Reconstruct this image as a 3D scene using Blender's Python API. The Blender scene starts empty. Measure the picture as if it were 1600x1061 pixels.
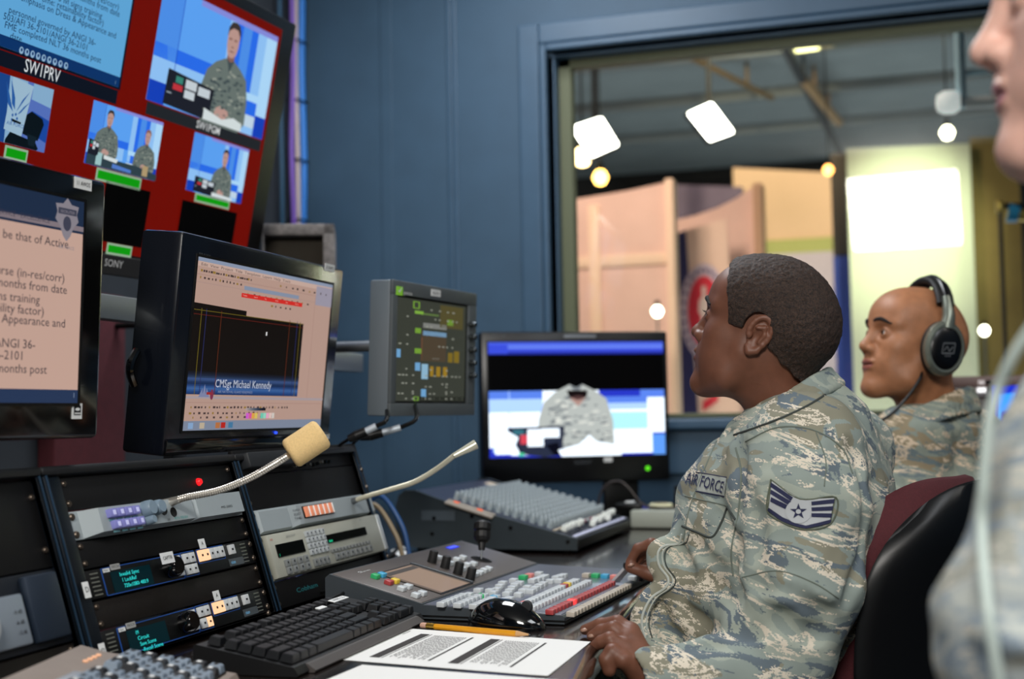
import bpy, bmesh, math, random
import numpy as np
from mathutils import Vector, Matrix, noise
from mathutils.bvhtree import BVHTree
from mathutils.geometry import tessellate_polygon
random.seed(7)
SC = bpy.context.scene
COL = SC.collection
R = math.radians

# ------------------------------------------------------------------ camera
F_PX, CX, CY = 2000.0, 800.0, 530.5            # 45 mm lens on a 36 mm sensor, 1600 x 1061 frame
HEAD, PITCH, ROLL = R(17.5), R(3.43), R(1.0)
CAM = Vector((0, 0, 1.04))
_f = Vector((-math.sin(HEAD)*math.cos(PITCH), math.cos(HEAD)*math.cos(PITCH), math.sin(PITCH)))
_x0 = Vector((math.cos(HEAD), math.sin(HEAD), 0)); _u0 = _x0.cross(_f)
CXv = _x0*math.cos(ROLL) - _u0*math.sin(ROLL); CUv = _u0*math.cos(ROLL) + _x0*math.sin(ROLL); CFv = _f
cam_d = bpy.data.cameras.new('camera'); cam = bpy.data.objects.new('camera', cam_d); COL.objects.link(cam)
m = Matrix((CXv, CUv, -CFv)).transposed().to_4x4(); m.translation = CAM
cam.matrix_world = m
cam_d.sensor_width = 36; cam_d.lens = 45; cam_d.clip_start = 0.05; cam_d.clip_end = 60
cam_d.dof.use_dof = True; cam_d.dof.focus_distance = 1.86; cam_d.dof.aperture_fstop = 3.2
SC.camera = cam
SC.view_settings.view_transform = 'Standard'; SC.view_settings.look = 'None'
SC.view_settings.gamma = 1.0; SC.view_settings.use_curve_mapping = False
SC.view_settings.exposure = 0.0
# ------------------------------------------------------------------ world and lights
w = bpy.data.worlds.new('world'); SC.world = w; w.use_nodes = True
w.node_tree.nodes['Background'].inputs[0].default_value = (0.35, 0.42, 0.55, 1)
w.node_tree.nodes['Background'].inputs[1].default_value = 0.05
def area(name, loc, target, sx, sy, power, color=(1, 1, 1), spread=180):
    l = bpy.data.lights.new(name, 'AREA'); l.shape = 'RECTANGLE'; l.size = sx; l.size_y = sy
    l.energy = power; l.color = color; l.spread = R(spread)
    o = bpy.data.objects.new(name, l); COL.objects.link(o); o.location = loc
    o.rotation_euler = (Vector(target)-Vector(loc)).to_track_quat('-Z', 'Y').to_euler()
    return o
def spot(name, loc, target, power, angle, color=(1, 1, 1), blend=0.5, r=0.05):
    l = bpy.data.lights.new(name, 'SPOT'); l.energy = power; l.color = color; l.spot_size = R(angle); l.spot_blend = blend
    l.shadow_soft_size = r
    o = bpy.data.objects.new(name, l); COL.objects.link(o); o.location = loc
    o.rotation_euler = (Vector(target)-Vector(loc)).to_track_quat('-Z', 'Y').to_euler()
    return o
area('ceiling_panel_lamp', (0.9, 1.0, 2.72), (0.9, 1.0, 0), 0.6, 1.2, 16, (0.93, 0.96, 1.0))
area('ceiling_panel_lamp', (-1.0, 2.8, 2.72), (-1.0, 2.8, 0), 0.6, 1.2, 34, (0.93, 0.96, 1.0))
area('ceiling_panel_lamp', (1.7, 2.2, 2.72), (1.7, 2.2, 0), 0.6, 1.2, 10, (1.0, 0.95, 0.88))
# camera flash bounced from the rear wall and ceiling
area('bounced_flash', (-0.04, -1.0, 2.37), (-0.4, 2.4, 0.9), 0.7, 0.5, 60, (1.0, 0.96, 0.9))
# studio lamps, then an added fill
area('studio_key', (-1.6, 4.6, 3.2), (-1.9, 7.0, 1.2), 0.6, 0.6, 72, (1.0, 0.78, 0.66))
spot('studio_spot_yellow', (-0.9, 6.6, 3.3), (-1.05, 9.0, 2.4), 300, 60, (1.0, 0.82, 0.55), 0.7)
spot('studio_spot_pale', (0.1, 5.6, 3.3), (-0.02, 7.6, 2.05), 480, 28, (1.0, 0.98, 0.74), 1.0)
area('studio_fill', (-0.5, 8.5, 0.4), (-0.5, 8.5, 3.5), 4, 5, 120, (0.85, 0.93, 1.0))  # added upward fill that brightens the studio ceiling, no fixture there

# ------------------------------------------------------------------ pixel helpers: a pixel of the photo -> a point on a plane of the room
def ray(px, py): return CXv*((px-CX)/F_PX) + CUv*((CY-py)/F_PX) + CFv
def at(px, py, d): return CAM + ray(px, py)*d
def on(ax, val, px, py):
    r = ray(px, py); i = 'xyz'.index(ax); return CAM + r*((val-CAM[i])/r[i])
def proj(p):
    v = Vector(p)-CAM; d = v.dot(CFv); return (CX+F_PX*v.dot(CXv)/d, CY-F_PX*v.dot(CUv)/d, d)
def panel_frame(origin, yaw, tilt):
    """local x to the right along the panel, z up along it, y into it; tilt > 0 leans the top away (face looks up)"""
    y = R(yaw); t = R(tilt)
    a = Vector((math.sin(y), math.cos(y), 0)); nh = Vector((math.cos(y), -math.sin(y), 0))
    n = nh*math.cos(t) + Vector((0, 0, math.sin(t))); up = -nh*math.sin(t) + Vector((0, 0, math.cos(t)))
    M = Matrix((a, -n, up)).transposed().to_4x4(); M.translation = Vector(origin); return M
def loc_on(M, px, py, off=0.0):
    """local (x, z) of the pixel on the plane local y = off of frame M"""
    Mi = M.inverted(); c = Mi @ CAM; r = Mi.to_3x3() @ ray(px, py)
    t = (off-c.y)/r.y; p = c + r*t; return p.x, p.z
# ------------------------------------------------------------------ materials
def lin(c):
    if isinstance(c, str):
        c = c.lstrip('#'); c = [int(c[i:i+2], 16)/255 for i in (0, 2, 4)]
    return tuple((v/12.92 if v <= 0.04045 else ((v+0.055)/1.055)**2.4) for v in c[:3]) + (1,)
MATS = {}
def mat(name, col, rough=0.5, metal=0.0, emit=0.0, spec=0.5, ecol=None, noise_amt=0.0, noise_scale=60, bump=0.0, bump_scale=300, coat=0.0):
    if name in MATS: return MATS[name]
    m = bpy.data.materials.new(name); m.use_nodes = True; MATS[name] = m
    nt = m.node_tree; b = nt.nodes['Principled BSDF']
    b.inputs['Base Color'].default_value = lin(col); b.inputs['Roughness'].default_value = rough
    b.inputs['Metallic'].default_value = metal; b.inputs['Specular IOR Level'].default_value = spec
    if coat: b.inputs['Coat Weight'].default_value = coat; b.inputs['Coat Roughness'].default_value = 0.08
    if emit:
        b.inputs['Emission Color'].default_value = lin(ecol or col); b.inputs['Emission Strength'].default_value = emit
    if noise_amt or bump:
        tc = nt.nodes.new('ShaderNodeTexCoord')
    if noise_amt:
        n = nt.nodes.new('ShaderNodeTexNoise'); n.inputs['Scale'].default_value = noise_scale; n.inputs['Detail'].default_value = 4
        nt.links.new(tc.outputs['Object'], n.inputs['Vector'])
        mx = nt.nodes.new('ShaderNodeMix'); mx.data_type = 'RGBA'; mx.blend_type = 'MULTIPLY'; mx.inputs[0].default_value = 1
        r = nt.nodes.new('ShaderNodeMapRange'); r.inputs[1].default_value = 0.3; r.inputs[2].default_value = 0.7
        r.inputs[3].default_value = 1-noise_amt; r.inputs[4].default_value = 1+noise_amt
        nt.links.new(n.outputs[0], r.inputs[0]); mx.inputs[6].default_value = lin(col)
        nt.links.new(r.outputs[0], mx.inputs[7]); nt.links.new(mx.outputs[2], b.inputs['Base Color'])
    if bump:
        n2 = nt.nodes.new('ShaderNodeTexNoise'); n2.inputs['Scale'].default_value = bump_scale; n2.inputs['Detail'].default_value = 3
        nt.links.new(tc.outputs['Object'], n2.inputs['Vector'])
        bp = nt.nodes.new('ShaderNodeBump'); bp.inputs['Strength'].default_value = bump; bp.inputs['Distance'].default_value = 0.002
        nt.links.new(n2.outputs[0], bp.inputs['Height']); nt.links.new(bp.outputs[0], b.inputs['Normal'])
    return m
def glow(name, col, s=1.0):
    """a lit patch of a display: black body, emits its picture colour"""
    if name in MATS: return MATS[name]
    m = mat(name, '#020202', 0.3, emit=s, ecol=col, spec=0.12); return m
def G(col, s=0.8): return glow('lit_%s_%d' % (col.lstrip('#'), int(s*100)), col, s)
# ------------------------------------------------------------------ mesh builder
class MB:
    def __init__(self): self.v = []; self.f = []; self.mi = []; self.mats = []; self.M = Matrix()
    def _m(self, m):
        if m is None: m = MATS['black_plastic']
        if m not in self.mats: self.mats.append(m)
        return self.mats.index(m)
    def add(self, vs, fs, m=None, M=None):
        o = len(self.v); T = self.M @ M if M is not None else self.M
        self.v += [tuple(T @ Vector(p)) for p in vs]; k = self._m(m)
        self.f += [tuple(i+o for i in f) for f in fs]; self.mi += [k]*len(fs); return self
    def box(self, c, s, m=None, bev=0.0, M=None, seg=2):
        bm = bmesh.new(); bmesh.ops.create_cube(bm, size=1)
        for q in bm.verts: q.co = Vector((q.co.x*s[0]+c[0], q.co.y*s[1]+c[1], q.co.z*s[2]+c[2]))
        if bev: bmesh.ops.bevel(bm, geom=bm.edges[:], offset=min(bev, min(s)*0.49), segments=seg, affect='EDGES', profile=0.5)
        return self.bm(bm, m, M)
    def bm(self, bm, m=None, M=None):
        bm.verts.index_update(); vs = [q.co.copy() for q in bm.verts]; fs = [[q.index for q in f.verts] for f in bm.faces]; bm.free()
        return self.add(vs, fs, m, M)
    def bb(self, x0, x1, y0, y1, z0, z1, m=None, bev=0.0):
        return self.box(((x0+x1)/2, (y0+y1)/2, (z0+z1)/2), (abs(x1-x0), abs(y1-y0), abs(z1-z0)), m, bev)
    def cyl(self, p0, p1, r0, r1=None, m=None, n=16, bev=0.0):
        r1 = r0 if r1 is None else r1
        p0 = Vector(p0); p1 = Vector(p1); d = p1-p0; L = d.length
        q = d.to_track_quat('Z', 'Y').to_matrix().to_4x4(); q.translation = p0
        prof = [(0, 0), (r0-bev, 0), (r0, bev), (r1, L-bev), (r1-bev, L), (0, L)] if bev else [(0, 0), (r0, 0), (r1, L), (0, L)]
        return self.lathe(prof, m, q, n)
    def lathe(self, prof, m=None, M=None, n=24, close=False):
        vs = []; fs = []; idx = []
        for r, z in prof:
            if r < 1e-7: idx.append([len(vs)]); vs.append((0, 0, z))
            else:
                idx.append(list(range(len(vs), len(vs)+n)))
                vs += [(r*math.cos(2*math.pi*i/n), r*math.sin(2*math.pi*i/n), z) for i in range(n)]
        pairs = list(zip(idx, idx[1:])) + ([(idx[-1], idx[0])] if close else [])
        for a, b in pairs:
            for i in range(n):
                j = (i+1) % n
                if len(a) == 1 and len(b) == 1: continue
                if len(a) == 1: fs.append((a[0], b[j], b[i]))
                elif len(b) == 1: fs.append((a[i], a[j], b[0]))
                else: fs.append((a[i], a[j], b[j], b[i]))
        return self.add(vs, fs, m, M)
    def tube(self, pts, r, m=None, n=8, caps=True):
        pts = [Vector(p) for p in pts]; N = len(pts)
        rs = r if hasattr(r, '__len__') else [r]*N
        vs = []; fs = []; up = None
        for i, p in enumerate(pts):
            t = (pts[min(i+1, N-1)]-pts[max(i-1, 0)]).normalized()
            if up is None: up = t.orthogonal().normalized()
            up = (up - t*up.dot(t)).normalized(); s = t.cross(up)
            vs += [p + (up*math.cos(2*math.pi*k/n)+s*math.sin(2*math.pi*k/n))*rs[i] for k in range(n)]
        for i in range(N-1):
            for k in range(n):
                j = (k+1) % n; fs.append((i*n+k, i*n+j, (i+1)*n+j, (i+1)*n+k))
        if caps: fs.append(tuple(range(n-1, -1, -1))); fs.append(tuple(range((N-1)*n, N*n)))
        return self.add(vs, fs, m)
    def prism(self, poly, y0, y1, m=None, M=None):
        """poly in local (x, z), extruded along local y"""
        n = len(poly); vs = [(x, y0, z) for x, z in poly] + [(x, y1, z) for x, z in poly]
        tri = tessellate_polygon([[Vector((x, z, 0)) for x, z in poly]])
        ar = sum(poly[i][0]*poly[(i+1) % n][1]-poly[(i+1) % n][0]*poly[i][1] for i in range(n))
        fs = []
        for t in tri:
            a, b, c = [poly[i] for i in t]
            s = (b[0]-a[0])*(c[1]-a[1])-(c[0]-a[0])*(b[1]-a[1])
            t = tuple(t) if s > 0 else tuple(reversed(t))
            fs.append(t); fs.append(tuple(i+n for i in reversed(t)))
        for i in range(n):
            j = (i+1) % n; q = (i, i+n, j+n, j); fs.append(q if ar > 0 else tuple(reversed(q)))
        return self.add(vs, fs, m, M)
    def flat(self, poly, y, m=None, M=None):
        vs = [(x, y, z) for x, z in poly]
        tri = tessellate_polygon([[Vector((x, z, 0)) for x, z in poly]]); fs = []
        for t in tri:
            a, b, c = [poly[i] for i in t]
            s = (b[0]-a[0])*(c[1]-a[1])-(c[0]-a[0])*(b[1]-a[1]); fs.append(tuple(t) if s > 0 else tuple(reversed(t)))
        return self.add(vs, fs, m, M)
    def rect(self, x0, x1, z0, z1, y, m=None): return self.flat([(x0, z0), (x1, z0), (x1, z1), (x0, z1)], y, m)
    def ell(self, cx, cz, rx, rz, y, m=None, n=24, rot=0.0):
        c, s = math.cos(rot), math.sin(rot)
        pts = [(rx*math.cos(2*math.pi*i/n), rz*math.sin(2*math.pi*i/n)) for i in range(n)]
        return self.flat([(cx+c*a-s*b, cz+s*a+c*b) for a, b in pts], y, m)
    def text(self, s, x, z, h, y, m=None, width=None, align='L', bold=0.0):
        vs, fs, W = text_mesh(s, bold)
        if not vs: return self
        k = h; kx = (width/W) if (width and W) else h
        ox = x if align == 'L' else (x-W*kx/2 if align == 'C' else x-W*kx)
        return self.add([(ox+a*kx, y, z+b*k) for a, b in vs], fs, m)
    def build(self, name, parent=None, smooth=True, ang=35, link=True):
        me = bpy.data.meshes.new(name); me.from_pydata(self.v, [], self.f)
        for mm in self.mats: me.materials.append(mm)
        if self.mi: me.polygons.foreach_set('material_index', self.mi)
        me.update()
        if smooth:
            me.polygons.foreach_set('use_smooth', [True]*len(me.polygons))
            me.set_sharp_from_angle(angle=R(ang))
        o = bpy.data.objects.new(name, me); COL.objects.link(o)
        if parent is not None: o.parent = parent
        return o
_tc = {}
def text_mesh(s, bold=0.0):
    if (s, bold) in _tc: return _tc[(s, bold)]
    cu = bpy.data.curves.new('t', 'FONT'); cu.body = s; cu.size = 1.0; cu.resolution_u = 2; cu.offset = bold
    ob = bpy.data.objects.new('t', cu); COL.objects.link(ob)
    bpy.context.view_layer.update()
    dg = bpy.context.evaluated_depsgraph_get(); me = bpy.data.meshes.new_from_object(ob.evaluated_get(dg))
    vs = [(v.co.x/0.7, v.co.y/0.7) for v in me.vertices]; fs = [tuple(p.vertices) for p in me.polygons]
    W = max([a for a, b in vs], default=0)
    # keep faces turned to -y (towards the reader)
    out = []
    for f in fs:
        a, b, c = vs[f[0]], vs[f[1]], vs[f[2]]
        sgn = (b[0]-a[0])*(c[1]-a[1])-(c[0]-a[0])*(b[1]-a[1]); out.append(f if sgn > 0 else tuple(reversed(f)))
    bpy.data.objects.remove(ob); bpy.data.curves.remove(cu); bpy.data.meshes.remove(me)
    _tc[(s, bold)] = (vs, out, W); return _tc[(s, bold)]
# ------------------------------------------------------------------ things
def tag(o, label, cat, group=None, kind=None):
    if label: o['label'] = label
    if cat: o['category'] = cat
    if group: o['group'] = group
    if kind: o['kind'] = kind
    return o
def thing(name, label, cat, M=None, group=None):
    o = bpy.data.objects.new(name, None); COL.objects.link(o); o.empty_display_size = 0.05
    if M is not None: o.matrix_world = M if isinstance(M, Matrix) else Matrix.Translation(Vector(M))
    return tag(o, label, cat, group)
def struct(o): o['kind'] = 'structure'; return o
def copy_part(o, parent, loc=None):
    c = o.copy(); COL.objects.link(c); c.parent = parent
    if loc is not None: c.location = loc
    return c
def dup(root, M, label=None, group=None):
    r = root.copy(); COL.objects.link(r); r.matrix_world = M
    if label: r['label'] = label
    if group: r['group'] = group
    for ch in list(root.children):
        c = copy_part(ch, r)
        for g in list(ch.children): copy_part(g, c)
    return r
def T(x, y, z): return Matrix.Translation((x, y, z))
def bez(pts, n=8):
    """Catmull-Rom through the points"""
    P = [Vector(p) for p in pts]; P = [2*P[0]-P[1]] + P + [2*P[-1]-P[-2]]; out = []
    for i in range(1, len(P)-2):
        for k in range(n):
            t = k/n; a, b, c, d = P[i-1:i+3]
            out.append(0.5*((2*b)+(c-a)*t+(2*a-5*b+4*c-d)*t*t+(3*b-a-3*c+d)*t**3))
    out.append(P[-2]); return out
# ------------------------------------------------------------------ common materials
BLK = mat('black_plastic', '#08090a', 0.4, spec=.35)
BLKG = mat('black_gloss', '#060607', 0.12, coat=0.5)
BLKM = mat('black_matte', '#080808', 0.75, spec=.3)
DARK = mat('dark_metal', '#15181c', 0.45, noise_amt=0.15, noise_scale=120)
STEEL = mat('bright_steel', '#c9c9c4', 0.25, 1.0)
DULL = mat('dull_aluminium', '#85898c', 0.45, 0.7)
WHITE = mat('white_label', '#e9ebea', 0.6)
SCREW = mat('screw_metal', '#6d6258', 0.35, 0.9)
INK = mat('ink', '#16161a', 0.7)

# ================================================================== THE SETTING
WY, LX = 3.9, -1.96                     # back wall with the window, left wall
PAINT = mat('blue_wall_paint', '#37536a', 0.6, noise_amt=0.06, noise_scale=9, bump=0.05, bump_scale=220)
TRIMP = mat('blue_trim_paint', '#3b576f', 0.45, noise_amt=0.05, noise_scale=14)
CARPET = mat('charcoal_carpet', '#1d1e22', 0.95, noise_amt=0.3, noise_scale=200)
CEIL = mat('ceiling_tile', '#a9abab', 0.9, noise_amt=0.06, noise_scale=90)
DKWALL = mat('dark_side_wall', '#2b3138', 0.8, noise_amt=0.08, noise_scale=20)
gl = on('y', WY, 868, 300).x; gt = on('y', WY, 868, 87).z; gb = on('y', WY, 1100, 653).z; gr = 1.35
ot = on('y', WY, 816, 42).z; ol = on('y', WY, 816, 300).x
b = MB()
for x0, x1, z0, z1 in ((LX-0.12, gl, 0, 2.75), (gl, gr, 0, gb), (gl, gr, gt, 2.75), (gr, 2.4, 0, 2.75)):
    b.bb(x0, x1, WY, WY+0.12, z0, z1, PAINT)
struct(b.build('wall_back', smooth=False))
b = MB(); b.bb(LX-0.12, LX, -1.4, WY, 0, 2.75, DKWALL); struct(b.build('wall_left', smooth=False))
b = MB(); b.bb(2.4, 2.52, -1.4, WY+0.12, 0, 2.75, PAINT); struct(b.build('wall_right', smooth=False))
b = MB(); b.bb(LX-0.12, 2.52, -1.52, -1.4, 0, 2.75, PAINT); struct(b.build('wall_rear', smooth=False))
b = MB(); b.bb(LX-0.12, 2.52, -1.52, WY+0.12, -0.05, 0, CARPET); struct(b.build('floor', smooth=False))
b = MB(); b.bb(LX-0.12, 2.52, -1.52, WY+0.12, 2.75, 2.8, CEIL); struct(b.build('ceiling', smooth=False))
# panel joint strips of the wall
sx = on('y', WY, 709, 300).x
b = MB(); b.bb(sx-0.016, sx, WY-0.008, WY, 0.1, 2.75, TRIMP, 0.003); b.bb(sx+0.002, sx+0.018, WY-0.008, WY, 0.1, 2.75, TRIMP, 0.003)
struct(b.build('trim_1', smooth=False))
sx = on('y', WY, 606, 300).x
b = MB(); b.bb(sx-0.02, sx+0.02, WY-0.005, WY, 0.1, 2.75, PAINT, 0.002); struct(b.build('trim_2', smooth=False))
b = MB(); b.bb(LX, 2.4, WY-0.014, WY, 0, 0.1, BLKM, 0.004); struct(b.build('baseboard_back', smooth=False))
# window casing: raised outer board, inner bead, stop
win = MB()
dx = gl-ol; dt = ot-gt; gap = 0.03
def ring(bx, y0, y1, l, t, bm_, wd, m, bev=0.004):
    bx.bb(l, l+wd, y0, y1, bm_, t, m, bev); bx.bb(l+wd, gr, y0, y1, t-wd, t, m, bev)
win.bb(ol, ol+dx*0.62, WY-0.022, WY, gb-0.12, ot, TRIMP, 0.006); win.bb(ol+dx*0.62, gr+0.1, WY-0.022, WY, ot-dx*0.62, ot, TRIMP, 0.006)
win.bb(ol+dx*0.66, ol+dx*0.86, WY-0.034, WY, gb, ot-dx*0.66, TRIMP, 0.006); win.bb(ol+dx*0.86, gr, WY-0.034, WY, ot-dx*0.86, ot-dx*0.66, TRIMP, 0.006)
win.bb(gl-0.02, gl+0.005, WY, WY+0.12, gb, gt, TRIMP, 0.003); win.bb(gl, gr, WY, WY+0.12, gt-0.004, gt+0.02, TRIMP, 0.003)
win.bb(gr-0.02, gr+0.1, WY-0.03, WY+0.12, gb-0.1, ot, TRIMP, 0.004)
window = struct(win.build('window_1', smooth=False))
b = MB(); b.bb(ol, gr+0.1, WY-0.05, WY+0.12, gb-0.035, gb, TRIMP, 0.008); b.bb(ol+0.03, gr+0.1, WY-0.018, WY, gb-0.17, gb-0.035, TRIMP, 0.005)
b.build('window_sill', window, smooth=False)
gm = bpy.data.materials.new('pane_glass'); gm.use_nodes = True; nt = gm.node_tree; nt.nodes.clear()
o_ = nt.nodes.new('ShaderNodeOutputMaterial'); mx = nt.nodes.new('ShaderNodeMixShader'); tr = nt.nodes.new('ShaderNodeBsdfTransparent'); gs = nt.nodes.new('ShaderNodeBsdfGlossy')
fr = nt.nodes.new('ShaderNodeFresnel'); fr.inputs[0].default_value = 1.5; gs.inputs['Roughness'].default_value = 0.02; tr.inputs[0].default_value = (0.93, 0.97, 0.95, 1)
nt.links.new(fr.outputs[0], mx.inputs[0]); nt.links.new(tr.outputs[0], mx.inputs[1]); nt.links.new(gs.outputs[0], mx.inputs[2]); nt.links.new(mx.outputs[0], o_.inputs[0])
MATS['pane_glass'] = gm
OLIVE = mat('olive_rubber_seal', '#5d6248', 0.6)
b = MB(); y = WY+0.07
b.bb(gl, gr, y, y+0.01, gb, gt, gm); pane = b.build('window_pane', window, smooth=False)
b = MB(); b.bb(gl, gl+0.045, y-0.02, y+0.03, gb, gt, OLIVE, 0.004); b.bb(gl, gr, y-0.02, y+0.03, gt-0.03, gt, OLIVE, 0.004); b.bb(gl, gr, y-0.02, y+0.03, gb, gb+0.015, OLIVE, 0.004)
b.build('glazing_bead', window, smooth=False)
# ceiling luminaires of the control room (outside the view): frames around the area lamps
for i, (x, y) in enumerate(((0.9, 1.0), (-1.0, 2.8), (1.7, 2.2))):
    b = MB(); fm = mat('lamp_frame', '#d8dad8', 0.5)
    for x0, x1, y0, y1 in ((x-0.33, x-0.3, y-0.63, y+0.63), (x+0.3, x+0.33, y-0.63, y+0.63), (x-0.3, x+0.3, y-0.63, y-0.6), (x-0.3, x+0.3, y+0.6, y+0.63)):
        b.bb(x0, x1, y0, y1, 2.73, 2.75, fm)
    tag(b.build('ceiling_light', smooth=False), 'white framed ceiling panel light above the control desk', 'light', 'ceiling panel lights')

# ------------------------------------------------------------------ the studio beyond the window
SG = mat('studio_ceiling_grey', '#8a9192', 0.85, noise_amt=0.1, noise_scale=2.5)
SD = mat('studio_dark_wall', '#14110f', 0.9)
b = MB(); b.bb(-7, 5, WY+0.12, 13, -0.05, 0, mat('studio_floor', '#4b463f', 0.5)); struct(b.build('floor_studio', smooth=False))
b = MB(); b.bb(-7, 5, WY+0.12, 13, 3.5, 3.55, SG); struct(b.build('ceiling_studio', smooth=False))
b = MB(); b.bb(-7, 5, 12.8, 12.9, 0, 3.5, SD); struct(b.build('wall_studio_back', smooth=False))
b = MB(); b.bb(-7.1, -7, WY+0.12, 13, 0, 3.5, SD); struct(b.build('wall_studio_left', smooth=False))
b = MB(); b.bb(5, 5.1, WY+0.12, 13, 0, 3.5, mat('studio_brown_wall', '#6b5a33', 0.85)); struct(b.build('wall_studio_right', smooth=False))
BEAM = mat('ceiling_beam_grey', '#7b8182', 0.8)
for k, yb in enumerate((5.0, 6.2, 7.4, 8.6, 9.8, 11.0)):
    b = MB(); b.bb(-6.9, 4.9, yb-0.06, yb+0.06, 3.42, 3.5, BEAM, 0.01)
    o = b.build('trim_%d' % (k+3), smooth=False); struct(o)
# lighting pipe rails under the ceiling
for k, (p, q, r, c) in enumerate((((1230, 80), (1345, 300), 0.03, '#3a3f42'), ((1090, 95), (1180, 140), 0.02, '#6f5a3a'), ((1268, 140), (1300, 178), 0.035, '#b08c62'))):
    b = MB(); P0 = on('z', 3.3, *p); P1 = on('z', 3.3, *q)
    d = (P1-P0).normalized(); b.cyl(P0-d*0.3, P1+d*0.3, r, m=mat('pipe_%d' % k, c, 0.6)); 
    for s in (0.15, 0.85):
        s0 = P0.lerp(P1, s); b.cyl(s0, (s0.x, s0.y, 3.5), 0.012, m=mat('pipe_%d' % k, c, 0.6))
    tag(b.build('ceiling_pipe'), ['long dark grey lighting pipe slanting under the studio ceiling', 'thin brownish pipe under the studio ceiling beside the tilted white light panel', 'short tan pipe under the studio ceiling above the yellow backdrop'][k], 'pipe')
PEACH = mat('peach_fabric', '#e6bfb0', 0.9, noise_amt=0.05, noise_scale=6)
PEACH2 = mat('peach_frame_edge', '#f0cdb2', 0.7)
def standing(name, label, cat, px, Y, m, th=0.05, zb=0.0):
    """an upright board: its top outline from pixels, standing on the studio floor"""
    top = [on('y', Y, *p) for p in px]
    poly = [(p.x, p.z) for p in top]
    base = thing(name, label, cat, T((poly[0][0]+poly[-1][0])/2, Y, zb))
    x0 = base.location.x
    pl = [(poly[-1][0]-x0, 0.0), ] + [(x-x0, z-zb) for x, z in reversed(poly)] + [(poly[0][0]-x0, 0.0)]
    pl = pl[::-1]
    b = MB(); b.prism([(x, z) for x, z in pl][::-1] if False else pl, 0, th, m); o = b.build('panel', base, smooth=False)
    return base, x0
base, x0 = standing('set_wall', 'tall peach fabric set wall at left behind the window glass', 'set wall', [(820, 322), (900, 311), (980, 298), (1050, 283)], 6.4, PEACH)
e0 = on('y', 6.4, 1050, 283); e1 = on('y', 6.4, 1040, 283)
b = MB(); b.bb(e1.x-x0, e0.x-x0+0.01, -0.03, 0.08, 0, e0.z+0.01, PEACH2, 0.006); b.build('edge_post', base)
zz = on('y', 6.4, 960, 408).z; xl = on('y', 6.4, 930, 408).x-x0
b = MB(); b.bb(-1.0, e1.x-x0, -0.012, 0, zz-0.03, zz+0.03, PEACH2, 0.004); b.bb(xl-0.03, xl+0.03, -0.016, -0.002, 0, on('y', 6.4, 930, 306).z-0.05, PEACH2, 0.004); b.build('frame_batten', base)
base, x0 = standing('set_wall', 'curved peach set wall with a scooped top edge behind the round emblem banner', 'set wall', [(1030, 352), (1050, 345), (1085, 337), (1120, 325), (1150, 310), (1183, 288)], 7.0, PEACH)
e = on('y', 7.0, 1183, 288); b = MB(); b.bb(e.x-x0-0.02, e.x-x0+0.03, -0.05, 0.1, 0, e.z, mat('tan_edge', '#c39a7c', 0.8), 0.006); b.build('edge_post', base)
PURP = mat('purple_drape', '#564a5c', 0.9, noise_amt=0.1, noise_scale=5)
base, x0 = standing('stage_drape', 'dark purple drape between the two peach set walls', 'drape', [(1040, 288), (1160, 292)], 8.4, PURP)
# banner with the oval emblem
Yb = 6.75
p0 = on('y', Yb, 1062, 362); p1 = on('y', Yb, 1134, 342); 
base = thing('stand_banner', 'white banner with a navy stripe and red oval emblem in front of curved set wall', 'banner', T(p0.x, Yb, 0))
b = MB(); W = p1.x-p0.x; CREAM = mat('banner_cream', '#ecc9b4', 0.8); NAVY = mat('banner_navy', '#2d2c5c', 0.8); RED = mat('banner_red', '#d8263a', 0.7)
b.prism([(0, 0.0), (W*1.4, 0.0), (W, p1.z), (0, p0.z)], 0, 0.012, CREAM); b.build('cloth', base, smooth=False)
MB_ = Matrix.Translation((p0.x, Yb, 0))
def L2(px, py, off=0.0): return loc_on(MB_, px, py, off)
b = MB(); b.flat([L2(1062, 364), L2(1095, 640)[0:1]+(0.06,), L2(1078, 500), L2(1073, 360)][:0] or [L2(1059, 364), (L2(1062, 640)[0], 0.1), (L2(1104, 640)[0], 0.1), L2(1082, 520), L2(1072, 360)], -0.002, NAVY)
cx, cz = L2(1101, 487); rx = abs(L2(1143, 487)[0]-cx)*0.92; rz = abs(L2(1101, 415)[1]-cz)
b.ell(cx, cz, rx, rz*1.05, -0.004, mat('emblem_ring', '#cdb9c6', 0.8), 40)
for k in range(26):
    a = k*2*math.pi/26; b.ell(cx+rx*0.86*math.cos(a), cz+rz*0.9*math.sin(a), rx*0.07, rz*0.05, -0.006, NAVY, 8)
b.ell(cx, cz, rx*0.68, rz*0.78, -0.008, RED, 36)
fig = [(-.2, -.6), (.2, -.6), (.16, -.1), (.3, .1), (.22, .3), (.1, .32), (.12, .55), (-.1, .55), (-.1, .32), (-.25, .25), (-.3, 0), (-.16, -.1)]
b.flat([(cx+x*rx*0.8, cz+z*rz) for x, z in fig], -0.01, mat('emblem_white', '#e6cfc6', 0.8))
s0 = L2(1098, 628); s1 = L2(1122, 612)
b.flat([s0, (s0[0], s0[1]-0.05), (s1[0], s1[1]-0.05), s1], -0.006, RED); b.build('emblem', base, smooth=False)
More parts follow.
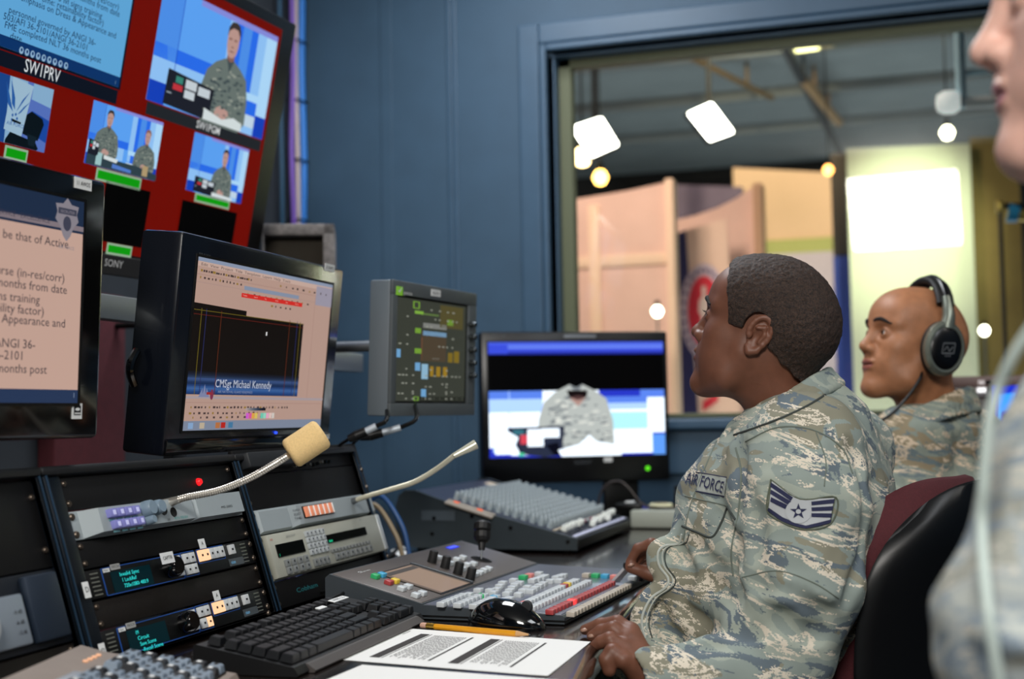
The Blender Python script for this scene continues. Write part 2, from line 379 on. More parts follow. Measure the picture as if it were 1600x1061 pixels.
# backdrops
YEL = mat('yellow_backdrop', '#dcb898', 0.9); base, x0 = standing('backdrop', 'warm yellow lit backdrop with a green band in the middle of the studio', 'backdrop', [(1145, 262), (1225, 266), (1302, 270)], 9.0, YEL)
l = on('y', 9.0, 1145, 400).x-x0; r_ = on('y', 9.0, 1302, 400).x-x0
b = MB(); b.bb(l, r_, -0.01, 0, on('y', 9.0, 1200, 398).z, on('y', 9.0, 1200, 376).z, mat('green_band', '#a6a866', 0.8)); b.build('green_band', base, smooth=False)
b = MB(); b.bb(l, r_, -0.01, 0, 0.02, on('y', 9.0, 1200, 398).z, mat('lavender_band', '#b9adb8', 0.8)); b.build('lower_band', base, smooth=False)
BRT = mat('pale_backdrop', '#d3dabb', 0.9); base, x0 = standing('backdrop', 'brightly lit pale backdrop behind the man with headphones', 'backdrop', [(1322, 232), (1420, 228), (1515, 224)], 7.6, BRT)
col = MB(); q0 = on('y', 8.0, 1297, 250); q1 = on('y', 8.0, 1323, 250)
base = thing('stage_post', 'tall dark post with a blue lower half left of the pale backdrop', 'post', T(q0.x, 8.0, 0))
zc = on('y', 8.0, 1310, 400).z
b = MB(); b.bb(0, q1.x-q0.x, 0, 0.1, zc, on('y', 8.0, 1310, 238).z, mat('post_brown', '#2a2119', 0.8), 0.01); b.build('shaft', base)
b = MB(); b.bb(-0.002, q1.x-q0.x+0.002, -0.004, 0.104, 0, zc, mat('post_blue', '#23398a', 0.7), 0.01); b.build('blue_wrap', base)
base, x0 = standing('brown_drape', 'olive brown drape at right edge of the studio behind the clamp stand', 'drape', [(1515, 214), (1592, 214)], 7.7, mat('olive_brown', '#82703c', 0.95, noise_amt=0.15, noise_scale=4))
base, x0 = standing('black_drape', 'black drape at the far right edge beside the olive brown drape', 'drape', [(1590, 190), (1760, 190)], 7.5, mat('black_drape_cloth', '#0b0a0a', 0.95))
# ---- studio lights seen through the window
LW = glow('soft_light_face', '#fff6e8', 14.0)
def soft(pxs, d, label):
    P = [at(x, y, d) for x, y in pxs]; c = sum(P, Vector())/4
    ex = (P[1]-P[0]).normalized(); nn = ex.cross(P[3]-P[0]).normalized()
    if nn.dot(CAM-c) < 0: nn = -nn
    ez = nn.cross(ex) if False else ex.cross(nn)*-1
    M = Matrix((ex, -nn, nn.cross(ex)*1)).transposed().to_4x4(); M.translation = c
    base = thing('studio_soft_light', label, 'light', M); Mi = M.inverted()
    q = [Mi @ p for p in P]; poly = [(p.x, p.z) for p in q]
    if sum(poly[i][0]*poly[(i+1) % 4][1]-poly[(i+1) % 4][0]*poly[i][1] for i in range(4)) < 0: poly = poly[::-1]
    b = MB(); b.prism([(x*1.06, z*1.06) for x, z in poly], 0.004, 0.09, BLKM); b.build('housing', base, smooth=False)
    b = MB(); rp = []
    n = len(poly)
    for i in range(n):                                   # rounded corners
        a, c_, d_ = [Vector((p[0], p[1])) for p in (poly[i-1], poly[i], poly[(i+1) % n])]
        for t in (0.14, 0.05): rp.append(tuple(c_.lerp(a, t)))
        for t in (0.05, 0.14): rp.append(tuple(c_.lerp(d_, t)))
    b.prism(rp, -0.006, 0.004, LW); b.build('diffuser', base, smooth=False)
    b = MB(); up = Mi.to_3x3() @ Vector((0, 0, 1)); top = Mi @ Vector((c.x, c.y, 3.5))
    b.cyl((0, 0.06, 0), top, 0.014, m=BLKM); b.build('hanger', base)
soft([(892, 199), (940, 183), (967, 227), (924, 246)], 6.6, 'left of the two bright square soft light panels above the peach set wall')
soft([(1074, 177), (1112, 160), (1147, 207), (1109, 221)], 7.4, 'right of the two bright square soft light panels hanging under the studio ceiling')
def bulb(px, py, d, rpx, col, label, st=12.0):
    c = at(px, py, d); r = rpx*d/F_PX
    base = thing('studio_lamp', label, 'light', c)
    b = MB(); b.lathe([(0, -r), (r*0.6, -r*0.8), (r, 0), (r*0.75, r*0.66), (r*0.35, r*1.05), (0, r*1.1)], glow('bulb_%s' % col.lstrip('#'), col, st)); b.build('bulb', base)
    b = MB(); b.cyl((0, 0, r*1.0), (0, 0, r*1.9), r*0.55, r*0.4, BLKM); b.cyl((0, 0, r*1.9), (0, 0, 3.5-c.z), r*0.12, m=BLKM) if c.z > 1.9 else (b.cyl((0, 0, -r), (0, 0, -c.z), .004, m=DULL), b.cyl((0, 0, -c.z+.01), (0, 0, -c.z), .08, m=BLKM)); b.build('socket', base)
bulb(910, 246, 7.0, 15, '#ffd69a', 'warm round lamp just below the left soft light panel')
bulb(938, 278, 7.0, 12, '#ffc060', 'amber lamp lowest under the left soft light panel')
bulb(1480, 208, 6.0, 11, '#fff2cf', 'small bright bulb below the white round lamp head')
bulb(1294, 266, 7.2, 8, '#e8964c', 'small orange lamp at the top of the dark post')
bulb(1027, 487, 6.2, 9, '#fff0d8', 'small white lamp low in front of the left peach set wall')
bulb(1538, 517, 6.0, 8, '#fff4dc', 'small white lamp glowing right of the headphones man at ear height')
# fluorescent near the top of the glass
c0 = on('z', 3.4, 1243, 70); c1 = on('z', 3.4, 1302, 62)
base = thing('ceiling_batten_light', 'yellowish tube light on the studio ceiling near the top of the window', 'light', c0)
b = MB(); b.cyl((0, 0, 0), (c1-c0)*0.65, 0.05, m=glow('tube_yellow', '#fff2a8', 5)); b.build('tube', base)
b = MB(); b.cyl((c1-c0)*0.6, (c1-c0), 0.05, m=mat('tan_cap', '#a99a6c', 0.5)); b.build('end_cap', base); b = MB(); b.bb(-0.05, 0.1, -0.05, 0.05, 0.05, 0.1, BLKM); b.build('bracket', base)
# hanging pale pole, white lamp head and arm
d = 4.7; a = at(1503, 40, d)
base = thing('drop_pole', 'pale blue hanging pole at top right behind the glass', 'pole', at(1503, 170, d)); bl = base.location
PB = mat('pale_blue_pole', '#a9d0e2', 0.5)
b = MB(); b.cyl((0, 0, 0), (0, 0, 3.5-bl.z), 0.019, m=PB); b.build('pole', base)
b = MB(); k = d/F_PX
b.cyl((0.02, 0, 0.26*0.5), (0.35, 0, 0.26*0.5), 0.011, m=PB); b.cyl((0.01, 0, 0.02), (0.35, 0.02, 0.02), 0.022, m=mat('pale_arm', '#dfe3e6', 0.5)); b.build('cross_arm', base)
hc = at(1482, 160, d)
base = thing('round_lamp_head', 'white round lamp head beside the hanging pale pole', 'lamp', hc); q = Matrix.Rotation(R(90), 4, 'Y')
b = MB(); b.lathe([(0, -0.045), (0.03, -0.04), (0.043, -0.015), (0.043, 0.02), (0.03, 0.04), (0, 0.045)], mat('lamp_head_white', '#f2f4f4', 0.4, emit=0.5), q); b.build('head', base)
b = MB(); b.cyl((0.035, 0, 0), (0.045, 0, 0), 0.02, m=BLKM); b.build('collar', base)
# clamp stand at right with blue and gold clamp
d = 3.6+2.6; c = at(1562, 322, 5.2)
base = thing('clamp_stand', 'thin dark stand with a blue and gold clamp at the right edge', 'stand', T(c.x, c.y, 0))
b = MB(); b.cyl((0, 0, 0), (0, 0, c.z+0.01), 0.009, m=mat('bronze_stand', '#3a3020', 0.4)); 
for a_ in range(3): b.cyl((0, 0, 0.25), (0.3*math.cos(a_*2.1), 0.3*math.sin(a_*2.1), 0.01), 0.008, m=mat('bronze_stand', '#3a3020', 0.4))
b.build('pole', base)
b = MB(); b.box((0, 0, c.z), (0.03, 0.04, 0.05), mat('gold_clamp', '#b79a4e', 0.35, 0.6), 0.006); b.build('clamp', base)
b = MB(); b.cyl((0.03, 0, c.z-0.03), (0.07, 0, c.z-0.04), 0.04, 0.032, mat('clamp_blue', '#2f8fc4', 0.35)); b.cyl((0.07, 0, c.z-0.04), (0.16, 0.01, c.z-0.06), 0.025, m=mat('gold_clamp', '#b79a4e')); b.cyl((0, 0, c.z), (0.2, 0.0, c.z-0.01), 0.012, m=BLKM); b.build('adjuster', base)

# ================================================================== DESK
DESKM = mat('dark_brown_laminate', '#1c1512', 0.2, noise_amt=0.25, noise_scale=8, spec=0.6, coat=.5)
TZ = 0.74
edge = [(-0.27, 0.7), (-0.375, 1.435), (-0.404, 1.615), (-0.428, 1.9), (-0.447, 2.147), (-0.49, 2.6), (-0.51, 3.0), (-0.52, 3.3), (-0.42, 3.42), (0.5, 3.42)]
out = edge + [(0.5, 3.85), (-1.9, 3.85), (-1.9, 0.7)]
base = thing('control_desk', 'long dark brown control desk under the keyboards, switcher and mixer', 'desk', (-1.0, 2.0, 0))
bm = bmesh.new(); vs = [bm.verts.new((x+1.0, y-2.0, TZ)) for x, y in out]; f = bm.faces.new(vs)
if f.normal.z < 0: f.normal_flip()
g = bmesh.ops.extrude_face_region(bm, geom=[f]); 
for v in [e for e in g['geom'] if isinstance(e, bmesh.types.BMVert)]: v.co.z -= 0.045
bmesh.ops.recalc_face_normals(bm, faces=bm.faces[:])
ed = [e for e in bm.edges if abs(e.verts[0].co.z-e.verts[1].co.z) < 1e-4 and all(v.co.x > 0.4 for v in e.verts)]
bmesh.ops.bevel(bm, geom=ed, offset=0.016, segments=4, affect='EDGES', profile=0.5)
b = MB(); b.bm(bm, DESKM); b.build('desktop', base, ang=30)
for x, y in ((-0.55, 0.85), (-1.8, 0.85), (-0.62, 3.0), (-1.8, 3.7), (0.4, 3.7)):
    b = MB(); b.box((x+1.0, y-2.0, 0.3475), (0.06, 0.06, 0.695), BLK, 0.004); b.build('leg', base)

# ================================================================== RACK CONSOLE
TLT = 17.7; U1 = 0.03823
MR = panel_frame((-0.989, 1.355, 0.858), 0, TLT)          # u = 0 at the left ear of the middle bay, z = 0 at top of the first processor
def RP(px, py, off=0.0): return loc_on(MR, px, py, off)
BAYS = ((-0.48, -0.05, 'first'), (0.0, 0.415, 'second'), (0.437, 0.86, 'third'))
zlo = -(0.858-TZ)/math.cos(R(TLT))+.006; zhi = 3.2*U1
BLKP = mat('black_panel_paint', '#070709', 0.55, spec=.3, noise_amt=0.2, noise_scale=150)
RAILB = mat('blue_black_rail', '#0f1822', 0.35, 0.4)
def screws(b, pts, r=0.0042):
    for x, z in pts: b.lathe([(0, -0.003), (r*0.7, -0.003), (r, -0.001), (r, 0.001)], SCREW, T(x, -0.002, z) @ Matrix.Rotation(R(-90), 4, 'X'), 10)
labels = ('sloping black equipment rack nearest the camera at left edge', 'sloping black equipment rack holding the silver intercom and two blue-outlined processors', 'sloping black equipment rack holding the beige keypad unit below the second gooseneck microphone')
RB = []
for (u0, u1, nm), lb in zip(BAYS, labels):
    ml = .037 if nm == 'second' else .011
    F = MR @ T(u0-ml, 0, zlo)
    base = thing('equipment_rack', lb, 'rack', F, 'sloping equipment racks'); RB.append(base); W = u1-u0+0.011+ml; Hh = zhi-zlo
    b = MB()                                               # carcass: open front box leaning back
    tz = math.tan(R(TLT)); pf = [(.012, .006), (.18, .18*tz+.004), (.18, Hh-.13), (.05, Hh-.04), (.012, Hh)]
    def side_p(x0, x1, q):
        n = len(q); b.add([(x0, y, z) for y, z in q]+[(x1, y, z) for y, z in q], [tuple(range(n)), tuple(range(2*n-1, n-1, -1))]+[(i+n, ((i+1) % n)+n, (i+1) % n, i) for i in range(n)], BLKM)
    side_p(0, .006, pf); side_p(W-.006, W, pf); side_p(.006, W-.006, [(.17, .17*tz+.004), (.18, .18*tz+.004), (.18, Hh-.13), (.05, Hh-.04), (.046, Hh-.05), (.17, Hh-.14)])
    b.bb(0, W, -0.012, 0.02, Hh, Hh+0.012, mat('rack_lid', '#0d0f13', 0.5), 0.004); b.build('carcass', base)
    for xr, wr_ in ((0.0, ml), (W-0.011, .011)):
        b = MB(); b.bb(xr+.0003, xr+wr_-.0005, -0.01 if wr_ < .02 else -.006, 0.012, 0, Hh, RAILB, 0.002)
        b.bb(xr+.0003, xr+.0105, -0.01, 0.0, 0, Hh, RAILB, .002); b.bb(xr+0.0045, xr+0.0065, -0.0115, -0.009, 0, Hh, mat('rail_highlight', '#35506a', 0.3, .6)); r_ = b.build('rail', base)
def unit(name, label, cat, u0, u1, v0, v1, group=None):
    """an empty at the lower left corner of a rack unit spanning v0..v1 rack units down from z = 0"""
    return thing(name, label, cat, MR @ T(u0, 0, -v1*U1), group), u1-u0, (v1-v0)*U1
def blank(u0, u1, v0, v1, label, m=None):
    base, W, H = unit('blank_panel', label, 'panel', u0, u1, v0, v1, 'blank rack panels')
    b = MB(); b.bb(0, W, -0.002, 0.004, 0.0006, H-0.0006, m or BLKP, 0.0012); b.build('plate', base)
    for x in (0.008, W-0.008):
        for z in ((H*0.2, H*0.8) if H > 0.02 else (H/2,)):
            b = MB(); screws(b, [(x, z)]); b.build('screw', base)
    return base, W, H
BROWNP = mat('brown_black_panel', '#130e0b', 0.55, spec=.3, noise_amt=0.25, noise_scale=260)
u0, u1 = 0.0, 0.415
bb_, W, H = blank(u0, u1, -3.15, -2.02, 'black blank panel with a red lamp above the silver intercom unit')
x, z = RP(308, 754); b = MB(); z0 = -(-2.02)*U1; b.lathe([(0, -0.006), (0.004, -0.005), (0.006, -0.001), (0.006, 0.002)], mat('red_lamp', '#e0141a', 0.3, emit=1.2), T(x, -0.002, max(z-z0, 0.012)) @ Matrix.Rotation(R(-90), 4, 'X'), 14); b.build('red_lamp', bb_)
blank(u0, u1, -0.98, -0.03, 'black blank panel between the silver intercom and the upper processor')
blank(u0, u1, 1.02, 1.98, 'brown black blank panel between the two processors', BROWNP)
blank(u0, u1, 3.01, 3.07, 'narrow black strip panel under the lower processor')
# ---- silver intercom
SILV = mat('silver_grey_paint', '#a6b0b4', 0.55, 0.1); SILV2 = mat('silver_edge', '#9aa6ac', 0.4, 0.3)
LILAC = mat('lilac_button', '#8586c8', 0.4, emit=0.05); LILD = mat('lilac_light', '#d0d2ff', 0.4, emit=0.12); GREYB = mat('blue_grey_knob', '#7f93a3', 0.4)
base, W, H = unit('intercom_unit', 'silver intercom unit with lilac buttons below the red lamp', 'intercom', u0, u1, -2, -1)
b = MB(); b.bb(0, W, -0.002, 0.005, 0.0008, H-0.0008, SILV, 0.001)
def wedge(x0, x1, d, z0=0.0015, z1=None, sl=0.018):
    z1 = H-0.0015 if z1 is None else z1
    vs = [(x0, -0.002, z0), (x1, -0.002, z0), (x1, -0.002, z1), (x0, -0.002, z1), (x0+sl, -d, z0+0.002), (x1-sl*0.4, -d, z0+0.002), (x1-sl*0.4, -d, z1-0.002), (x0+sl, -d, z1-0.002)]
    b.add(vs, [(4, 5, 6, 7), (0, 1, 5, 4), (1, 2, 6, 5), (2, 3, 7, 6), (3, 0, 4, 7)], SILV)
wedge(0.02, 0.262, 0.02); wedge(0.262, W-0.012, 0.016, sl=0.01); b.build('chassis', base, ang=20)
D = -0.0205
for row, (zf, n, xs) in enumerate(((0.66, 4, 0.052), (0.26, 4, 0.056))):
    for k in range(n):
        b = MB(); b.bb(xs+k*0.017, xs+k*0.017+0.0155, D-0.006, D+0.004, H*zf-0.0055, H*zf+0.0055, LILAC, 0.001); b.bb(xs+k*0.017+0.006, xs+k*0.017+0.012, D-0.0063, D-0.005, H*zf-0.003, H*zf+0.003, LILD); b.build('push_button', base)
        c = MB(); c.bb(xs+k*0.017+0.002, xs+k*0.017+0.014, D-0.0004, D+0.001, H*zf-0.0098, H*zf-0.0072, mat('teal_print', '#5f8f97', 0.6)); c.build('button_caption', base, smooth=False)
for k, (kx, kz, r) in enumerate(((0.138, 0.64, 0.0115), (0.160, 0.64, 0.0105), (0.134, 0.22, 0.0062))):
    b = MB(); b.lathe([(0, -0.013), (r*0.8, -0.013), (r*0.9, -0.011), (r, -0.004), (r, 0.003)], GREYB, T(kx, D, H*kz) @ Matrix.Rotation(R(-90), 4, 'X') @ Matrix.Diagonal((1, 1, 1, 1)), 20); b.build('knob', base)
for kx, kz, r in ((0.1795, 0.55, 0.0075), (0.2015, 0.42, 0.0068)):
    b = MB(); b.lathe([(0, 0.0), (r*0.8, 0.0), (r, -0.0008), (r, 0.003)], BLKM, T(kx, D, H*kz) @ Matrix.Rotation(R(-90), 4, 'X'), 16); b.build('socket', base)
b = MB(); b.text('RTS TELEX', 0.2, H*0.14, 0.0032, D-0.0003, mat('teal_text', '#2fa39b', 0.6), width=0.034); b.text('2W', 0.182, H*0.14, 0.003, D-0.0003, INK); b.text('MS-2002', 0.335, H*0.32, 0.0036, -0.0165, INK, width=0.032)
b.build('lettering', base, smooth=False)
for x in (0.007, W-0.006):
    for z in (0.2, 0.8):
        b = MB(); screws(b, [(x, H*z)], 0.005); b.build('screw', base)
# ---- the two processors
def c7(x, y): return (120+x/5.333, 830+y/5.333)
def S(x): return RP(*c7(x, 480-(x-85)*0.2337))[0]
BLUEL = mat('blue_outline', '#1f4f9c', 0.4, emit=0.05); BTN = mat('white_button', '#d6d9da', 0.45); LIT = glow('lit_button', '#ffc89a', 1.2)
CYAN = glow('cyan_vfd', '#35e6e0', 1.1); TEALD = glow('teal_screen', '#04282f', 0.6)
def outline(b, x0, x1, z0, z1, y, m, w=0.0012):
    b.bb(x0, x1, y-0.0008, y+0.001, z0, z0+w, m); b.bb(x0, x1, y-0.0008, y+0.001, z1-w, z1, m); b.bb(x0, x0+w, y-0.0008, y+0.001, z0, z1, m); b.bb(x1-w, x1, y-0.0008, y+0.001, z0, z1, m)
def processor(v, label, lines, lit, lab):
    base, W, H = unit('signal_processor', label, 'processor', u0, u1, v, v+1, 'blue outlined rack processors'); y = -0.006
    b = MB(); b.bb(0, W, -0.003, 0.006, 0.0006, H-0.0006, BLKP, 0.001); b.bb(S(60), S(1395), -0.006, 0.0, 0.001, H-0.001, BLK, 0.0015); b.build('chassis', base)
    b = MB()
    outline(b, S(195), S(845), H*0.03, H*0.96, y, BLUEL); outline(b, S(850), S(965), H*0.05, H*0.97, y, BLUEL); outline(b, S(985), S(1205), H*0.42, H*0.97, y, BLUEL); b.build('blue_outline', base, smooth=False)
    b = MB()
    for k in range(6):
        b.bb(S(100), S(165), y-0.0006, y+0.001, H*(0.12+0.14*k), H*(0.16+0.14*k), mat('vent_lip', '#8c8f86', 0.4, 0.5)); b.bb(S(1345), S(1385), y-0.0006, y+0.001, H*(0.12+0.14*k), H*(0.16+0.14*k), mat('vent_lip', '#8c8f86'))
    b.build('vent_slots', base, smooth=False)
    b = MB(); b.bb(S(265), S(590), y-0.0008, y+0.001, H*0.08, H*0.78, TEALD)
    for k, l in enumerate(lines): b.text(l, S(330)+0.002*k, H*(0.58-0.2*k), H*0.13, y-0.0012, CYAN, width=(S(530)-S(330))*min(1, len(l)/15))
    b.build('display', base, smooth=False)
    b = MB(); r = H*0.36; b.lathe([(0, 0.018), (r*0.85, 0.018), (r, 0.014), (r, 0.0)], BLKG, T(S(735), y, H*0.5) @ Matrix.Rotation(R(90), 4, 'X'), 24); b.build('jog_knob', base)
    def btn(xa, xb, za, zb, m=None, txt=True):
        q = MB(); q.bb(xa, xb, y-0.004, y+0.001, H*za, H*zb, m or BTN, 0.0008); q.build('button', base)
        if txt:
            t = MB(); t.bb(xa+(xb-xa)*.35, xa+(xb-xa)*.65, y-0.0043, y-0.003, H*(za*.6+zb*.4), H*(za*.4+zb*.6), INK); t.build('button_mark', base, smooth=False)
    btn(S(792), S(832), .55, .88); btn(S(797), S(838), .14, .47)
    for k in range(2):
        for j in range(2): btn(S(862)+j*(S(955)-S(862))/2, S(862)+(j+1)*(S(955)-S(862))/2-0.0006, .54-.42*k, .9-.42*k, LIT if ('q%d%d' % (k, j)) in lit else None)
    x0, x1 = S(993), S(1198)
    for k in range(5): btn(x0+k*(x1-x0)/5, x0+(k+1)*(x1-x0)/5-0.0006, .5, .92, LIT if ('r%d' % k) in lit else None)
    btn(S(1240), S(1285), .52, .9)
    b = MB(); b.bb(S(1225), S(1340), y-0.001, y+0.001, H*.08, H*.36, mat('brand_plate', '#6f777c', 0.35, 0.6)); b.text('nion', S(1235), H*.16, H*.13, y-0.0014, mat('plate_blue', '#7fc3ee', 0.5), bold=0.02); b.build('brand_plate', base, smooth=False)
    b = MB(); b.rect(S(205), S(262), H*.8, H*.93, y-0.0012, WHITE); b.rect(S(270), S(350), H*.83, H*1.02, y-0.0014, mat('grey_label', '#a9aaa8', 0.6)); b.text('Nion', S(210), H*.83, H*.08, y-0.0016, INK); b.text('PATCH', S(280), H*.89, H*.09, y-0.0018, INK)
    b.rect(S(1003), S(1058), H*.95, H*1.32, y-0.0045, WHITE); b.text('A', S(1024), H*1.08, H*.14, y-0.005, INK); b.build('sticker', base, smooth=False); b = MB()
    b.rect(S(15)-0.008, S(68)-0.008, H*.1, H*.62, -0.0125, WHITE); b.text(lab, S(24)-0.007, H*.28, H*.18, -0.013, INK); b.build('sticker', base, smooth=False)
    if v == 0:
        b = MB(); b.rect(S(590), S(700), H*.62, H*1.02, y-0.0195, WHITE); b.text('CAPTIR', S(607), H*.76, H*.13, y-0.02, INK, width=(S(685)-S(607))); b.build('knob_sticker', base, smooth=False)
    for x in (0.0055, W-0.0055):
        for z in (0.22, 0.78):
            b = MB(); screws(b, [(x, H*z)], 0.0048); b.build('screw', base)
processor(0, 'upper blue outlined processor showing cyan text and a white knob sticker', ('Invalid Sync', '1 LockRef', '720x1080i 480.9'), ('r0', 'r1'), 'D1')
processor(2, 'lower blue outlined processor partly behind the grey keyboard', ('1M', 'Circuit', 'Save Scene', '-Recall Scene'), ('r0', 'r1', 'q11'), 'D2')
# ---- first bay: blank panels, louvred panel and a grey dial unit
u0, u1 = BAYS[0][0], BAYS[0][1]
blank(u0, u1, -3.15, -0.3, 'tall black blank panel at the top of the nearest rack')
blank(u0, u1, 2.1, 3.06, 'dark brown blank panel at the bottom of the nearest rack', BROWNP)
base, W, H = unit('dial_unit', 'dark unit with a grey dial plate at left edge of picture', 'audio unit', u0, u1, -0.28, 2.08)
b = MB(); b.bb(0, W, -0.004, 0.006, 0.0006, H-0.0006, mat('navy_black_metal', '#171d26', 0.45, 0.3), 0.002); b.build('chassis', base)
x1 = RP(22, 935)[0]-u0; gx0 = x1-0.16
b = MB(); b.bb(gx0, x1, -0.012, -0.003, H*0.1, H*0.75, mat('grey_dial_plate', '#8f9aa6', 0.4, 0.3), 0.003); b.build('dial_plate', base)
b = MB(); b.lathe([(0, 0.016), (0.02, 0.016), (0.023, 0.012), (0.024, 0)], mat('dial_ring', '#c8cfd4', 0.3, 0.6), T(x1-0.085, -0.012, H*.42) @ Matrix.Rotation(R(90), 4, 'X'), 28); b.build('dial', base)
b = MB()
for k in range(3): b.text('-%d dB' % (6*k), x1-0.022, H*(0.5-0.13*k), 0.0045, -0.0125, INK, width=0.014)
b.build('lettering', base, smooth=False)
b = MB(); b.bb(W-0.07, W-0.012, -0.014, -0.002, H*.08, H*.95, mat('navy_metal', '#243040', 0.45, 0.4), 0.004); b.build('end_cover', base)
b = MB(); screws(b, [(W-0.006, H*.15), (W-0.006, H*.85)], 0.005); b.build('screw', base)
# ---- third bay
u0, u1 = BAYS[2][0], BAYS[2][1]
def R4(M, q, off=0.0):
    p = [loc_on(M, *c, off) for c in q]
    return ((p[0][0]+p[3][0])/2, (p[1][0]+p[2][0])/2, (p[2][1]+p[3][1])/2, (p[0][1]+p[1][1])/2)
qm = R4(MR, [(398, 799), (577, 770), (585, 802), (411, 838)]); qk = R4(MR, [(411, 838), (585, 802), (601, 863), (432, 908)])
zt, zm, zb = qm[3], (qm[2]+qk[3])/2, qk[2]
u1 = max(qm[1], qk[1])
def unit2(name, label, cat, z0, z1, group=None):
    return thing(name, label, cat, MR @ T(u0, 0, z0), group), u1-u0, z1-z0
def c6(x, y): return (380+x/5.583, 740+y/5.583)
def K(x, y, zb_, off=-0.006):
    p = RP(*c6(x, y), off); return p[0]-u0, p[1]-zb_
base, W, H = unit2('microphone_panel', 'silver microphone panel with six orange keys under the thin gooseneck', 'microphone panel', zm+0.0006, zt)
b = MB(); b.bb(0, W, -0.002, 0.005, 0.0006, H, SILV, 0.001); xa = K(400, 380, zm)[0]; xb = K(1000, 260, zm)[0]
wb = b
def wedge2(b, x0, x1, d, H, sl):
    vs = [(x0, -0.002, 0.0015), (x1, -0.002, 0.0015), (x1, -0.002, H-0.0015), (x0, -0.002, H-0.0015), (x0+sl, -d, 0.004), (x1-sl*0.4, -d, 0.004), (x1-sl*0.4, -d, H-0.004), (x0+sl, -d, H-0.004)]
    b.add(vs, [(4, 5, 6, 7), (0, 1, 5, 4), (1, 2, 6, 5), (2, 3, 7, 6), (3, 0, 4, 7)], SILV)
wedge2(b, 0.012, xa, 0.008, H, 0.004); wedge2(b, xa, xb, 0.014, H, 0.018); wedge2(b, xb, W-0.012, 0.008, H, 0.006); b.build('chassis', base, ang=20)
k0 = K(525, 330, zm, -0.014)[0]; k1 = K(770, 290, zm, -0.014)[0]
b = MB(); b.bb(k0-0.003, k1+0.003, -0.0155, -0.012, H*.3, H*.82, BLK, 0.001); b.build('key_bezel', base)
ORK = mat('orange_key', '#e88f6c', 0.4, emit=0.25); WHK = mat('white_key_edge', '#f0ece6', 0.4, emit=0.25)
for k in range(6):
    xx = k0+k*(k1-k0)/6; w_ = (k1-k0)/6
    b = MB(); b.bb(xx, xx+w_*0.62, -0.019, -0.013, H*.34, H*.78, ORK, 0.0006); b.bb(xx+w_*0.66, xx+w_*0.96, -0.0185, -0.013, H*.34, H*.78, WHK, 0.0006); b.build('key', base)
b = MB(); kt = K(435, 350, zm, -0.014)[0]
for k, s in enumerate(('MICROPHONE', 'SELECT', 'PANEL')): b.text(s, kt, H*(.66-.17*k), 0.0036, -0.0145, INK, width=0.026)
b.build('lettering', base, smooth=False)
for x in (0.006, W-0.006):
    for z in (.2, .8):
        b = MB(); screws(b, [(x, H*z)], 0.005); b.build('screw', base)
mic2_panel = (u0, zm, W, H)
base, W, H = unit2('keypad_unit', 'beige keypad unit with two dark displays in the third rack', 'keypad unit', zb, zm)
BEIGE = mat('beige_enamel', '#b4b5a8', 0.42, noise_amt=0.04, noise_scale=20); KEYG = mat('grey_key', '#878b8b', 0.5); KEYL = mat('pale_grey_key', '#b7bdc0', 0.45)
b = MB(); b.bb(0, W, -0.002, 0.005, 0.0006, H-0.0006, BEIGE, 0.001); b.bb(0.014, W-0.014, -0.012, 0, 0.002, H-0.002, BEIGE, 0.003); b.build('chassis', base)
b = MB(); b.bb(W-0.03, W-0.016, -0.0135, -0.01, 0.004, H-0.004, mat('bright_strip', '#dfe5e8', 0.3, 0.3), 0.003); b.build('handle_strip', base)
Y0 = -0.0125
def kq(x0, y0, x1, y1):
    a = K(x0, y0, zb, Y0); c = K(x1, y1, zb, Y0); return a[0], c[0], c[1], a[1]
DSP = mat('display_black', '#0a0c0b', 0.15); GRN = glow('green_vfd', '#20e0a0', 1.0)
def disp(pts, txt, nm):
    p = [K(*q, zb, Y0) for q in pts]; x0, x1 = (p[0][0]+p[3][0])/2, (p[1][0]+p[2][0])/2; z0, z1 = (p[2][1]+p[3][1])/2, (p[0][1]+p[1][1])/2
    b = MB(); b.bb(x0, x1, Y0-0.0015, Y0+0.001, z0, z1, DSP, 0.0006); b.text(txt, x0+0.002, z0+(z1-z0)*.08, (z1-z0)*.26, Y0-0.0022, GRN, bold=0.02); b.build(nm, base, smooth=False)
disp([(280, 625), (515, 570), (540, 680), (308, 735)], ':', 'display'); disp([(718, 540), (1060, 462), (1075, 530), (735, 615)], ' 00:001', 'display')
def keys(x0, y0, x1, y1, dx, dy, cols, rows, w, h, m, nm='key'):
    """a key grid from the crop pixels of its first key, the last key of the first row and the row step"""
    a = K(x0, y0, zb, Y0); c = K(x1, y1, zb, Y0); d = K(x0+dx, y0+dy, zb, Y0)
    for r in range(rows):
        for k in range(cols):
            s = k/max(cols-1, 1); xx = a[0]+(c[0]-a[0])*s+(d[0]-a[0])*r*0; zz = (a[1]+c[1])/2+(d[1]-a[1])*r
            q = MB(); q.bb(xx-w/2, xx+w/2, Y0-0.004, Y0+0.001, zz-h/2, zz+h/2, m, 0.0008); q.bb(xx-w*.18, xx+w*.1, Y0-0.0043, Y0-0.0035, zz-h*.1, zz+h*.22, INK); q.build(nm, base)
keys(378, 785, 540, 742, 22, 62, 4, 2, 0.0125, 0.0115, KEYG); keys(545, 533, 680, 500, 18, 52, 5, 4, 0.0088, 0.0095, KEYL)
keys(625, 780, 730, 752, 18, 50, 4, 1, 0.0085, 0.013, KEYG); keys(775, 675, 1085, 602, 18, 44, 12, 1, 0.0075, 0.006, KEYG); keys(815, 722, 1100, 652, 18, 50, 8, 1, 0.0125, 0.0115, KEYG)
b = MB(); RT = mat('red_print', '#c8402c', 0.6)
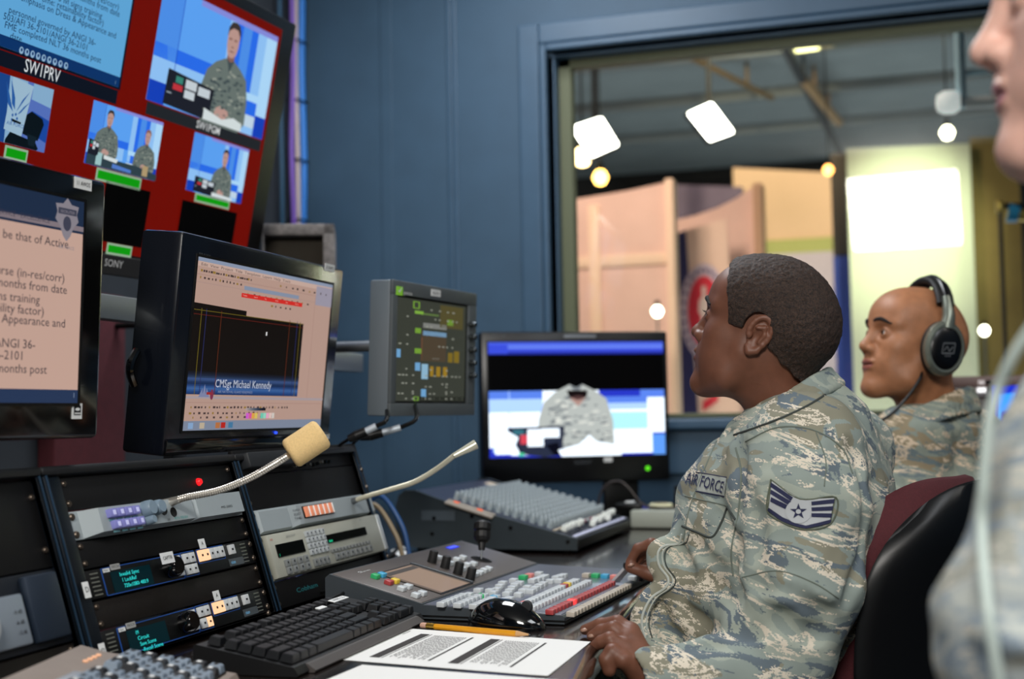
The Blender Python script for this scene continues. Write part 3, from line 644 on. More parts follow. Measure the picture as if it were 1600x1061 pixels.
for s, x, y, m, w_ in (('V3', 235, 590, RT, 0.008), ('M1', 680, 490, RT, 0.007), ('DIGITAL VTR BVW', 375, 560, KEYG, 0.032), ('SONY', 1010, 412, KEYG, 0.01)):
    p = K(x, y, zb, Y0); b.text(s, p[0], p[1], 0.0036, Y0-0.0004, m, width=w_)
b.build('lettering', base, smooth=False)
for x in (0.006, W-0.006):
    for z in (.1, .9):
        b = MB(); screws(b, [(x, H*z)], 0.0055); b.build('screw', base)
v1 = -zb/U1
blank(u0, u1, -zt/U1-1.5, -zt/U1-0.02, 'black blank panel with small plugs above the silver microphone panel')
base, W, H = blank(u0, u1, v1+0.02, 3.06, 'black blank panel with a faint teal script under the beige keypad unit') if v1 < 3.0 else (None, 0, 0)
if base:
    p = RP(462, 927); b = MB(); b.text('Cobham', p[0]-u0, max(p[1]-(-3.06*U1), 0.006), 0.0075, -0.0024, mat('teal_script', '#1f7f86', 0.5), width=0.075); b.build('script', base, smooth=False)
base, W, H = unit('patch_strip', 'dark patch strip with small sockets behind the thin gooseneck microphone', 'patch strip', u0, u1, -zt/U1-2.6, -zt/U1-1.52)
b = MB(); b.bb(0, W, -0.002, 0.006, 0, H, BLKP, 0.001); b.build('plate', base)
b = MB(); b.bb(W*.03, W*.48, -0.02, 0, H*.2, H*.8, mat('grey_black_tray', '#23262a', 0.5), 0.003); b.build('tray', base)
rng = random.Random(4)
for k in range(9):
    b = MB(); xx = W*(0.42+0.035*k); b.lathe([(0, 0.006), (0.003, 0.006), (0.0034, 0)], STEEL if k % 3 == 0 else BLKG, T(xx, -0.002, H*(0.15+0.1*rng.random())) @ Matrix.Rotation(R(90), 4, 'X'), 10); b.build('socket', base)
# cheeks closing the rack ends

# ================================================================== SCREENS
def textr(b, s, xe, z, h, y, m, kx):
    vs, fs, W = text_mesh(s); b.text(s, xe-W*kx, z, h, y, m, width=W*kx)
CAMO_T = G('#74817c', 0.75); CAMO_D = G('#4c5a5e', 0.7); CAMO_L = G('#a3aba0', 0.75); SKIN_T = G('#c9a197', 0.8); HAIR_T = G('#4b4240', 0.6); SKIN_S = G('#9a7066', 0.7)
def soldier(b, P, cu, top, s, y, look=0, seed=1, hands=True, head=True, wx=1.0, mats=None):
    """a seated uniformed presenter as drawn on the display; s = height of the figure in picture heights"""
    C, D, L, K, H_, KS = mats or (CAMO_T, CAMO_D, CAMO_L, SKIN_T, HAIR_T, SKIN_S)
    q = lambda a, v: P(cu+a*s*0.62*wx, top+v*s)
    if head:
        b.flat([q(-.075, .02), q(-.088, .1), q(-.085, .2), q(-.06, .285), q(-.02, .315), q(.03, .31), q(.07, .27), q(.09, .19), q(.092, .1), q(.08, .02), q(0, -.01)][::-1], y, K)
        b.flat([q(-.095, .12), q(-.09, .03), q(-.05, -.03), q(.02, -.04), q(.07, -.02), q(.1, .04), q(.1, .13), q(.085, .08), q(.05, .03), q(-.02, .025), q(-.075, .06)][::-1], y-.0003, H_)
        for e in (-.045, .035): b.flat([q(e-.02, .125), q(e-.02, .145), q(e+.02, .145), q(e+.02, .125)], y-.0004, KS)
        b.flat([q(-.01, .2), q(-.02, .215), q(.02, .215), q(.012, .2)], y-.0004, KS); b.flat([q(-.03, .245), q(-.03, .258), q(.03, .258), q(.03, .245)], y-.0004, KS)
        b.flat([q(-.05, .27), q(-.055, .36), q(.06, .36), q(.06, .27)], y+.0002, KS)
    b.flat([q(-.06, .33), q(-.2, .40), q(-.31, .5), q(-.36, .66), q(-.38, .86), q(-.3, 1.0), q(.28, 1.0), q(.36, .9), q(.35, .68), q(.29, .47), q(.18, .39), q(.06, .33), q(0, .37)], y, C)
    rng = random.Random(seed)
    for k in range(120):
        a = rng.uniform(-.33, .31); v = rng.uniform(.44, .97)
        if abs(a) > .1+.6*(v-.33) or abs(a) > .33: continue
        w_ = rng.uniform(.015, .045); h_ = rng.uniform(.006, .018)
        b.flat([q(a-w_, v), q(a-w_*.4, v+h_), q(a+w_*.5, v+h_*.6), q(a+w_, v-h_*.3), q(a+w_*.2, v-h_), q(a-w_*.6, v-h_*.5)], y-.0005-.00001*k, (D, D, L)[k % 3])
    b.flat([q(-.06, .33), q(-.02, .4), q(0, .47), q(.03, .4), q(.06, .33), q(0, .36)], y-.0008, D)
    if hands: b.flat([q(-.12, .84), q(-.05, .8), q(.08, .83), q(.1, .9), q(0, .95), q(-.12, .92)], y-.001, K)
SB = [G('#4f93ef', .9), G('#5ca2f4', .95), G('#8fc2f6', .95), G('#2a6ff0', .9), G('#a9d4f5', 1.0), G('#1846c8', .8), G('#c6dcee', .9), G('#8d93e6', .85)]
def set_bg(b, P, y, seed=0):
    def r(u0, u1, v0, v1, k, d=0): b.flat([P(u0, v1), P(u1, v1), P(u1, v0), P(u0, v0)], y-d*.0003, k)
    r(0, 1, 0, 1, SB[1]); r(0, .17, 0, .62, SB[0], 1); r(.17, .175, 0, .8, SB[5], 2); r(0, .55, .5, .62, SB[3], 1); r(0, .5, .62, .82, SB[2], 1); r(0, .13, .82, 1, SB[5], 2)
    r(.56, .63, 0, .8, SB[2], 1); r(.63, .82, .0, .62, SB[3], 1); r(.68, .76, .0, .62, SB[0], 2); r(.82, 1, 0, .8, SB[2], 1); r(.9, 1, 0, .8, SB[4], 2); r(0.3, 1, 0, .05, SB[7], 3)
    r(.56, 1, .62, .69, SB[4], 3); r(.6, .9, .69, .82, SB[3], 3); r(.55, .9, .82, .93, SB[6], 3); r(.9, 1, .8, 1, SB[5], 4); r(.55, .9, .93, 1, SB[2], 3)
def laptop(b, P, y, u0, u1, v0, v1):
    q = lambda a, c: P(u0+(u1-u0)*a, v0+(v1-v0)*c)
    b.flat([q(0, 0), q(-.02, .95), q(.8, 1.0), q(.98, .9), q(1, .12)], y, G('#2a2e3c', .5))
    for a0, a1, c0, c1, m in ((.17, .32, .12, .3, '#3f8f7f'), (.13, .33, .34, .5, '#cc3a44'), (.38, .62, .12, .36, '#d5dfe6'), (.38, .6, .4, .62, '#d5dfe6'), (.66, .92, .18, .42, '#d5dfe6'), (.02, .12, .6, .64, '#9aa6b0')):
        b.flat([q(a0, c1), q(a1, c1), q(a1, c0), q(a0, c0)], y-.0004, G(m, .8))
def rectmap(M, q, off=0.0):
    x0, x1, z0, z1 = R4(M, q, off); return lambda u, v: (x0+(x1-x0)*u, z1+(z0-z1)*v), (x0, x1, z0, z1)

# ------------------------------------------------------------------ big multiview display
MT = panel_frame(CAM+Vector((-1.774, 2.454, 0.737))*0.8, 4.245, -11.257)
def c1(x, y): return (x/2.527, y/2.527)
_, PG = rectmap(MT, [c1(622, -58), c1(1082, 130), c1(1010, 548), c1(558, 392)])
# outer casing from the top right and bottom edges
xr = loc_on(MT, 458, 36)[0]; zt = loc_on(MT, 428, 48)[1]+0.034; zb = loc_on(MT, 255, 442)[1]
xl = xr-1.0
base = thing('multiview_display', 'large wall display with red background tiled with presenter pictures', 'display', MT @ T((xl+xr)/2, 0, zb)); ox, oz = (xl+xr)/2, zb
Mo = Matrix.Translation((-ox, 0, -oz))
def B(): q = MB(); q.M = Mo; return q
b = B(); b.bb(xl, xr, -0.012, 0.07, zb, zt, mat('tv_casing', '#050505', 0.3, spec=.3), 0.006); b.build('casing', base)
b = B(); b.bb(xl+0.15, xr-0.15, 0.07, 0.14, zb+0.1, zt-0.1, BLKM, 0.01); cy = MT.inverted() @ Vector((LX, 2.2, 1.7)); b.bb(ox-0.12, ox+0.12, 0.13, 0.13+0.2, zb+0.25, zb+0.4, BLKM, 0.004); b.build('wall_bracket', base)
sr = loc_on(MT, *c1(1092, 140))[0]; st = zt-0.028; sb = loc_on(MT, 255, 408)[1]
RED = G('#7a0e05', .75); y = -0.0128
b = B(); b.bb(xl+0.03, sr, y, y+0.001, sb, st, RED); scr = b.build('screen', base, smooth=False)
b = B(); b.bb(xl, xr, -0.016, -0.01, zb, sb-0.004, mat('tv_lower_bezel', '#2b2a2a', 0.35), 0.003); t = loc_on(MT, 170, 411); b.text('SONY', t[0]-0.032, t[1]-0.006, 0.014, -0.0165, G('#c8c8c8', .5)); b.build('bezel', base, smooth=False)
y -= .0006
def tile(nm): return B(), nm
# programme picture
P, rr = rectmap(MT, [c1(622, -58), c1(1082, 130), c1(1010, 548), c1(558, 392)])
b = B(); set_bg(b, P, y); soldier(b, P, .6, .09, .93, y-.002, seed=3); laptop(b, P, y-.0035, .12, .5, .68, 1.0)
b.flat([P(.44, .9), P(.44, 1.0), P(.78, 1.0), P(.78, .93), P(.7, .9), P(.6, .95)], y-.004, G('#dfe9ea', .85)); b.build('programme_picture', scr, smooth=False)
# programme / preview name bars
def bar(q, s, tp, w_, nm, col, colt):
    x0, x1, z0, z1 = R4(MT, q); b = B(); b.rect(x0, x1, z0, z1, y-.001, G(col, .6)); a = loc_on(MT, *tp[0]); c = loc_on(MT, *tp[1]); b.text(s, a[0], a[1], w_, y-.0016, G(colt, .85), width=c[0]-a[0], bold=.012); b.build(nm, scr, smooth=False)
bar([c1(555, 400), c1(1010, 552), c1(1003, 598), c1(552, 445)], 'SW1PGM', (c1(750, 500), c1(842, 530)), .0155, 'name_bar', '#2b3036', '#d8dcdc')
pv = R4(MT, [c1(0, -190), c1(500, 0), c1(443, 343), c1(0, 205)]); pz1 = pv[3]
px1 = (loc_on(MT, *c1(500, 0))[0]+loc_on(MT, *c1(443, 343))[0])/2; pz0 = loc_on(MT, *c1(440, 342))[1]; px0 = px1-(rr[1]-rr[0])
b = B(); b.rect(px0-.006, px1+.006, pz0-.004, st, y, G('#0a1a30', .5)); b.rect(px0, px1, pz0, st-.01, y-.0006, G('#64aee2', .85)); z1_ = loc_on(MT, *c1(440, 300))[1]
b.rect(px0, px1, pz0, z1_, y-.001, G('#0f3c78', .7))
TX = G('#14325c', .55)
def c2(x, y_): return (x/6.633, y_/6.633)
a = loc_on(MT, *c2(0, 310)); e = loc_on(MT, *c2(975, 645)); W0 = text_mesh('ME completed NLT 36 months post')[2]; kx = (e[0]-a[0])/W0; hh = 0.0112
for s, p in (('course (in-res/corr)', (1160, 98)), ('36 months from date', (1168, 172)), ('or 5 lvl signs training', (985, 192)), ('time: retainability factor)', (1000, 268)), ('emphasis on Dress & Appearance and', (1130, 395)), ('personnel governed by ANGI 36-', (920, 472)), ('503/AFI 36-2101/ANGI 36-2101', (830, 518)), ('FME completed NLT 36 months post', (975, 650)), ('date', (150, 436))):
    e = loc_on(MT, *c2(*p)); textr(b, s, e[0], e[1], hh, y-.0016, TX, kx)
for k in range(9):
    p = loc_on(MT, *c2(150+k*58, 515+k*20)); b.ell(p[0], p[1], .005, .0062, y-.0018, G('#9fc6e8', .7), 14); b.ell(p[0], p[1]+.001, .0022, .003, y-.0022, G('#0f3c78', .7), 10)
p = loc_on(MT, *c2(1118, 860)); b.text('1', p[0], p[1], .006, y-.002, G('#9fc6e8', .7)); b.build('preview_picture', scr, smooth=False)
b = B(); z2 = loc_on(MT, *c1(440, 412))[1]; b.rect(px0, px1, z2, pz0-.006, y-.001, G('#121b2b', .6)); a = loc_on(MT, *c1(66, 278)); c = loc_on(MT, *c1(207, 322)); b.text('SW1PRV', a[0], a[1], .0225, y-.0016, G('#e4eaee', .85), width=c[0]-a[0]); b.build('name_bar', scr, smooth=False)
# small pictures
P, rr = rectmap(MT, [c1(345, 395), c1(622, 478), c1(588, 708), c1(310, 645)])
b = B(); set_bg(b, P, y); soldier(b, P, .24, .1, .75, y-.002, seed=5); soldier(b, P, .8, .22, .7, y-.002, seed=6, mats=(CAMO_T, CAMO_D, CAMO_L, SKIN_T, SKIN_S, SKIN_S))
b.flat([P(0, .78), P(.3, .84), P(.7, .84), P(1, .9), P(1, 1), P(0, 1)][::-1], y-.0036, G('#3c525c', .6)); b.flat([P(.35, .9), P(.62, .93), P(.62, .98), P(.35, .97)][::-1], y-.004, G('#5a86d8', .8))
b.flat([P(.78, .8), P(.78, .97), P(.86, .97), P(.86, .8)], y-.004, G('#c9b083', .7)); b.flat([P(.12, .78), P(.12, .98), P(.2, .98), P(.2, .78)], y-.004, G('#a9d2d4', .8)); laptop(b, P, y-.0042, 0, .14, .6, .85); b.flat([P(.22, .8), P(.22, .86), P(.4, .88), P(.42, .82)], y-.0044, G('#dfe9ea', .85)); b.build('camera_picture', scr, smooth=False)
P, rr = rectmap(MT, [c1(752, 520), c1(962, 588), c1(930, 800), c1(708, 748)])
b = B(); set_bg(b, P, y); soldier(b, P, .58, .16, .86, y-.002, seed=8); laptop(b, P, y-.0036, .1, .46, .72, 1.0); b.flat([P(.42, .93), P(.42, 1), P(.8, 1), P(.8, .95)], y-.004, G('#dfe9ea', .85)); b.build('camera_picture', scr, smooth=False)
P, rr = rectmap(MT, [c1(-110, 262), c1(190, 345), c1(150, 603), c1(-150, 520)])
b = B(); b.flat([P(0, 1), P(1, 1), P(1, 0), P(0, 0)], y, G('#8fb9dc', .8)); b.flat([P(.64, 1), P(1, 1), P(1, .3), P(.72, .25), P(.72, 0), P(.64, 0)], y-.0004, G('#5b79c8', .8)); b.flat([P(.75, .75), P(1, .85), P(1, .5), P(.75, .42)], y-.0008, G('#1d4fb0', .75)); b.flat([P(0, 1), P(.45, 1), P(.4, 0), P(0, 0)], y-.0004, G('#1f4f9c', .7)); b.flat([P(.42, .8), P(.66, .85), P(.72, .05), P(.44, 0)], y-.0006, G('#a6c7de', .8))
WG = G('#2b62ad', .8)
for pts in (((.42, .05), (.47, .4), (.52, .48), (.5, .3)), ((.36, .1), (.42, .42), (.5, .52), (.43, .3)), ((.68, .15), (.56, .46), (.54, .5), (.6, .3)), ((.7, .3), (.6, .5), (.56, .54), (.63, .4))): b.flat([P(*p) for p in pts], y-.0012, WG)
for k in range(5):
    a_ = k*2*math.pi/5; b.flat([P(.53+.035*math.cos(a_)+dx, .6+.06*math.sin(a_)+dz) for dx, dz in ((-.015, 0), (0, .03), (.015, 0), (0, -.03))], y-.0012, WG)
pc = P(.44, .72); b.text('AIR FORCE', pc[0], pc[1], .006, y-.0012, WG)
CH = G('#10202a', .45); b.flat([P(.66, .8), P(.68, .5), P(.74, .43), P(.9, .5), P(.93, .58), P(.88, .85)], y-.0016, CH); b.flat([P(.45, .95), P(.5, .82), P(.85, .88), P(.9, .97), P(.88, 1), P(.45, 1)], y-.0018, CH); b.flat([P(.5, .62), P(.62, .64), P(.62, .67), P(.5, .66)][::-1], y-.002, CH); b.flat([P(.72, .78), P(.86, .8), P(.84, .95), P(.76, .95)], y-.002, G('#1b2f3b', .5)); b.build('camera_picture', scr, smooth=False)
def audio(q):
    x0, x1, z0, z1 = R4(MT, q); b = B(); b.rect(x0-.004, x1+.004, z0-.004, z1+.004, y-.001, G('#a8c8a8', .7)); b.rect(x0, x1, z0, z1, y-.0016, G('#10a512', .8)); b.build('audio_bar', scr, smooth=False)
audio([c1(362, 670), c1(530, 706), c1(525, 738), c1(358, 702)]); audio([c1(752, 768), c1(882, 795), c1(878, 815), c1(750, 788)]); audio([c1(0, 580), c1(78, 597), c1(74, 632), c1(-4, 612)]); audio([c1(405, 962), c1(494, 978), c1(488, 1006), c1(400, 990)])
def blackt(q, bl=True):
    x0, x1, z0, z1 = R4(MT, q); b = B(); b.rect(x0, x1, z0, z1, y-.001, G('#060505', .2)); b.build('black_tile', scr, smooth=False)
blackt([c1(395, 712), c1(572, 752), c1(535, 980), c1(360, 940)]); blackt([c1(700, 790), c1(917, 835), c1(885, 1010), c1(665, 970)]); blackt([c1(-120, 625), c1(135, 655), c1(120, 760), c1(-130, 720)])

# ------------------------------------------------------------------ desktop monitors on the rail
def monitor(name, label, M, x0, x1, z0, z1, th, m=BLKG, bev=0.006, ysc=0.0, screen=None, sm=None, arm=True, back=None, rail_x=-1.253, cat='monitor'):
    base = thing(name, label, cat, M @ T((x0+x1)/2, 0, z0)); o = T(-(x0+x1)/2, 0, -z0)
    q = MB(); q.M = o; q.bb(x0, x1, 0, th, z0, z1, m, bev); q.build('casing', base)
    if screen:
        s0, s1, t0, t1 = screen; q = MB(); q.M = o; q.bb(s0, s1, -0.0008, 0.001, t0, t1, sm); s = q.build('screen', base, smooth=False)
        q = MB(); q.M = o; w_ = 0.004
        for a in ((s0-w_, s1+w_, t1, t1+w_), (s0-w_, s1+w_, t0-w_, t0), (s0-w_, s0, t0, t1), (s1, s1+w_, t0, t1)): q.bb(a[0], a[1], -0.002, 0.001, a[2], a[3], BLK)
        q.build('screen_frame', base, smooth=False)
    if arm:
        q = MB(); q.M = o; xm, zm_ = (x0+x1)/2, z0*.45+z1*.55
        q.bb(xm-0.06, xm+0.06, th, th+0.015, zm_-0.06, zm_+0.06, DULL, 0.003)
        w0 = M @ Vector((xm, th+0.01, zm_)); w1 = Vector((rail_x, w0.y, w0.z)); Mi = M.inverted(); q.cyl(Mi @ w0, Mi @ w1, 0.011, m=DULL); q.build('mount_arm', base)
    return base, o
def MBo(o): q = MB(); q.M = o; return q
# --- near monitor with the text slide
M2 = panel_frame(Vector((-1.0, 1.42, 1.12)), 3.5, -2.2)
def cm2(x, y_): return (x/2.08, 250+y_/2.08)
x1 = loc_on(M2, 163, 400)[0]; z1 = loc_on(M2, 144, 279)[1]; z0 = loc_on(M2, 100, 686)[1]; x0 = x1-0.47
s1 = (loc_on(M2, *cm2(272, 140))[0]+loc_on(M2, *cm2(248, 788))[0])/2; t1 = loc_on(M2, *cm2(272, 138))[1]; t0 = loc_on(M2, *cm2(248, 790))[1]; s0 = s1-0.405
BG2 = G('#cdaa9b', .85)
m2, o = monitor('slide_monitor', 'black monitor at left edge showing a pinkish text slide', M2, x0, x1, z0, z1, 0.05, screen=(s0, s1, t0, t1), sm=BG2, rail_x=-1.253)
scr = [c for c in m2.children if c.name.startswith('screen') and 'frame' not in c.name][0]; y = -.0012
b = MBo(o); zb_ = loc_on(M2, *cm2(120, 215))[1]; b.rect(s0, s1, zb_, t1, y, G('#24344f', .75)); zl = loc_on(M2, *cm2(120, 190))[1]; b.rect(s0, s1, zb_+.003, zl, y-.0003, G('#8c7f86', .8)); b.text('INTEGRITY - SERVICE - EXCELLENCE', s1-.2, zb_+.006, .006, y-.0006, G('#4a4658', .6))
b.rect(s0, s1, t0, loc_on(M2, *cm2(120, 745))[1], y, G('#2c3e60', .75)); b.build('slide_banner', scr, smooth=False)
b = MBo(o); p = loc_on(M2, *cm2(214, 190)); sz = .022; SH = G('#8d8790', .85); SH2 = G('#4a4c5e', .7)
b.flat([(p[0]+a*sz, p[1]+c*sz) for a, c in ((0, 1.15), (.35, .8), (.95, .75), (.8, .3), (.95, -.1), (.55, -.5), (.3, -1.0), (0, -1.3), (-.3, -1.0), (-.55, -.5), (-.95, -.1), (-.8, .3), (-.95, .75), (-.35, .8))][::-1], y-.0008, SH)
b.rect(p[0]-.75*sz, p[0]+.75*sz, p[1]+.2*sz, p[1]+.55*sz, y-.0012, SH2); b.text('RECRUITER', p[0], p[1]+.28*sz, .0035, y-.0015, SH, align='C'); b.ell(p[0], p[1]-.3*sz, .33*sz, .42*sz, y-.0012, SH2); b.text('AIR FORCE', p[0], p[1]-1.75*sz, .004, y-.0015, SH, align='C'); b.build('slide_badge', scr, smooth=False)
b = MBo(o); a = loc_on(M2, *cm2(4, 246)); e = loc_on(M2, *cm2(218, 285)); kx = (e[0]-a[0])/text_mesh('be that of Active')[2]; T2 = G('#45414c', .55)
for s, p in (('be that of Active', (218, 288)), ('course (in-res/corr)', (205, 398)), ('36 months from date', (213, 436)), ('or 5 lvl signs training', (125, 468)), ('time: retainability factor)', (138, 506)), ('emphasis on Dress & Appearance and', (207, 545)), ('personnel governed by ANGI 36-', (110, 614)), ('503/AFI 36-2101/ANGI 36-2101', (68, 650)), ('FME completed NLT 36 months post', (148, 695))):
    e = loc_on(M2, *cm2(*p)); Wt = text_mesh(s)[2]*kx
    while Wt > e[0]-s0-.004 and ' ' in s: s = s.split(' ', 1)[1]; Wt = text_mesh(s)[2]*kx
    b = MBo(o); textr(b, s, e[0], e[1], .0105, y-.0006, T2, kx); b.build('text_line', scr, smooth=False)
b = MBo(o)
p = loc_on(M2, *cm2(232, 772)); b.text('1', p[0], p[1], .006, y-.0008, G('#9fb3d0', .7)); b.build('page_number', scr, smooth=False)
b = MBo(o); q4 = R4(M2, [cm2(242, 52), cm2(297, 68), cm2(296, 102), cm2(241, 90)]); b.bb(q4[0], q4[1], -.0008, .0005, q4[2], q4[3], WHITE); b.text('11 AWOS', q4[0]+.003, q4[2]+(q4[3]-q4[2])*.3, (q4[3]-q4[2])*.4, -.0012, INK, width=(q4[1]-q4[0])*.8); b.build('sticker', m2, smooth=False)
b = MBo(o); q4 = R4(M2, [cm2(234, 790), cm2(266, 792), cm2(264, 843), cm2(232, 840)]); b.bb(q4[0], q4[1], -.0008, .0005, q4[2], q4[3], WHITE); xx, zz, w_, h_ = q4[0], q4[2], q4[1]-q4[0], q4[3]-q4[2]; b.rect(xx+w_*.15, xx+w_*.85, zz+h_*.25, zz+h_*.85, -.0012, INK); b.ell(xx+w_*.5, zz+h_*.62, w_*.24, h_*.1, -.0016, WHITE); b.rect(xx+w_*.2, xx+w_*.8, zz+h_*.32, zz+h_*.4, -.0016, WHITE); b.build('sticker', m2, smooth=False)
# --- editing monitor
M3 = panel_frame(Vector((-1.008, 1.656, 1.283)), 0, -6.15)
def cm3(x, y_): return (280+x/3.423, 390+y_/3.423)
def L3(x, y_): return loc_on(M3, *cm3(x, y_))
x0, x1, z0, z1 = R4(M3, [(287.4, 367.7), (542.3, 417.8), (509, 702), (250, 734)])
s0, s1, t0, t1 = R4(M3, [(308, 406.5), (519.6, 440.5), (499.7, 662), (283, 679)])
z0 += .012
m3, o = monitor('editing_monitor', 'black monitor with caption editing software behind the yellow foam microphone', M3, x0, x1, z0, z1, 0.07, m=mat('blue_black_case', '#0b0f18', 0.25, coat=.4), screen=(s0, s1, t0, t1), sm=G('#c4a294', .78), rail_x=-1.253)
scr = [c for c in m3.children if c.name.startswith('screen') and 'frame' not in c.name][0]; y = -.0012
def fz(v): return t1+(t0-t1)*v
def fx(u): return s0+(s1-s0)*u
b = MBo(o); PB2 = G('#8f9ab0', .8)
for v0, v1, c in ((0, .022, '#93a0b8'), (.022, .05, '#d2b3a6'), (.095, .1, '#b79488'), (.14, .145, '#b99a90'), (.945, 1.0, '#8791a6'), (.8, .815, '#b0a3a8'), (.835, .84, '#b79488')): b.rect(fx(0), fx(1), fz(v1), fz(v0), y, G(c, .8))
b.rect(fx(.31), fx(.72), fz(.142), fz(.118), y-.0003, PB2); b.rect(fx(.86), fx(1), fz(.16), fz(.03), y-.0003, G('#a9a3b4', .75)); b.rect(fx(.855), fx(.86), fz(.8), fz(.1), y-.0003, G('#b79488', .8)); b.build('window_bands', scr, smooth=False)
b = MBo(o); dk = G('#5b4a48', .6); rng = random.Random(11)
b.text('Edit  View  Project  Title  Templates  Layers  Help  Tools', fx(.02), fz(.046), .0042, y-.0005, dk, width=(s1-s0)*.62)
for v, n, u0_, u1_ in ((.075, 22, .02, .36), (.115, 12, .02, .3), (.078, 9, .55, .98), (.865, 30, .03, .72), (.9, 16, .02, .5), (.925, 14, .05, .62), (.165, 12, .33, .82), (.215, 5, .5, .68)):
    for k in range(n):
        u = u0_+(u1_-u0_)*(k+.3*rng.random())/n; b.rect(fx(u), fx(u+.006+.01*rng.random()), fz(v+.006), fz(v-.004-.004*rng.random()), y-.0005, dk if k % 5 else G('#a8863a', .7))
b.build('tool_icons', scr, smooth=False)
b = MBo(o); RB_ = G('#d8302a', .85); q4 = R4(M3, [cm3(328, 238), cm3(655, 280), cm3(652, 300), cm3(327, 262)]); b.rect(*q4, y-.0006, RB_)
for k, s in enumerate(('Template', 'Event 01', 'Kay', 'Started', '1 Item', 'Row 4 to')): b.text(s, q4[0]+(q4[1]-q4[0])*(.02+.17*k), q4[2]+(q4[3]-q4[2])*.35, (q4[3]-q4[2])*.35, y-.001, G('#f0c0b0', .8))
b.build('red_row', scr, smooth=False)
b = MBo(o); v0, v1 = .27, .79; u1_ = .715+.06
b.flat([(fx(0), fz(v1)), (fx(u1_), fz(v1)), (fx(u1_), fz(.305)), (fx(.34), fz(.3)), (fx(.34), fz(.27)), (fx(0), fz(.262))], y-.0006, G('#231c18', .35))
for k in range(14):
    v = .655+.0095*k; b.rect(fx(0), fx(u1_), fz(v+.0096), fz(v), y-.0009, G(('#1c1e28', '#20263a', '#27344f', '#34486c', '#47629a', '#3f5a8e', '#2b4372', '#223a66', '#2a4a84', '#3c64a6', '#4a76b8', '#3d69ae', '#2f5698', '#274a88')[k], .6))
for u, c in ((.045, '#8a7a2a'), (.075, '#3a3f7a'), (.17, '#7a3a22'), (.66, '#7a3a22'), (.72, '#3a3f7a'), (.745, '#8a7a2a')): b.rect(fx(u), fx(u+.004), fz(.79), fz(.29), y-.0012, G(c, .5))
for v, c in ((.3, '#8a7a2a'), (.325, '#7a2a22')): b.rect(fx(0), fx(u1_), fz(v+.004), fz(v), y-.0012, G(c, .5))
p = L3(460, 450); b.rect(p[0]-.002, p[0]+.002, p[1]-.003, p[1]+.003, y-.0014, G('#e8e8e8', .9)); b.build('caption_preview', scr, smooth=False)
b = MBo(o); p = L3(178, 775); e = L3(480, 775); b.text('CMSgt Michael Kennedy', p[0], fz(.745), .0125, y-.0018, G('#c9cfe0', .85), width=e[0]-p[0]); b.text('AIR NATIONAL GUARD READINESS', p[0]+.01, fz(.778), .004, y-.0018, G('#9aa6c8', .7), width=(e[0]-p[0])*.6)
p = L3(125, 760)
for a in (-.5, 0, .5): b.flat([(p[0]+a*.02-.006, p[1]-.008), (p[0]+a*.02+.006, p[1]-.008), (p[0]+a*.012, p[1]+.012-abs(a)*.012)], y-.0018, G('#8f96bc', .7))
b.ell(p[0]+.022, p[1]-.004, .005, .008, y-.0019, G('#8c3a58', .7)); b.rect(fx(.12), fx(.16), fz(.79), fz(.775), y-.0019, G('#b03030', .7)); b.build('caption_text', scr, smooth=False)
b = MBo(o)
for k in range(16): b.rect(fx(.395+.009*k), fx(.404+.009*k), fz(.885), fz(.868), y-.0006, G(('#c8b4b0', '#b6a6a6', '#a49a9c', '#928e94', '#80828c', '#707684', '#606a7a', '#525e70', '#465266', '#3a465a', '#303c50', '#283244', '#202a3a', '#182030', '#101826', '#080c14')[k], .7))
for k, c in enumerate(('#d860d8', '#e05aa0', '#e8a848', '#e0c860', '#c8a090', '#70d0b8', '#90e0c8', '#f0a8c8', '#e8c8c0', '#d8d0c8')): b.rect(fx(.4+.021*k), fx(.419+.021*k), fz(.935), fz(.9), y-.0006, G(c, .85))
for u, c in ((.03, '#8fb0d8'), (.1, '#c8b8a0'), (.2, '#c07848'), (.235, '#c02a22'), (.285, '#4a80a8')): b.rect(fx(u), fx(u+.03), fz(.99), fz(.955), y-.0006, G(c, .8))
b.build('palette', scr, smooth=False)
b = MBo(o); p = loc_on(M3, 392, 698); b.text('SONY', p[0]-.004, p[1]-.004, .0105, -.0006, mat('silver_print', '#b5b5b0', 0.35, 0.6), width=.042); p = loc_on(M3, 310, 400); b.text('BRAVIA', p[0], p[1], .0055, -.0006, mat('grey_print', '#55585a', 0.4), width=.034); b.build('lettering', m3, smooth=False)
b = MBo(o); q4 = R4(M3, [(508, 411.5), (522.5, 414), (522, 425.5), (507.5, 422.5)]); b.bb(q4[0], q4[1], -.0008, .0005, q4[2], q4[3], WHITE); b.text('21 WATS', q4[0]+.002, q4[2]+(q4[3]-q4[2])*.3, (q4[3]-q4[2])*.35, -.0012, INK, width=(q4[1]-q4[0])*.8); b.build('sticker', m3, smooth=False)
b = MBo(o); p = loc_on(M3, 430, 676); b.box((p[0], -.001, p[1]), (.006, .004, .004), glow('blue_led', '#2a4cff', 2.0), .001); b.build('power_light', m3)
b = MBo(o); b.bb(x0+.004, x1-.004, -.003, .002, z0+.002, t0-.012, mat('gloss_lower_bezel', '#08080a', 0.08, coat=.6), .002); b.build('lower_bezel', m3)
b = MBo(o); q = M3.inverted() @ on('x', -1.06, 226, 577); pts = [(x0-.002+.001*k, .02+.03*math.sin(k*math.pi/10)+.0, (z0+z1)/2-.03+.07*k/10) for k in range(11)]
b.tube([(x0-.012-.014*math.sin(k*math.pi/8), .05, (z0*.62+z1*.38)-.025+.05*k/8) for k in range(9)], .006, BLKG); b.build('cable_hook', m3)
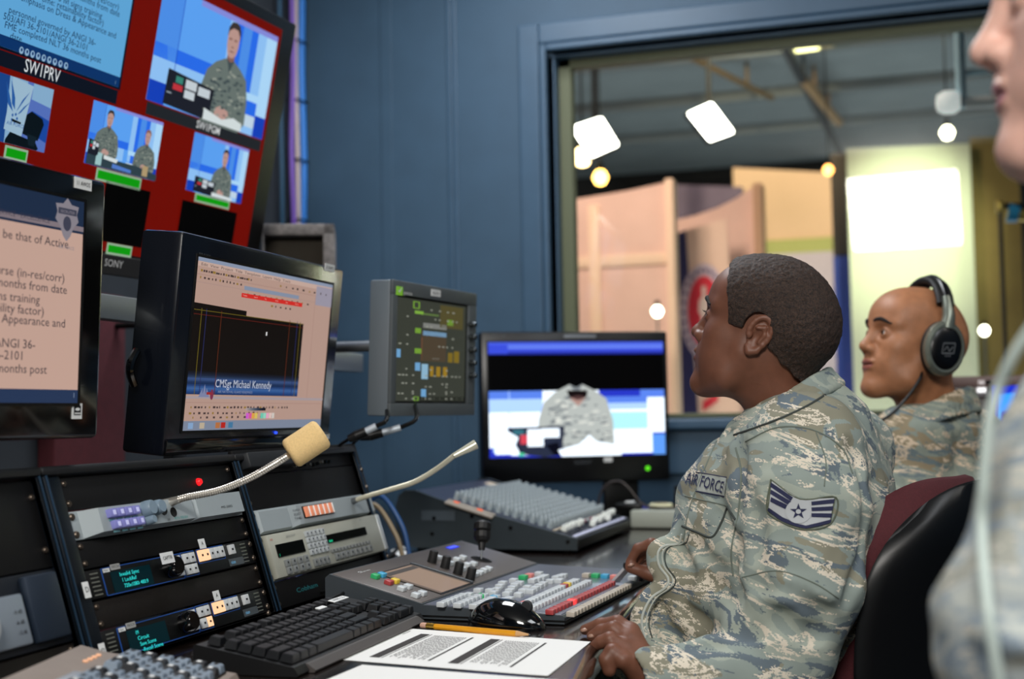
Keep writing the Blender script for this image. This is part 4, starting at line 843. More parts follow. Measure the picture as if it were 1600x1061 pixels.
# --- grey touch panel monitor
M4 = panel_frame(Vector((-0.93, 2.2, 1.299)), 8.0, -2.3)
def cm4(x, y_): return (540+x/3.315, 400+y_/3.315)
def L4(x, y_, f=0.0): return loc_on(M4, *cm4(x, y_), f)
x0, x1, z0, z1 = R4(M4, [cm4(232, 128), cm4(668, 190), cm4(655, 815), cm4(215, 840)]); s0, s1, t0, t1 = R4(M4, [cm4(265, 215), cm4(625, 260), cm4(610, 750), cm4(250, 755)])
GB = mat('grey_bezel', '#565d60', 0.5, noise_amt=.04, noise_scale=30); 
m4, o = monitor('touch_monitor', 'grey framed touch monitor with knobs along its right edge', M4, x0, x1, z0, z1, 0.045, m=mat('grey_case', '#6a747b', 0.45), bev=0.004, screen=(s0, s1, t0, t1), sm=G('#4d5147', .55), rail_x=-1.253)
b = MBo(o); fr_ = .004
for a in ((x0, x1, t1+.004, z1), (x0, x1, z0, t0-.004), (x0, s0-.004, t0-.004, t1+.004), (s1+.004, x1, t0-.004, t1+.004)): b.bb(a[0], a[1], -.006, .001, a[2], a[3], GB, .0015)
b.build('bezel', m4)
scr = [c for c in m4.children if c.name.startswith('screen') and 'frame' not in c.name][0]; y = -.0012
def fx(u): return s0+(s1-s0)*u
def fz(v): return t1+(t0-t1)*v
b = MBo(o)
for u0_, u1_, v0_, v1_, c in ((.6, .95, .02, .25, '#5d5634'), (.34, .7, .3, .6, '#564a3a'), (.36, .7, .22, .27, '#8b8d88'), (.36, .7, .3, .345, '#86b8e0'), (.0, .06, .5, .58, '#7ab4e4'), (.26, .33, .62, .7, '#7ab4e4'), (.35, .44, .63, .78, '#9cc8e4'), (.35, .42, .88, .96, '#7ab4e4'), (.47, .52, .65, .75, '#a8862a'), (.56, .62, .65, .75, '#a8862a'), (.66, .72, .65, .75, '#a8862a'), (.73, .8, .5, .6, '#8a742a'), (.82, .9, .48, .6, '#8a742a'), (.25, .33, .28, .33, '#7fae3e'), (.25, .35, .48, .53, '#7fae3e'), (.24, .36, .11, .14, '#8cc04a'), (.36, .58, .125, .14, '#6d8a4a'), (.71, .8, .16, .22, '#7fae3e'), (.34, .35, .37, .6, '#a05a3a'), (.5, .6, .565, .575, '#c8ccc4')):
    b.rect(fx(u0_), fx(u1_), fz(v1_), fz(v0_), y-.0004, G(c, .75))
rng = random.Random(3); LT = G('#b9bcae', .6)
for k in range(70):
    u = rng.choice((.03, .08, .13, .22, .4, .46, .52, .58, .64, .7, .78, .84, .9)); v = rng.choice((.08, .17, .25, .35, .44, .68, .74, .82, .85, .92, .97, .9)); b.rect(fx(u), fx(u+.02+.015*rng.random()), fz(v+.012), fz(v), y-.0008, LT)
for k in range(9): outline(b, fx(.25+.085*k), fx(.31+.085*k), fz(.995), fz(.955), y-.0008, G('#2a2c26', .5) if k else G('#7fae3e', .8), .0012)
outline(b, fx(.22), fx(.3), fz(.09), fz(.02), y-.0008, G('#7fae3e', .8), .0015); b.build('touch_controls', scr, smooth=False)
for k in range(5):
    b = MBo(o); p = L4(640, 356+66*k, -.006); b.lathe([(0, .016), (.005, .016), (.0062, .013), (.0065, .003), (.004, .002), (.004, -.001)], mat('dark_chrome', '#5a6064', 0.25, 0.9), T(p[0], -.006, p[1]) @ Matrix.Rotation(R(90), 4, 'X'), 16); kb = b.build('knob', m4); q = MBo(o); q.bb(p[0]-.0075, p[0]+.0075, -.018, -.014, p[1]-.0008, p[1]+.0008, BLK); q.build('knob_collar', kb)
b = MBo(o); p = L4(262, 190, -.006); b.bb(p[0], p[0]+.022, -.0075, -.005, p[1]-.004, p[1]+.0125, mat('green_badge', '#8ed13f', 0.4, emit=.15)); b.flat([(p[0]+.004, p[1]+.005), (p[0]+.009, p[1]), (p[0]+.021, p[1]+.014), (p[0]+.009, p[1]+.005)], -.008, WHITE); b.text('pesa', p[0]+.027, p[1]-.001, .008, -.0066, WHITE, width=.032); b.build('badge', m4, smooth=False)
b = MBo(o); q4 = R4(M4, [cm4(440, 172), cm4(490, 178), cm4(488, 212), cm4(445, 208)], -.006); b.bb(q4[0], q4[1], -.0075, -.005, q4[2], q4[3], WHITE); b.text('ALLEN', q4[0]+.004, q4[2]+.004, .005, -.008, INK, width=(q4[1]-q4[0])*.65); b.build('sticker', m4, smooth=False)
# --- centre monitor
M5 = panel_frame(at(750, 517, 3.5), 60.0, 0.0)
x0, x1, z0, z1 = R4(M5, [(750, 517), (1042, 519), (1048, 750), (757, 757)])
def cm5(x, y_): return (730+x/3.659, 490+y_/3.659)
s0, s1, t0, t1 = R4(M5, [cm5(118, 160), cm5(1115, 165), cm5(1135, 800), cm5(128, 830)])
m5, o = monitor('programme_monitor', 'black monitor showing a split presenter picture in front of the window', M5, x0, x1, z0, z1, 0.06, m=mat('black_satin', '#0b0c0f', 0.3), screen=(s0, s1, t0, t1), sm=G('#020205', .2), arm=False)
scr = [c for c in m5.children if c.name.startswith('screen') and 'frame' not in c.name][0]; y = -.0012
P = lambda u, v: (s0+(s1-s0)*u, t1+(t0-t1)*v)
b = MBo(o); V = ('#4a62e8', '#5a74f0', '#6c8af4', '#4a5eea', '#3344d0', '#2430a0')
for k in range(6): b.rect(P(0, 0)[0], P(1, 0)[0], P(0, .018*(k+1))[1], P(0, .018*k)[1], y, G(V[k], 1.0))
b.rect(P(0, 0)[0], P(.11, 0)[0], P(0, .1)[1], P(0, .02)[1], y-.0003, G('#3c50e0', 1.0)); b.build('upper_strip', scr, smooth=False)
b = MBo(o); v0 = .425
def r5(u0_, u1_, a, c, m, k=0): b.rect(P(u0_, 0)[0], P(u1_, 0)[0], P(0, v0+(1-v0)*c)[1], P(0, v0+(1-v0)*a)[1], y-.0003*k, m)
WH = G('#e9f4ff', 1.5); LB = G('#a9cbff', 1.25); MBl = G('#5c86f0', 1.05); DB = G('#2a3bd0', .95); CY_ = G('#a8e2ee', 1.3)
r5(0, 1, 0, 1, WH); r5(0, .3, 0, .12, MBl, 1); r5(0, .3, .12, .32, LB, 1); r5(.62, .86, 0, .1, DB, 1); r5(.62, .9, .1, .2, MBl, 1); r5(.62, 1, .2, .3, LB, 1); r5(.86, 1, 0, .12, MBl, 1); r5(.68, .9, .34, .6, CY_, 1); r5(.9, 1, .15, .7, WH, 2); r5(.925, 1, .66, 1, G('#5f9cf4', 1.1), 3); r5(.925, 1, .66, .69, DB, 4); r5(0, .12, .85, 1, DB, 2); r5(.02, .1, .86, .92, LB, 3); r5(.11, .115, 0, .8, LB, 2); r5(.1, .93, .97, 1, DB, 3)
MW = (G('#c2c8c4', .95), G('#8b9296', .85), G('#e4e6de', 1.0), G('#c09a90', .9), G('#281c1e', .4), G('#6a4a4a', .7))
Pm = lambda u, v: P(u, v0+(1-v0)*v)
soldier(b, Pm, .49, -.62, 1.6, y-.0016, seed=12, mats=MW, head=False, hands=False, wx=.6); b.flat([Pm(.45, .0), Pm(.455, .13), Pm(.5, .24), Pm(.54, .14), Pm(.545, 0)], y-.0026, MW[3]); b.flat([Pm(.435, .0), Pm(.45, .1), Pm(.5, .15), Pm(.55, .1), Pm(.555, 0)], y-.003, MW[4]); b.flat([Pm(.46, .1), Pm(.5, .14), Pm(.54, .1), Pm(.5, .08)], y-.0033, MW[5])
b.flat([Pm(.1, .55), Pm(.1, .6), Pm(.17, .95), Pm(.3, 1), Pm(.4, .98), Pm(.42, .54)], y-.0034, G('#38405a', .6)); b.flat([Pm(.02, .65), Pm(.03, .95), Pm(.12, .95), Pm(.16, .7), Pm(.1, .6)], y-.0036, WH); b.flat([Pm(.31, .82), Pm(.36, .98), Pm(.4, .98), Pm(.38, .78)], y-.0038, G('#12142a', .4))
for u0_, u1_, a, c, m in ((.21, .3, .58, .84, WH), (.29, .39, .57, .71, WH), (.17, .21, .66, .8, G('#e0485a', 1.0)), (.13, .19, .58, .66, G('#3f7f90', .8)), (.16, .19, .93, .98, G('#50d8a0', 1.0))): r5(u0_, u1_, a, c, m, 13)
b.flat([Pm(.38, .9), Pm(.4, 1.0), Pm(.74, 1.0), Pm(.76, .86), Pm(.6, .78), Pm(.56, .68), Pm(.5, .82)], y-.0044, WH); b.build('presenter_picture', scr, smooth=False)
b = MBo(o); p = loc_on(M5, *cm5(612, 862)); b.text('SONY', p[0], p[1], .011, -.0006, mat('grey_print2', '#4d5258', 0.5), width=.05); p = loc_on(M5, *cm5(132, 133)); b.text('SONY LMD', p[0], p[1], .007, -.0006, mat('grey_print2', '#4d5258'), width=.045); b.build('lettering', m5, smooth=False)
b = MBo(o); q4 = R4(M5, [cm5(553, 122), cm5(735, 122), cm5(735, 140), cm5(553, 140)]); b.bb(*q4[:2], -.002, .001, *q4[2:], mat('tally_grey', '#7d8288', 0.4), .001); b.build('tally_lamp', m5)
b = MBo(o); p = loc_on(M5, *cm5(1032, 884)); b.lathe([(0, .003), (.006, .002), (.0066, 0)], glow('green_led', '#58d820', 1.5), T(p[0], -.0005, p[1]) @ Matrix.Rotation(R(90), 4, 'X'), 14); b.build('power_light', m5)
b = MBo(o); q4 = R4(M5, [cm5(780, 818), cm5(830, 818), cm5(828, 848), cm5(782, 848)]); b.bb(*q4[:2], -.001, .0005, *q4[2:], WHITE); b.build('sticker', m5, smooth=False)
w_ = x1-x0; hb = (M5 @ Vector(((x0+x1)/2, 0, z0))).z-TZ
b = MB(); xs = .25*w_
b.bb(xs-.05, xs+.05, .03, .055, -hb+.012, .02, BLK, .004); b.build('stand_neck', m5); b = MB()
b.lathe([(0, .014), (.07, .012), (.09, .004), (.09, 0.001), (0, 0.001)], BLK, T(xs, .04, -hb), 32); b.build('stand_base', m5)

# ------------------------------------------------------------------ rail, wall panel, cables, speaker
rz = on('x', -1.255, 200, 483).z
base = thing('mounting_rail', 'silver monitor mounting rail running behind the editing monitor', 'rail', (-1.27, 1.9, 0))
b = MB(); b.bb(-.015, .015, -1.0, .2, rz-.0205, rz+.0205, mat('rail_aluminium', '#8e9496', 0.42, 0.6), .003); b.build('rail', base)
z4 = on('x', -1.255, 556, 566).z
b = MB(); b.bb(-.015, .015, .1, .9, z4-.022, z4+.022, mat('rail_aluminium', '#8e9496'), .003); b.build('lower_rail', base)
for y_ in (-.85, .15, .72):
    b = MB(); b.bb(-.035, -.015, y_-.025, y_+.025, TZ+.001, rz+.1, mat('post_dark', '#2a2d30', 0.5), .003); b.build('post', base)
MAR = mat('maroon_acoustic_cloth', '#521f27', 0.9, noise_amt=.12, noise_scale=40)
p0 = on('x', LX+.05, 85, 700); zt_ = on('x', LX+.05, 190, 462).z
base = thing('acoustic_panel', 'maroon cloth acoustic panel on the left wall behind the monitors', 'panel', (LX, 3.0, 0))
b = MB(); b.bb(.001, .05, p0.y-3.0, -.2, .76, zt_, MAR, .008); b.build('cloth_panel', base)
base = thing('rear_speaker', 'grey speckled speaker box with dark recessed front right of the large display', 'speaker', panel_frame(at(405, 345, 3.0), 66, 0))
Ms = base.matrix_world.copy()
q4 = R4(Ms, [(408, 345), (522, 354), (524, 470), (410, 462)]); SP = mat('speckled_grey', '#75706e', 0.85, noise_amt=.35, noise_scale=70)
b = MB(); wd = (q4[1]-q4[0])*.16; zb_ = q4[2]-.03
for a in ((q4[0], q4[1], q4[3]-wd, q4[3]), (q4[0], q4[1], zb_, zb_+wd), (q4[0], q4[0]+wd*.2, zb_, q4[3]), (q4[1]-wd, q4[1], zb_, q4[3])): b.bb(a[0], a[1], 0, .16, a[2], a[3], SP, .003)
b.build('frame', base); b = MB(); b.bb(q4[0]+.002, q4[1]-.004, .04, .15, zb_+.004, q4[3]-.004, mat('dark_umber', '#2b2418', 0.8)); b.build('recessed_front', base)
b = MB(); b.lathe([(0, .012), (.03, .006), (.038, .0), (.04, -.004)], mat('cone_black', '#10131c', 0.5), T(q4[0]+.04, .036, (zb_+q4[3])/2-.01) @ Matrix.Rotation(R(90), 4, 'X'), 24); b.build('cone', base)
wl = Ms.inverted() @ Vector((LX+.002, (Ms @ Vector((q4[0], .1, 0))).y, (Ms @ Vector((0, 0, zb_))).z-.012))
b = MB(); b.tube([(q4[1]*.5+q4[0]*.5, .08, zb_-.006), wl], .008, BLKM); b.bb(q4[0]+.01, q4[1]-.01, .01, .15, zb_-.01, zb_, BLKM); b.build('wall_bracket', base)
for px_, c, nm, r in ((457.5, '#7a55b8', 'purple cable running up the corner beside the large display', .009), (464, '#c9b7b3', 'pale pinkish cable between the purple and the blue cables', .008), (472, '#2f7fd6', 'bright blue cable running up the corner beside the large display', .0125), (440, '#1d4a66', 'dark teal cable behind the right edge of the large display', .007)):
    p = on('x', LX+.03, px_, 200) if px_ > 450 else on('x', LX+.03, px_, 300); b = MB(); rng = random.Random(int(px_)); top = 2.745
    zb_c = .02
    b.tube(bez([(p.x+rng.uniform(-.003, .003), p.y+rng.uniform(-.006, .006), top-k*(top-zb_c)/10) for k in range(11)], 3), r, mat('cable_'+c.lstrip('#'), c, 0.5)); o_ = b.build('wall_cable')
    tag(o_, nm, 'cable')
    if px_ == 472:
        for k in range(9):
            c_ = MB(); zc = .9+.2*k; c_.tube([(p.x+.012, p.y-.04, zc), (p.x+.016, p.y, zc), (p.x+.012, p.y+.02, zc)], .003, BLKM); c_.bb(LX, p.x+.014, p.y-.05, p.y-.045, zc-.003, zc+.003, BLKM); c_.build('cable_tie', o_)
# ------------------------------------------------------------------ gooseneck microphones
def goose(label, pix, d0, d1, r, base_px, foam=None, tip=None):
    n = len(pix); pts = [at(*p, d0+(d1-d0)*k/(n-1)) for k, p in enumerate(pix)]
    base = thing('gooseneck_microphone', label, 'microphone', pts[0]); O = pts[0]; L = [p-O for p in pts]
    b = MB(); c = bez(L, 10); b.tube(c, [r*(1.0+(.14 if (k % 2) else 0)) for k in range(len(c))] if False else r, STEEL, 10)
    dist = 0
    dense = []
    for a, e in zip(c, c[1:]):
        m_ = max(1, int((e-a).length/.0008))
        dense += [a.lerp(e, t/m_) for t in range(m_)]
    b = MB(); b.tube(dense, [r*(1+.13*math.cos(k*2*math.pi/4)) for k in range(len(dense))], (mat('gooseneck_chrome', '#d6d0c6', 0.3, .75) if foam else mat('brass_steel', '#d8d6c0', 0.3, .4)), 10); b.build('gooseneck', base)
    b = MB(); q = (L[1]-L[0]).normalized(); b.cyl(Vector((0, 0, 0))-q*.004, q*.034, r*1.75, r*1.15, mat('gooseneck_chrome', '#cfc9c0') if foam else DULL, 16, .001); b.build('base_collar', base)
    if foam:
        f0 = at(*foam[0], d1)-O; f1 = at(*foam[1], d1+foam[3])-O; rr = foam[2]; ax = (f1-f0); Lf = ax.length; Mq = ax.to_track_quat('Z', 'Y').to_matrix().to_4x4(); Mq.translation = f0
        b = MB(); rc = rr*.3; prof = [(0, 0), (rr-rc, 0)] + [(rr-rc+rc*math.sin(t*math.pi/10), rc-rc*math.cos(t*math.pi/10)) for t in range(1, 6)] + [(rr*1.0, Lf*.5)] + [(rr-rc+rc*math.cos(t*math.pi/10), Lf-rc+rc*math.sin(t*math.pi/10)) for t in range(0, 6)] + [(0, Lf)]
        b.lathe(prof, mat('cream_foam', '#f2cf92', 0.95, noise_amt=.06, noise_scale=400, bump=.5, bump_scale=900), Mq, 32); b.build('foam_windscreen', base, ang=60)
    if tip:
        a = at(*tip[0], d1)-O; e = at(*tip[1], d1+.01)-O; b = MB(); b.cyl(a, e, r*1.1, r*2.0, mat('brass_steel', '#c9c6a8', 0.25, 1.0), 16, .001); b.build('capsule', base)
    return base
pb = MR @ Vector((RP(252, 789)[0], -.02, RP(252, 789)[1])); db = (pb-CAM).dot(CFv)
goose('thick silver gooseneck microphone with a cream foam windscreen', [(250, 790), (288, 778), (340, 767), (388, 748), (424, 728), (452, 711)], db, 1.72, .0046, None, foam=((452, 711), (505, 676), .0215, .012))
pb = MR @ Vector((RP(545, 786)[0], -.014, RP(545, 786)[1])); db = (pb-CAM).dot(CFv)
goose('thin pale gooseneck microphone without foam beside the audio mixer', [(543, 786), (572, 776), (610, 765), (648, 753), (682, 733), (712, 710)], db, 2.12, .0042, None, tip=((708, 713), (744, 694)))
# plugs hanging under the touch monitor
for k, (pix, lb) in enumerate((([(545, 686), (556, 681), (572, 674), (588, 666), (604, 656)], 'black cable plug with a short white sleeve under the touch monitor'), ([(562, 683), (578, 681), (598, 676), (626, 668), (650, 655)], 'black cable plug with a long silver sleeve under the touch monitor'))):
    P_ = [at(*p, 2.34+.05*k) for p in pix]; base = thing('cable_plug', lb, 'plug', P_[0]); L = [p-P_[0] for p in P_]
    b = MB(); b.cyl(L[0], L[1], .007, .009, BLK); b.cyl(L[1], L[2], .0095, .0085, BLK); b.build('plug_body', base)
    b = MB(); b.cyl(L[2], L[3], .0065, m=mat('sleeve_silver', '#c4ced6', 0.35, .3)); b.build('sleeve', base)
    b = MB(); b.tube(bez([L[3], L[4], L[4]+Vector((-.03, .07, .03))], 4), .004, BLK); b.build('cord', base)
    b = MB(); b.tube(bez([L[0], L[0]+Vector((-.05, .05+.02*k, -.02)), L[0]+Vector((-.10, .10+.03*k, -.07)), L[0]+Vector((-.11, .12+.04*k, -.15))], 5), .003, BLK); b.build('tail_cord', base)

# ================================================================== THINGS ON THE DESK
def dup_part(o, parent, M):
    c = o.copy(); COL.objects.link(c); c.parent = parent; c.matrix_local = M; return c
# ------------------------------------------------------------------ video switcher
MS = panel_frame((-0.491, 1.783, TZ), 2.6, 0); SWL = 0.53
base = thing('video_switcher', 'grey video switcher with rows of lit buttons under the far hand', 'switcher', MS)
CASE = mat('switcher_case', '#3f464c', 0.45, noise_amt=.05, noise_scale=40); TOPM = mat('switcher_top', '#6c6f7c', 0.3, coat=.4); UPM = mat('switcher_upper', '#574f4a', 0.4)
def side_prism(b, prof, x0, x1, m):
    """prof in local (y into, z), extruded along local x"""
    n = len(prof); vs = [(x0, y, z) for y, z in prof]+[(x1, y, z) for y, z in prof]
    fs = [tuple(range(n)), tuple(range(2*n-1, n-1, -1))]+[(i+n, ((i+1) % n)+n, (i+1) % n, i) for i in range(n)]
    b.add(vs, fs, m)
b = MB(); side_prism(b, [(0, .002), (0, .011), (.003, .0142), (.222, .0222), (.222, .002)], 0, SWL, CASE); b.bb(.004, SWL-.004, .003, .222, 0, .003, BLK); b.bb(-.002, SWL+.002, -.002, .224, .0055, .0075, BLK); b.build('case', base, ang=25)
MSt = MS @ panel_frame((0, 0, 0), 90, 0).inverted() if False else MS @ T(0, .003, .0146) @ Matrix.Rotation(-(math.pi/2-math.atan2(.008, .219)), 4, 'X')
b = MB(); b.M = MS.inverted() @ MSt; b.bb(.004, SWL-.004, -.0006, .002, .003, .216, TOPM, .0008); b.build('top_plate', base)
hinge = MS @ T(0, .222, .0222); MSu = hinge @ Matrix.Rotation(-(math.pi/2-math.atan2(.04, .155)), 4, 'X')
b = MB(); side_prism(b, [(.222, .002), (.222, .0235), (.377, .0635), (.384, .058), (.384, .002)], 0, SWL, CASE); b.build('upper_case', base, ang=25)
b = MB(); b.M = MS.inverted() @ MSu; b.bb(.003, SWL-.003, -.0025, .002, .002, .158, UPM, .002); b.build('upper_plate', base)
SWp = []
def swb(M, px, py, w_, h_, m, hgt=.0075, cap=None):
    x, z = loc_on(M, px, py, -.003); q = MB(); q.M = MS.inverted() @ M
    q.bb(x-w_/2, x+w_/2, -hgt, 0, z-h_/2, z+h_/2, m, .0011)
    SWp.append((q, m))
cB = lambda x, y: (680+x/4.444, 860+y/4.444)
BEI = mat('warm_key', '#c2b8aa', 0.35, emit=.03); KW = mat('white_key', '#cdd3d6', 0.3, emit=.05); KR = mat('red_key', '#b04446', 0.35, emit=.05); KRL = mat('red_key_lit', '#ff3a3a', 0.35, emit=1.2); KG = mat('green_key', '#2fa866', 0.35, emit=.15); KBl = mat('blue_key', '#3f9fc8', 0.35, emit=.15); KY = mat('yellow_key', '#e0c040', 0.35, emit=.15); KS = mat('salmon_key', '#d88078', 0.35, emit=.15)
PT = .0165
rows = [((945, 445), (1335, 250), 20, BEI), ((800, 430), (1222, 232), 20, KR), ((645, 418), (1060, 225), 20, KW), ((600, 385), (975, 215), 18, KW), ((45, 378), (195, 318), 6, KW), ((160, 384), (300, 325), 6, KW), ((270, 392), (420, 330), 6, KW),
        ((235, 312), (300, 282), 2, KW), ((335, 320), (380, 285), 2, KW), ((405, 300), (470, 232), 4, KW), ((500, 306), (555, 246), 4, KW), ((580, 312), (640, 262), 3, KW), ((665, 288), (720, 252), 3, KW), ((445, 360), (515, 342), 3, KW), ((545, 214), (585, 232), 2, KW), ((720, 166), (760, 186), 2, KW), ((675, 215), (740, 195), 3, KW), ((750, 236), (800, 218), 2, KW), ((840, 195), (890, 180), 3, KW)]
for s, e, n, m_ in rows:
    for k in range(n):
        t = k/max(n-1, 1); mm = m_
        if m_ is KR and k == 6: mm = KRL
        if s == (600, 385) and k in (0, 1): mm = KBl if k == 0 else KS
        if s == (600, 385) and k in (13, 14): mm = KR if k == 13 else KY
        # equal steps along the switcher, not along the picture
        x0, z0 = loc_on(MSt, *cB(*s), -.003); x1, z1 = loc_on(MSt, *cB(*e), -.003); x, z = x0+(x1-x0)*t, z0+(z1-z0)*t
        w_ = min(.0165, abs(x1-x0)/max(n-1, 1)*.70) if n > 4 else .0155
        q = MB(); q.M = MS.inverted() @ MSt; q.bb(x-w_/2, x+w_/2, -.0075, 0, z-.0062, z+.0062, mm, .0011); q.rect(x-w_*.32, x+w_*.32, z-.003, z+.003, -.00765, mm); SWp.append((q, mm))
for p, m_ in (((325, 320), KG), ((415, 330), KBl), ((612, 190), KG), ((655, 178), KS), ((1050, 176), BEI), ((1115, 178), KG), ((1180, 182), KBl), ((1245, 188), KS), ((1370, 195), KW), ((860, 215), KW)): swb(MSt, *cB(*p), .0175, .0125, m_)
cU = lambda x, y: (540+x/5.714, 840+y/5.714)
for p, m_ in (((265, 358), KG), ((322, 345), KBl), ((385, 412), KR), ((440, 400), KY), ((500, 468), KW), ((556, 450), KW), ((625, 527), KW), ((682, 510), KW), ((825, 190), KW), ((992, 208), KW), ((1045, 190), KW), ((930, 240), KW), ((1085, 255), KW), ((1140, 245), KW), ((1040, 290), KW), ((1195, 325), KW), ((1235, 305), KW), ((1275, 290), KW), ((1155, 340), KW)): swb(MSu, *cU(*p), .014, .0115, m_, .009)
for k, (q, mm) in enumerate(SWp[:100]): q.build('push_button', base)
rest = MB()
for q, mm in SWp[100:]:
    o_ = len(rest.v); rest.v += q.v; rest.f += [tuple(i+o_ for i in f) for f in q.f]; ii = rest._m(mm); rest.mi += [ii]*len(q.f)
o = rest.build('push_buttons', base); o['kind'] = 'stuff'
Mi = MS.inverted()
s0, s1, t0, t1 = R4(MSu, [cU(365, 312), cU(625, 232), cU(1060, 418), cU(800, 520)], -.003)
p4 = [loc_on(MSu, *cU(*c), -.003) for c in ((365, 312), (625, 232), (1060, 418), (800, 520))]
cx = sum(p[0] for p in p4)/4; cz = sum(p[1] for p in p4)/4
sw_ = ((Vector(p4[1])-Vector(p4[0])).length+(Vector(p4[2])-Vector(p4[3])).length)/2; sh_ = ((Vector(p4[0])-Vector(p4[3])).length+(Vector(p4[1])-Vector(p4[2])).length)/2
xs = [p[0] for p in p4]; zs = [p[1] for p in p4]
X0, X1, Z0, Z1 = (p4[0][0]+p4[3][0])/2, (p4[1][0]+p4[2][0])/2, (p4[2][1]+p4[3][1])/2, (p4[0][1]+p4[1][1])/2
b = MB(); b.M = Mi @ MSu; b.bb(X0-.004, X1+.004, -.0034, .001, Z0-.004, Z1+.004, BLK); b.bb(X1+.001, X1+.006, -.007, 0, Z0-.004, Z1+.004, CASE, .001)
b.rect(X0, X1, Z0, Z1, -.0038, G('#b29884', .75)); b.rect(X0, X1, Z1-(Z1-Z0)*.16, Z1-(Z1-Z0)*.05, -.0041, G('#6d6660', .6)); b.rect(X0, X0+(X1-X0)*.06, Z0, Z1, -.0041, G('#8a7a70', .6)); b.rect(X1-(X1-X0)*.07, X1-.001, Z0, Z1, -.0042, G('#8a7a70', .6)); b.build('touch_screen', base, smooth=False)
for p in ((770, 218), (885, 268), (1000, 322), (1110, 372)):
    x, z = loc_on(MSu, *cU(*p), -.003); b = MB(); b.M = Mi @ MSu; b.lathe([(0, .021), (.0065, .021), (.0075, .0195), (.008, .004), (.0085, 0)], mat('knurled_black', '#0d0d0e', 0.6, bump=.4, bump_scale=700), T(x, -.002, z) @ Matrix.Rotation(R(90), 4, 'X'), 20); b.build('knob', base)
x, z = loc_on(MSu, *cU(955, 85), -.003); b = MB(); b.M = Mi @ MSu; b.rect(x-.022, x+.022, z-.006, z+.006, -.0032, glow('blue_legend', '#2338ff', 1.0)); b.text('KARRERA', x-.02, z-.003, .006, -.0036, glow('blue_legend2', '#8ea0ff', 1.2), width=.04); b.build('blue_legend', base, smooth=False)
x, z = loc_on(MSu, *cU(130, 318), -.003); b = MB(); b.M = Mi @ MSu; b.text('GV', x, z, .006, -.0032, WHITE, width=.012); b.text('grass valley', x+.014, z+.001, .0032, -.0032, WHITE, width=.024); b.build('lettering', base, smooth=False)
# joystick
x, z = loc_on(MSu, 752, 874, -.003); jb = MSu @ Vector((x, -.003, z)); jt = Mi @ jb
b = MB(); b.lathe([(.0, .002), (.018, .0015), (.021, 0)], BLKM, Mi @ MSu @ T(x, -.002, z) @ Matrix.Rotation(R(90), 4, 'X'), 28); b.build('joystick_gaiter', base)
top = Mi @ (jb+Vector((-.004, .02, .052)))
b = MB(); b.cyl(jt, jt.lerp(top, .5), .0016, m=DULL); q = (top-jt).to_track_quat('Z', 'Y').to_matrix().to_4x4(); q.translation = jt
b.lathe([(0, .018), (.006, .018), (.007, .03), (.012, .034), (.0155, .04), (.0155, .05), (.013, .052), (.016, .055), (.016, .066), (.012, .07), (0, .07)], mat('ribbed_black', '#0b0b0c', 0.5), q, 14); b.build('joystick', base, ang=20)
# T-bar lever
p = on('z', TZ+.02, 962, 908); e = on('z', TZ+.05, 983, 884); a = Mi @ p; c = Mi @ e
b = MB(); dv = (c-a).normalized(); sd = Vector((0, 0, 1)).cross(dv).normalized()*.007; nn = dv.cross(sd).normalized()*.0025
vs = [a+sd+nn, a-sd+nn, a-sd-nn, a+sd-nn, c+sd*.8+nn, c-sd*.8+nn, c-sd*.8-nn, c+sd*.8-nn]; b.add(vs, [(0, 1, 2, 3), (7, 6, 5, 4), (0, 4, 5, 1), (1, 5, 6, 2), (2, 6, 7, 3), (3, 7, 4, 0)], mat('lever_grey', '#dfe3e5', 0.35, .1)); lv = b.build('fader_lever', base)
b = MB(); b.cyl(c-sd*1.2, c+sd*1.2, .0055, m=BLK); b.build('lever_grip', lv)
x, z = loc_on(MSt, *cB(1425, 200), -.003); b = MB(); b.M = Mi @ MSt; b.lathe([(0, .012), (.006, .011), (.007, 0)], BLKG, T(x, 0, z) @ Matrix.Rotation(R(90), 4, 'X'), 18); b.build('knob', base)

# ------------------------------------------------------------------ audio mixer
MX = Matrix.Translation((-0.712, 2.70, TZ)) @ panel_frame((0, 0, 0), 0, 0); MXL = .53
base = thing('audio_mixer', 'dark grey audio mixer with rows of pale knobs and white faders', 'mixer', MX)
MXC = mat('mixer_steel', '#2f383d', 0.42, noise_amt=.05, noise_scale=30); MXT = mat('mixer_top', '#3a3f52', 0.3)
b = MB(); side_prism(b, [(0, .008), (0, .033), (.30, .111), (.375, .137), (.40, .138), (.416, .125), (.425, .09), (.42, .04), (.40, .014), (.37, .008)], 0, .012, MXC); b.build('side_cheek', base, ang=25); b = MB(); side_prism(b, [(0, .008), (0, .033), (.30, .111), (.375, .137), (.40, .138), (.416, .125), (.425, .09), (.42, .04), (.40, .014), (.37, .008)], MXL-.012, MXL, MXC); b.build('side_cheek', base, ang=25)
b = MB(); side_prism(b, [(.004, .012), (.004, .029), (.30, .106), (.375, .132), (.40, .133), (.412, .12), (.415, .012)], .012, MXL-.012, MXT); b.build('body', base, ang=25)
b = MB(); b.bb(.004, MXL-.004, -.002, .012, .01, .031, BLK, .002); b.build('front_rail', base)
for x in (.03, MXL-.03):
    for y_ in (.03, .37): b = MB(); b.cyl((x, y_, 0), (x, y_, .012), .012, m=BLKM); b.build('foot', base)
for y_, z_ in ((.33, .075), (.335, .04), (.24, .08), (.02, .026), (.15, .055)): b = MB(); b.lathe([(0, .003), (.004, .002), (.005, 0)], BLKG, T(-.0005, y_, z_) @ Matrix.Rotation(R(-90), 4, 'Y'), 12); b.build('side_screw', base)
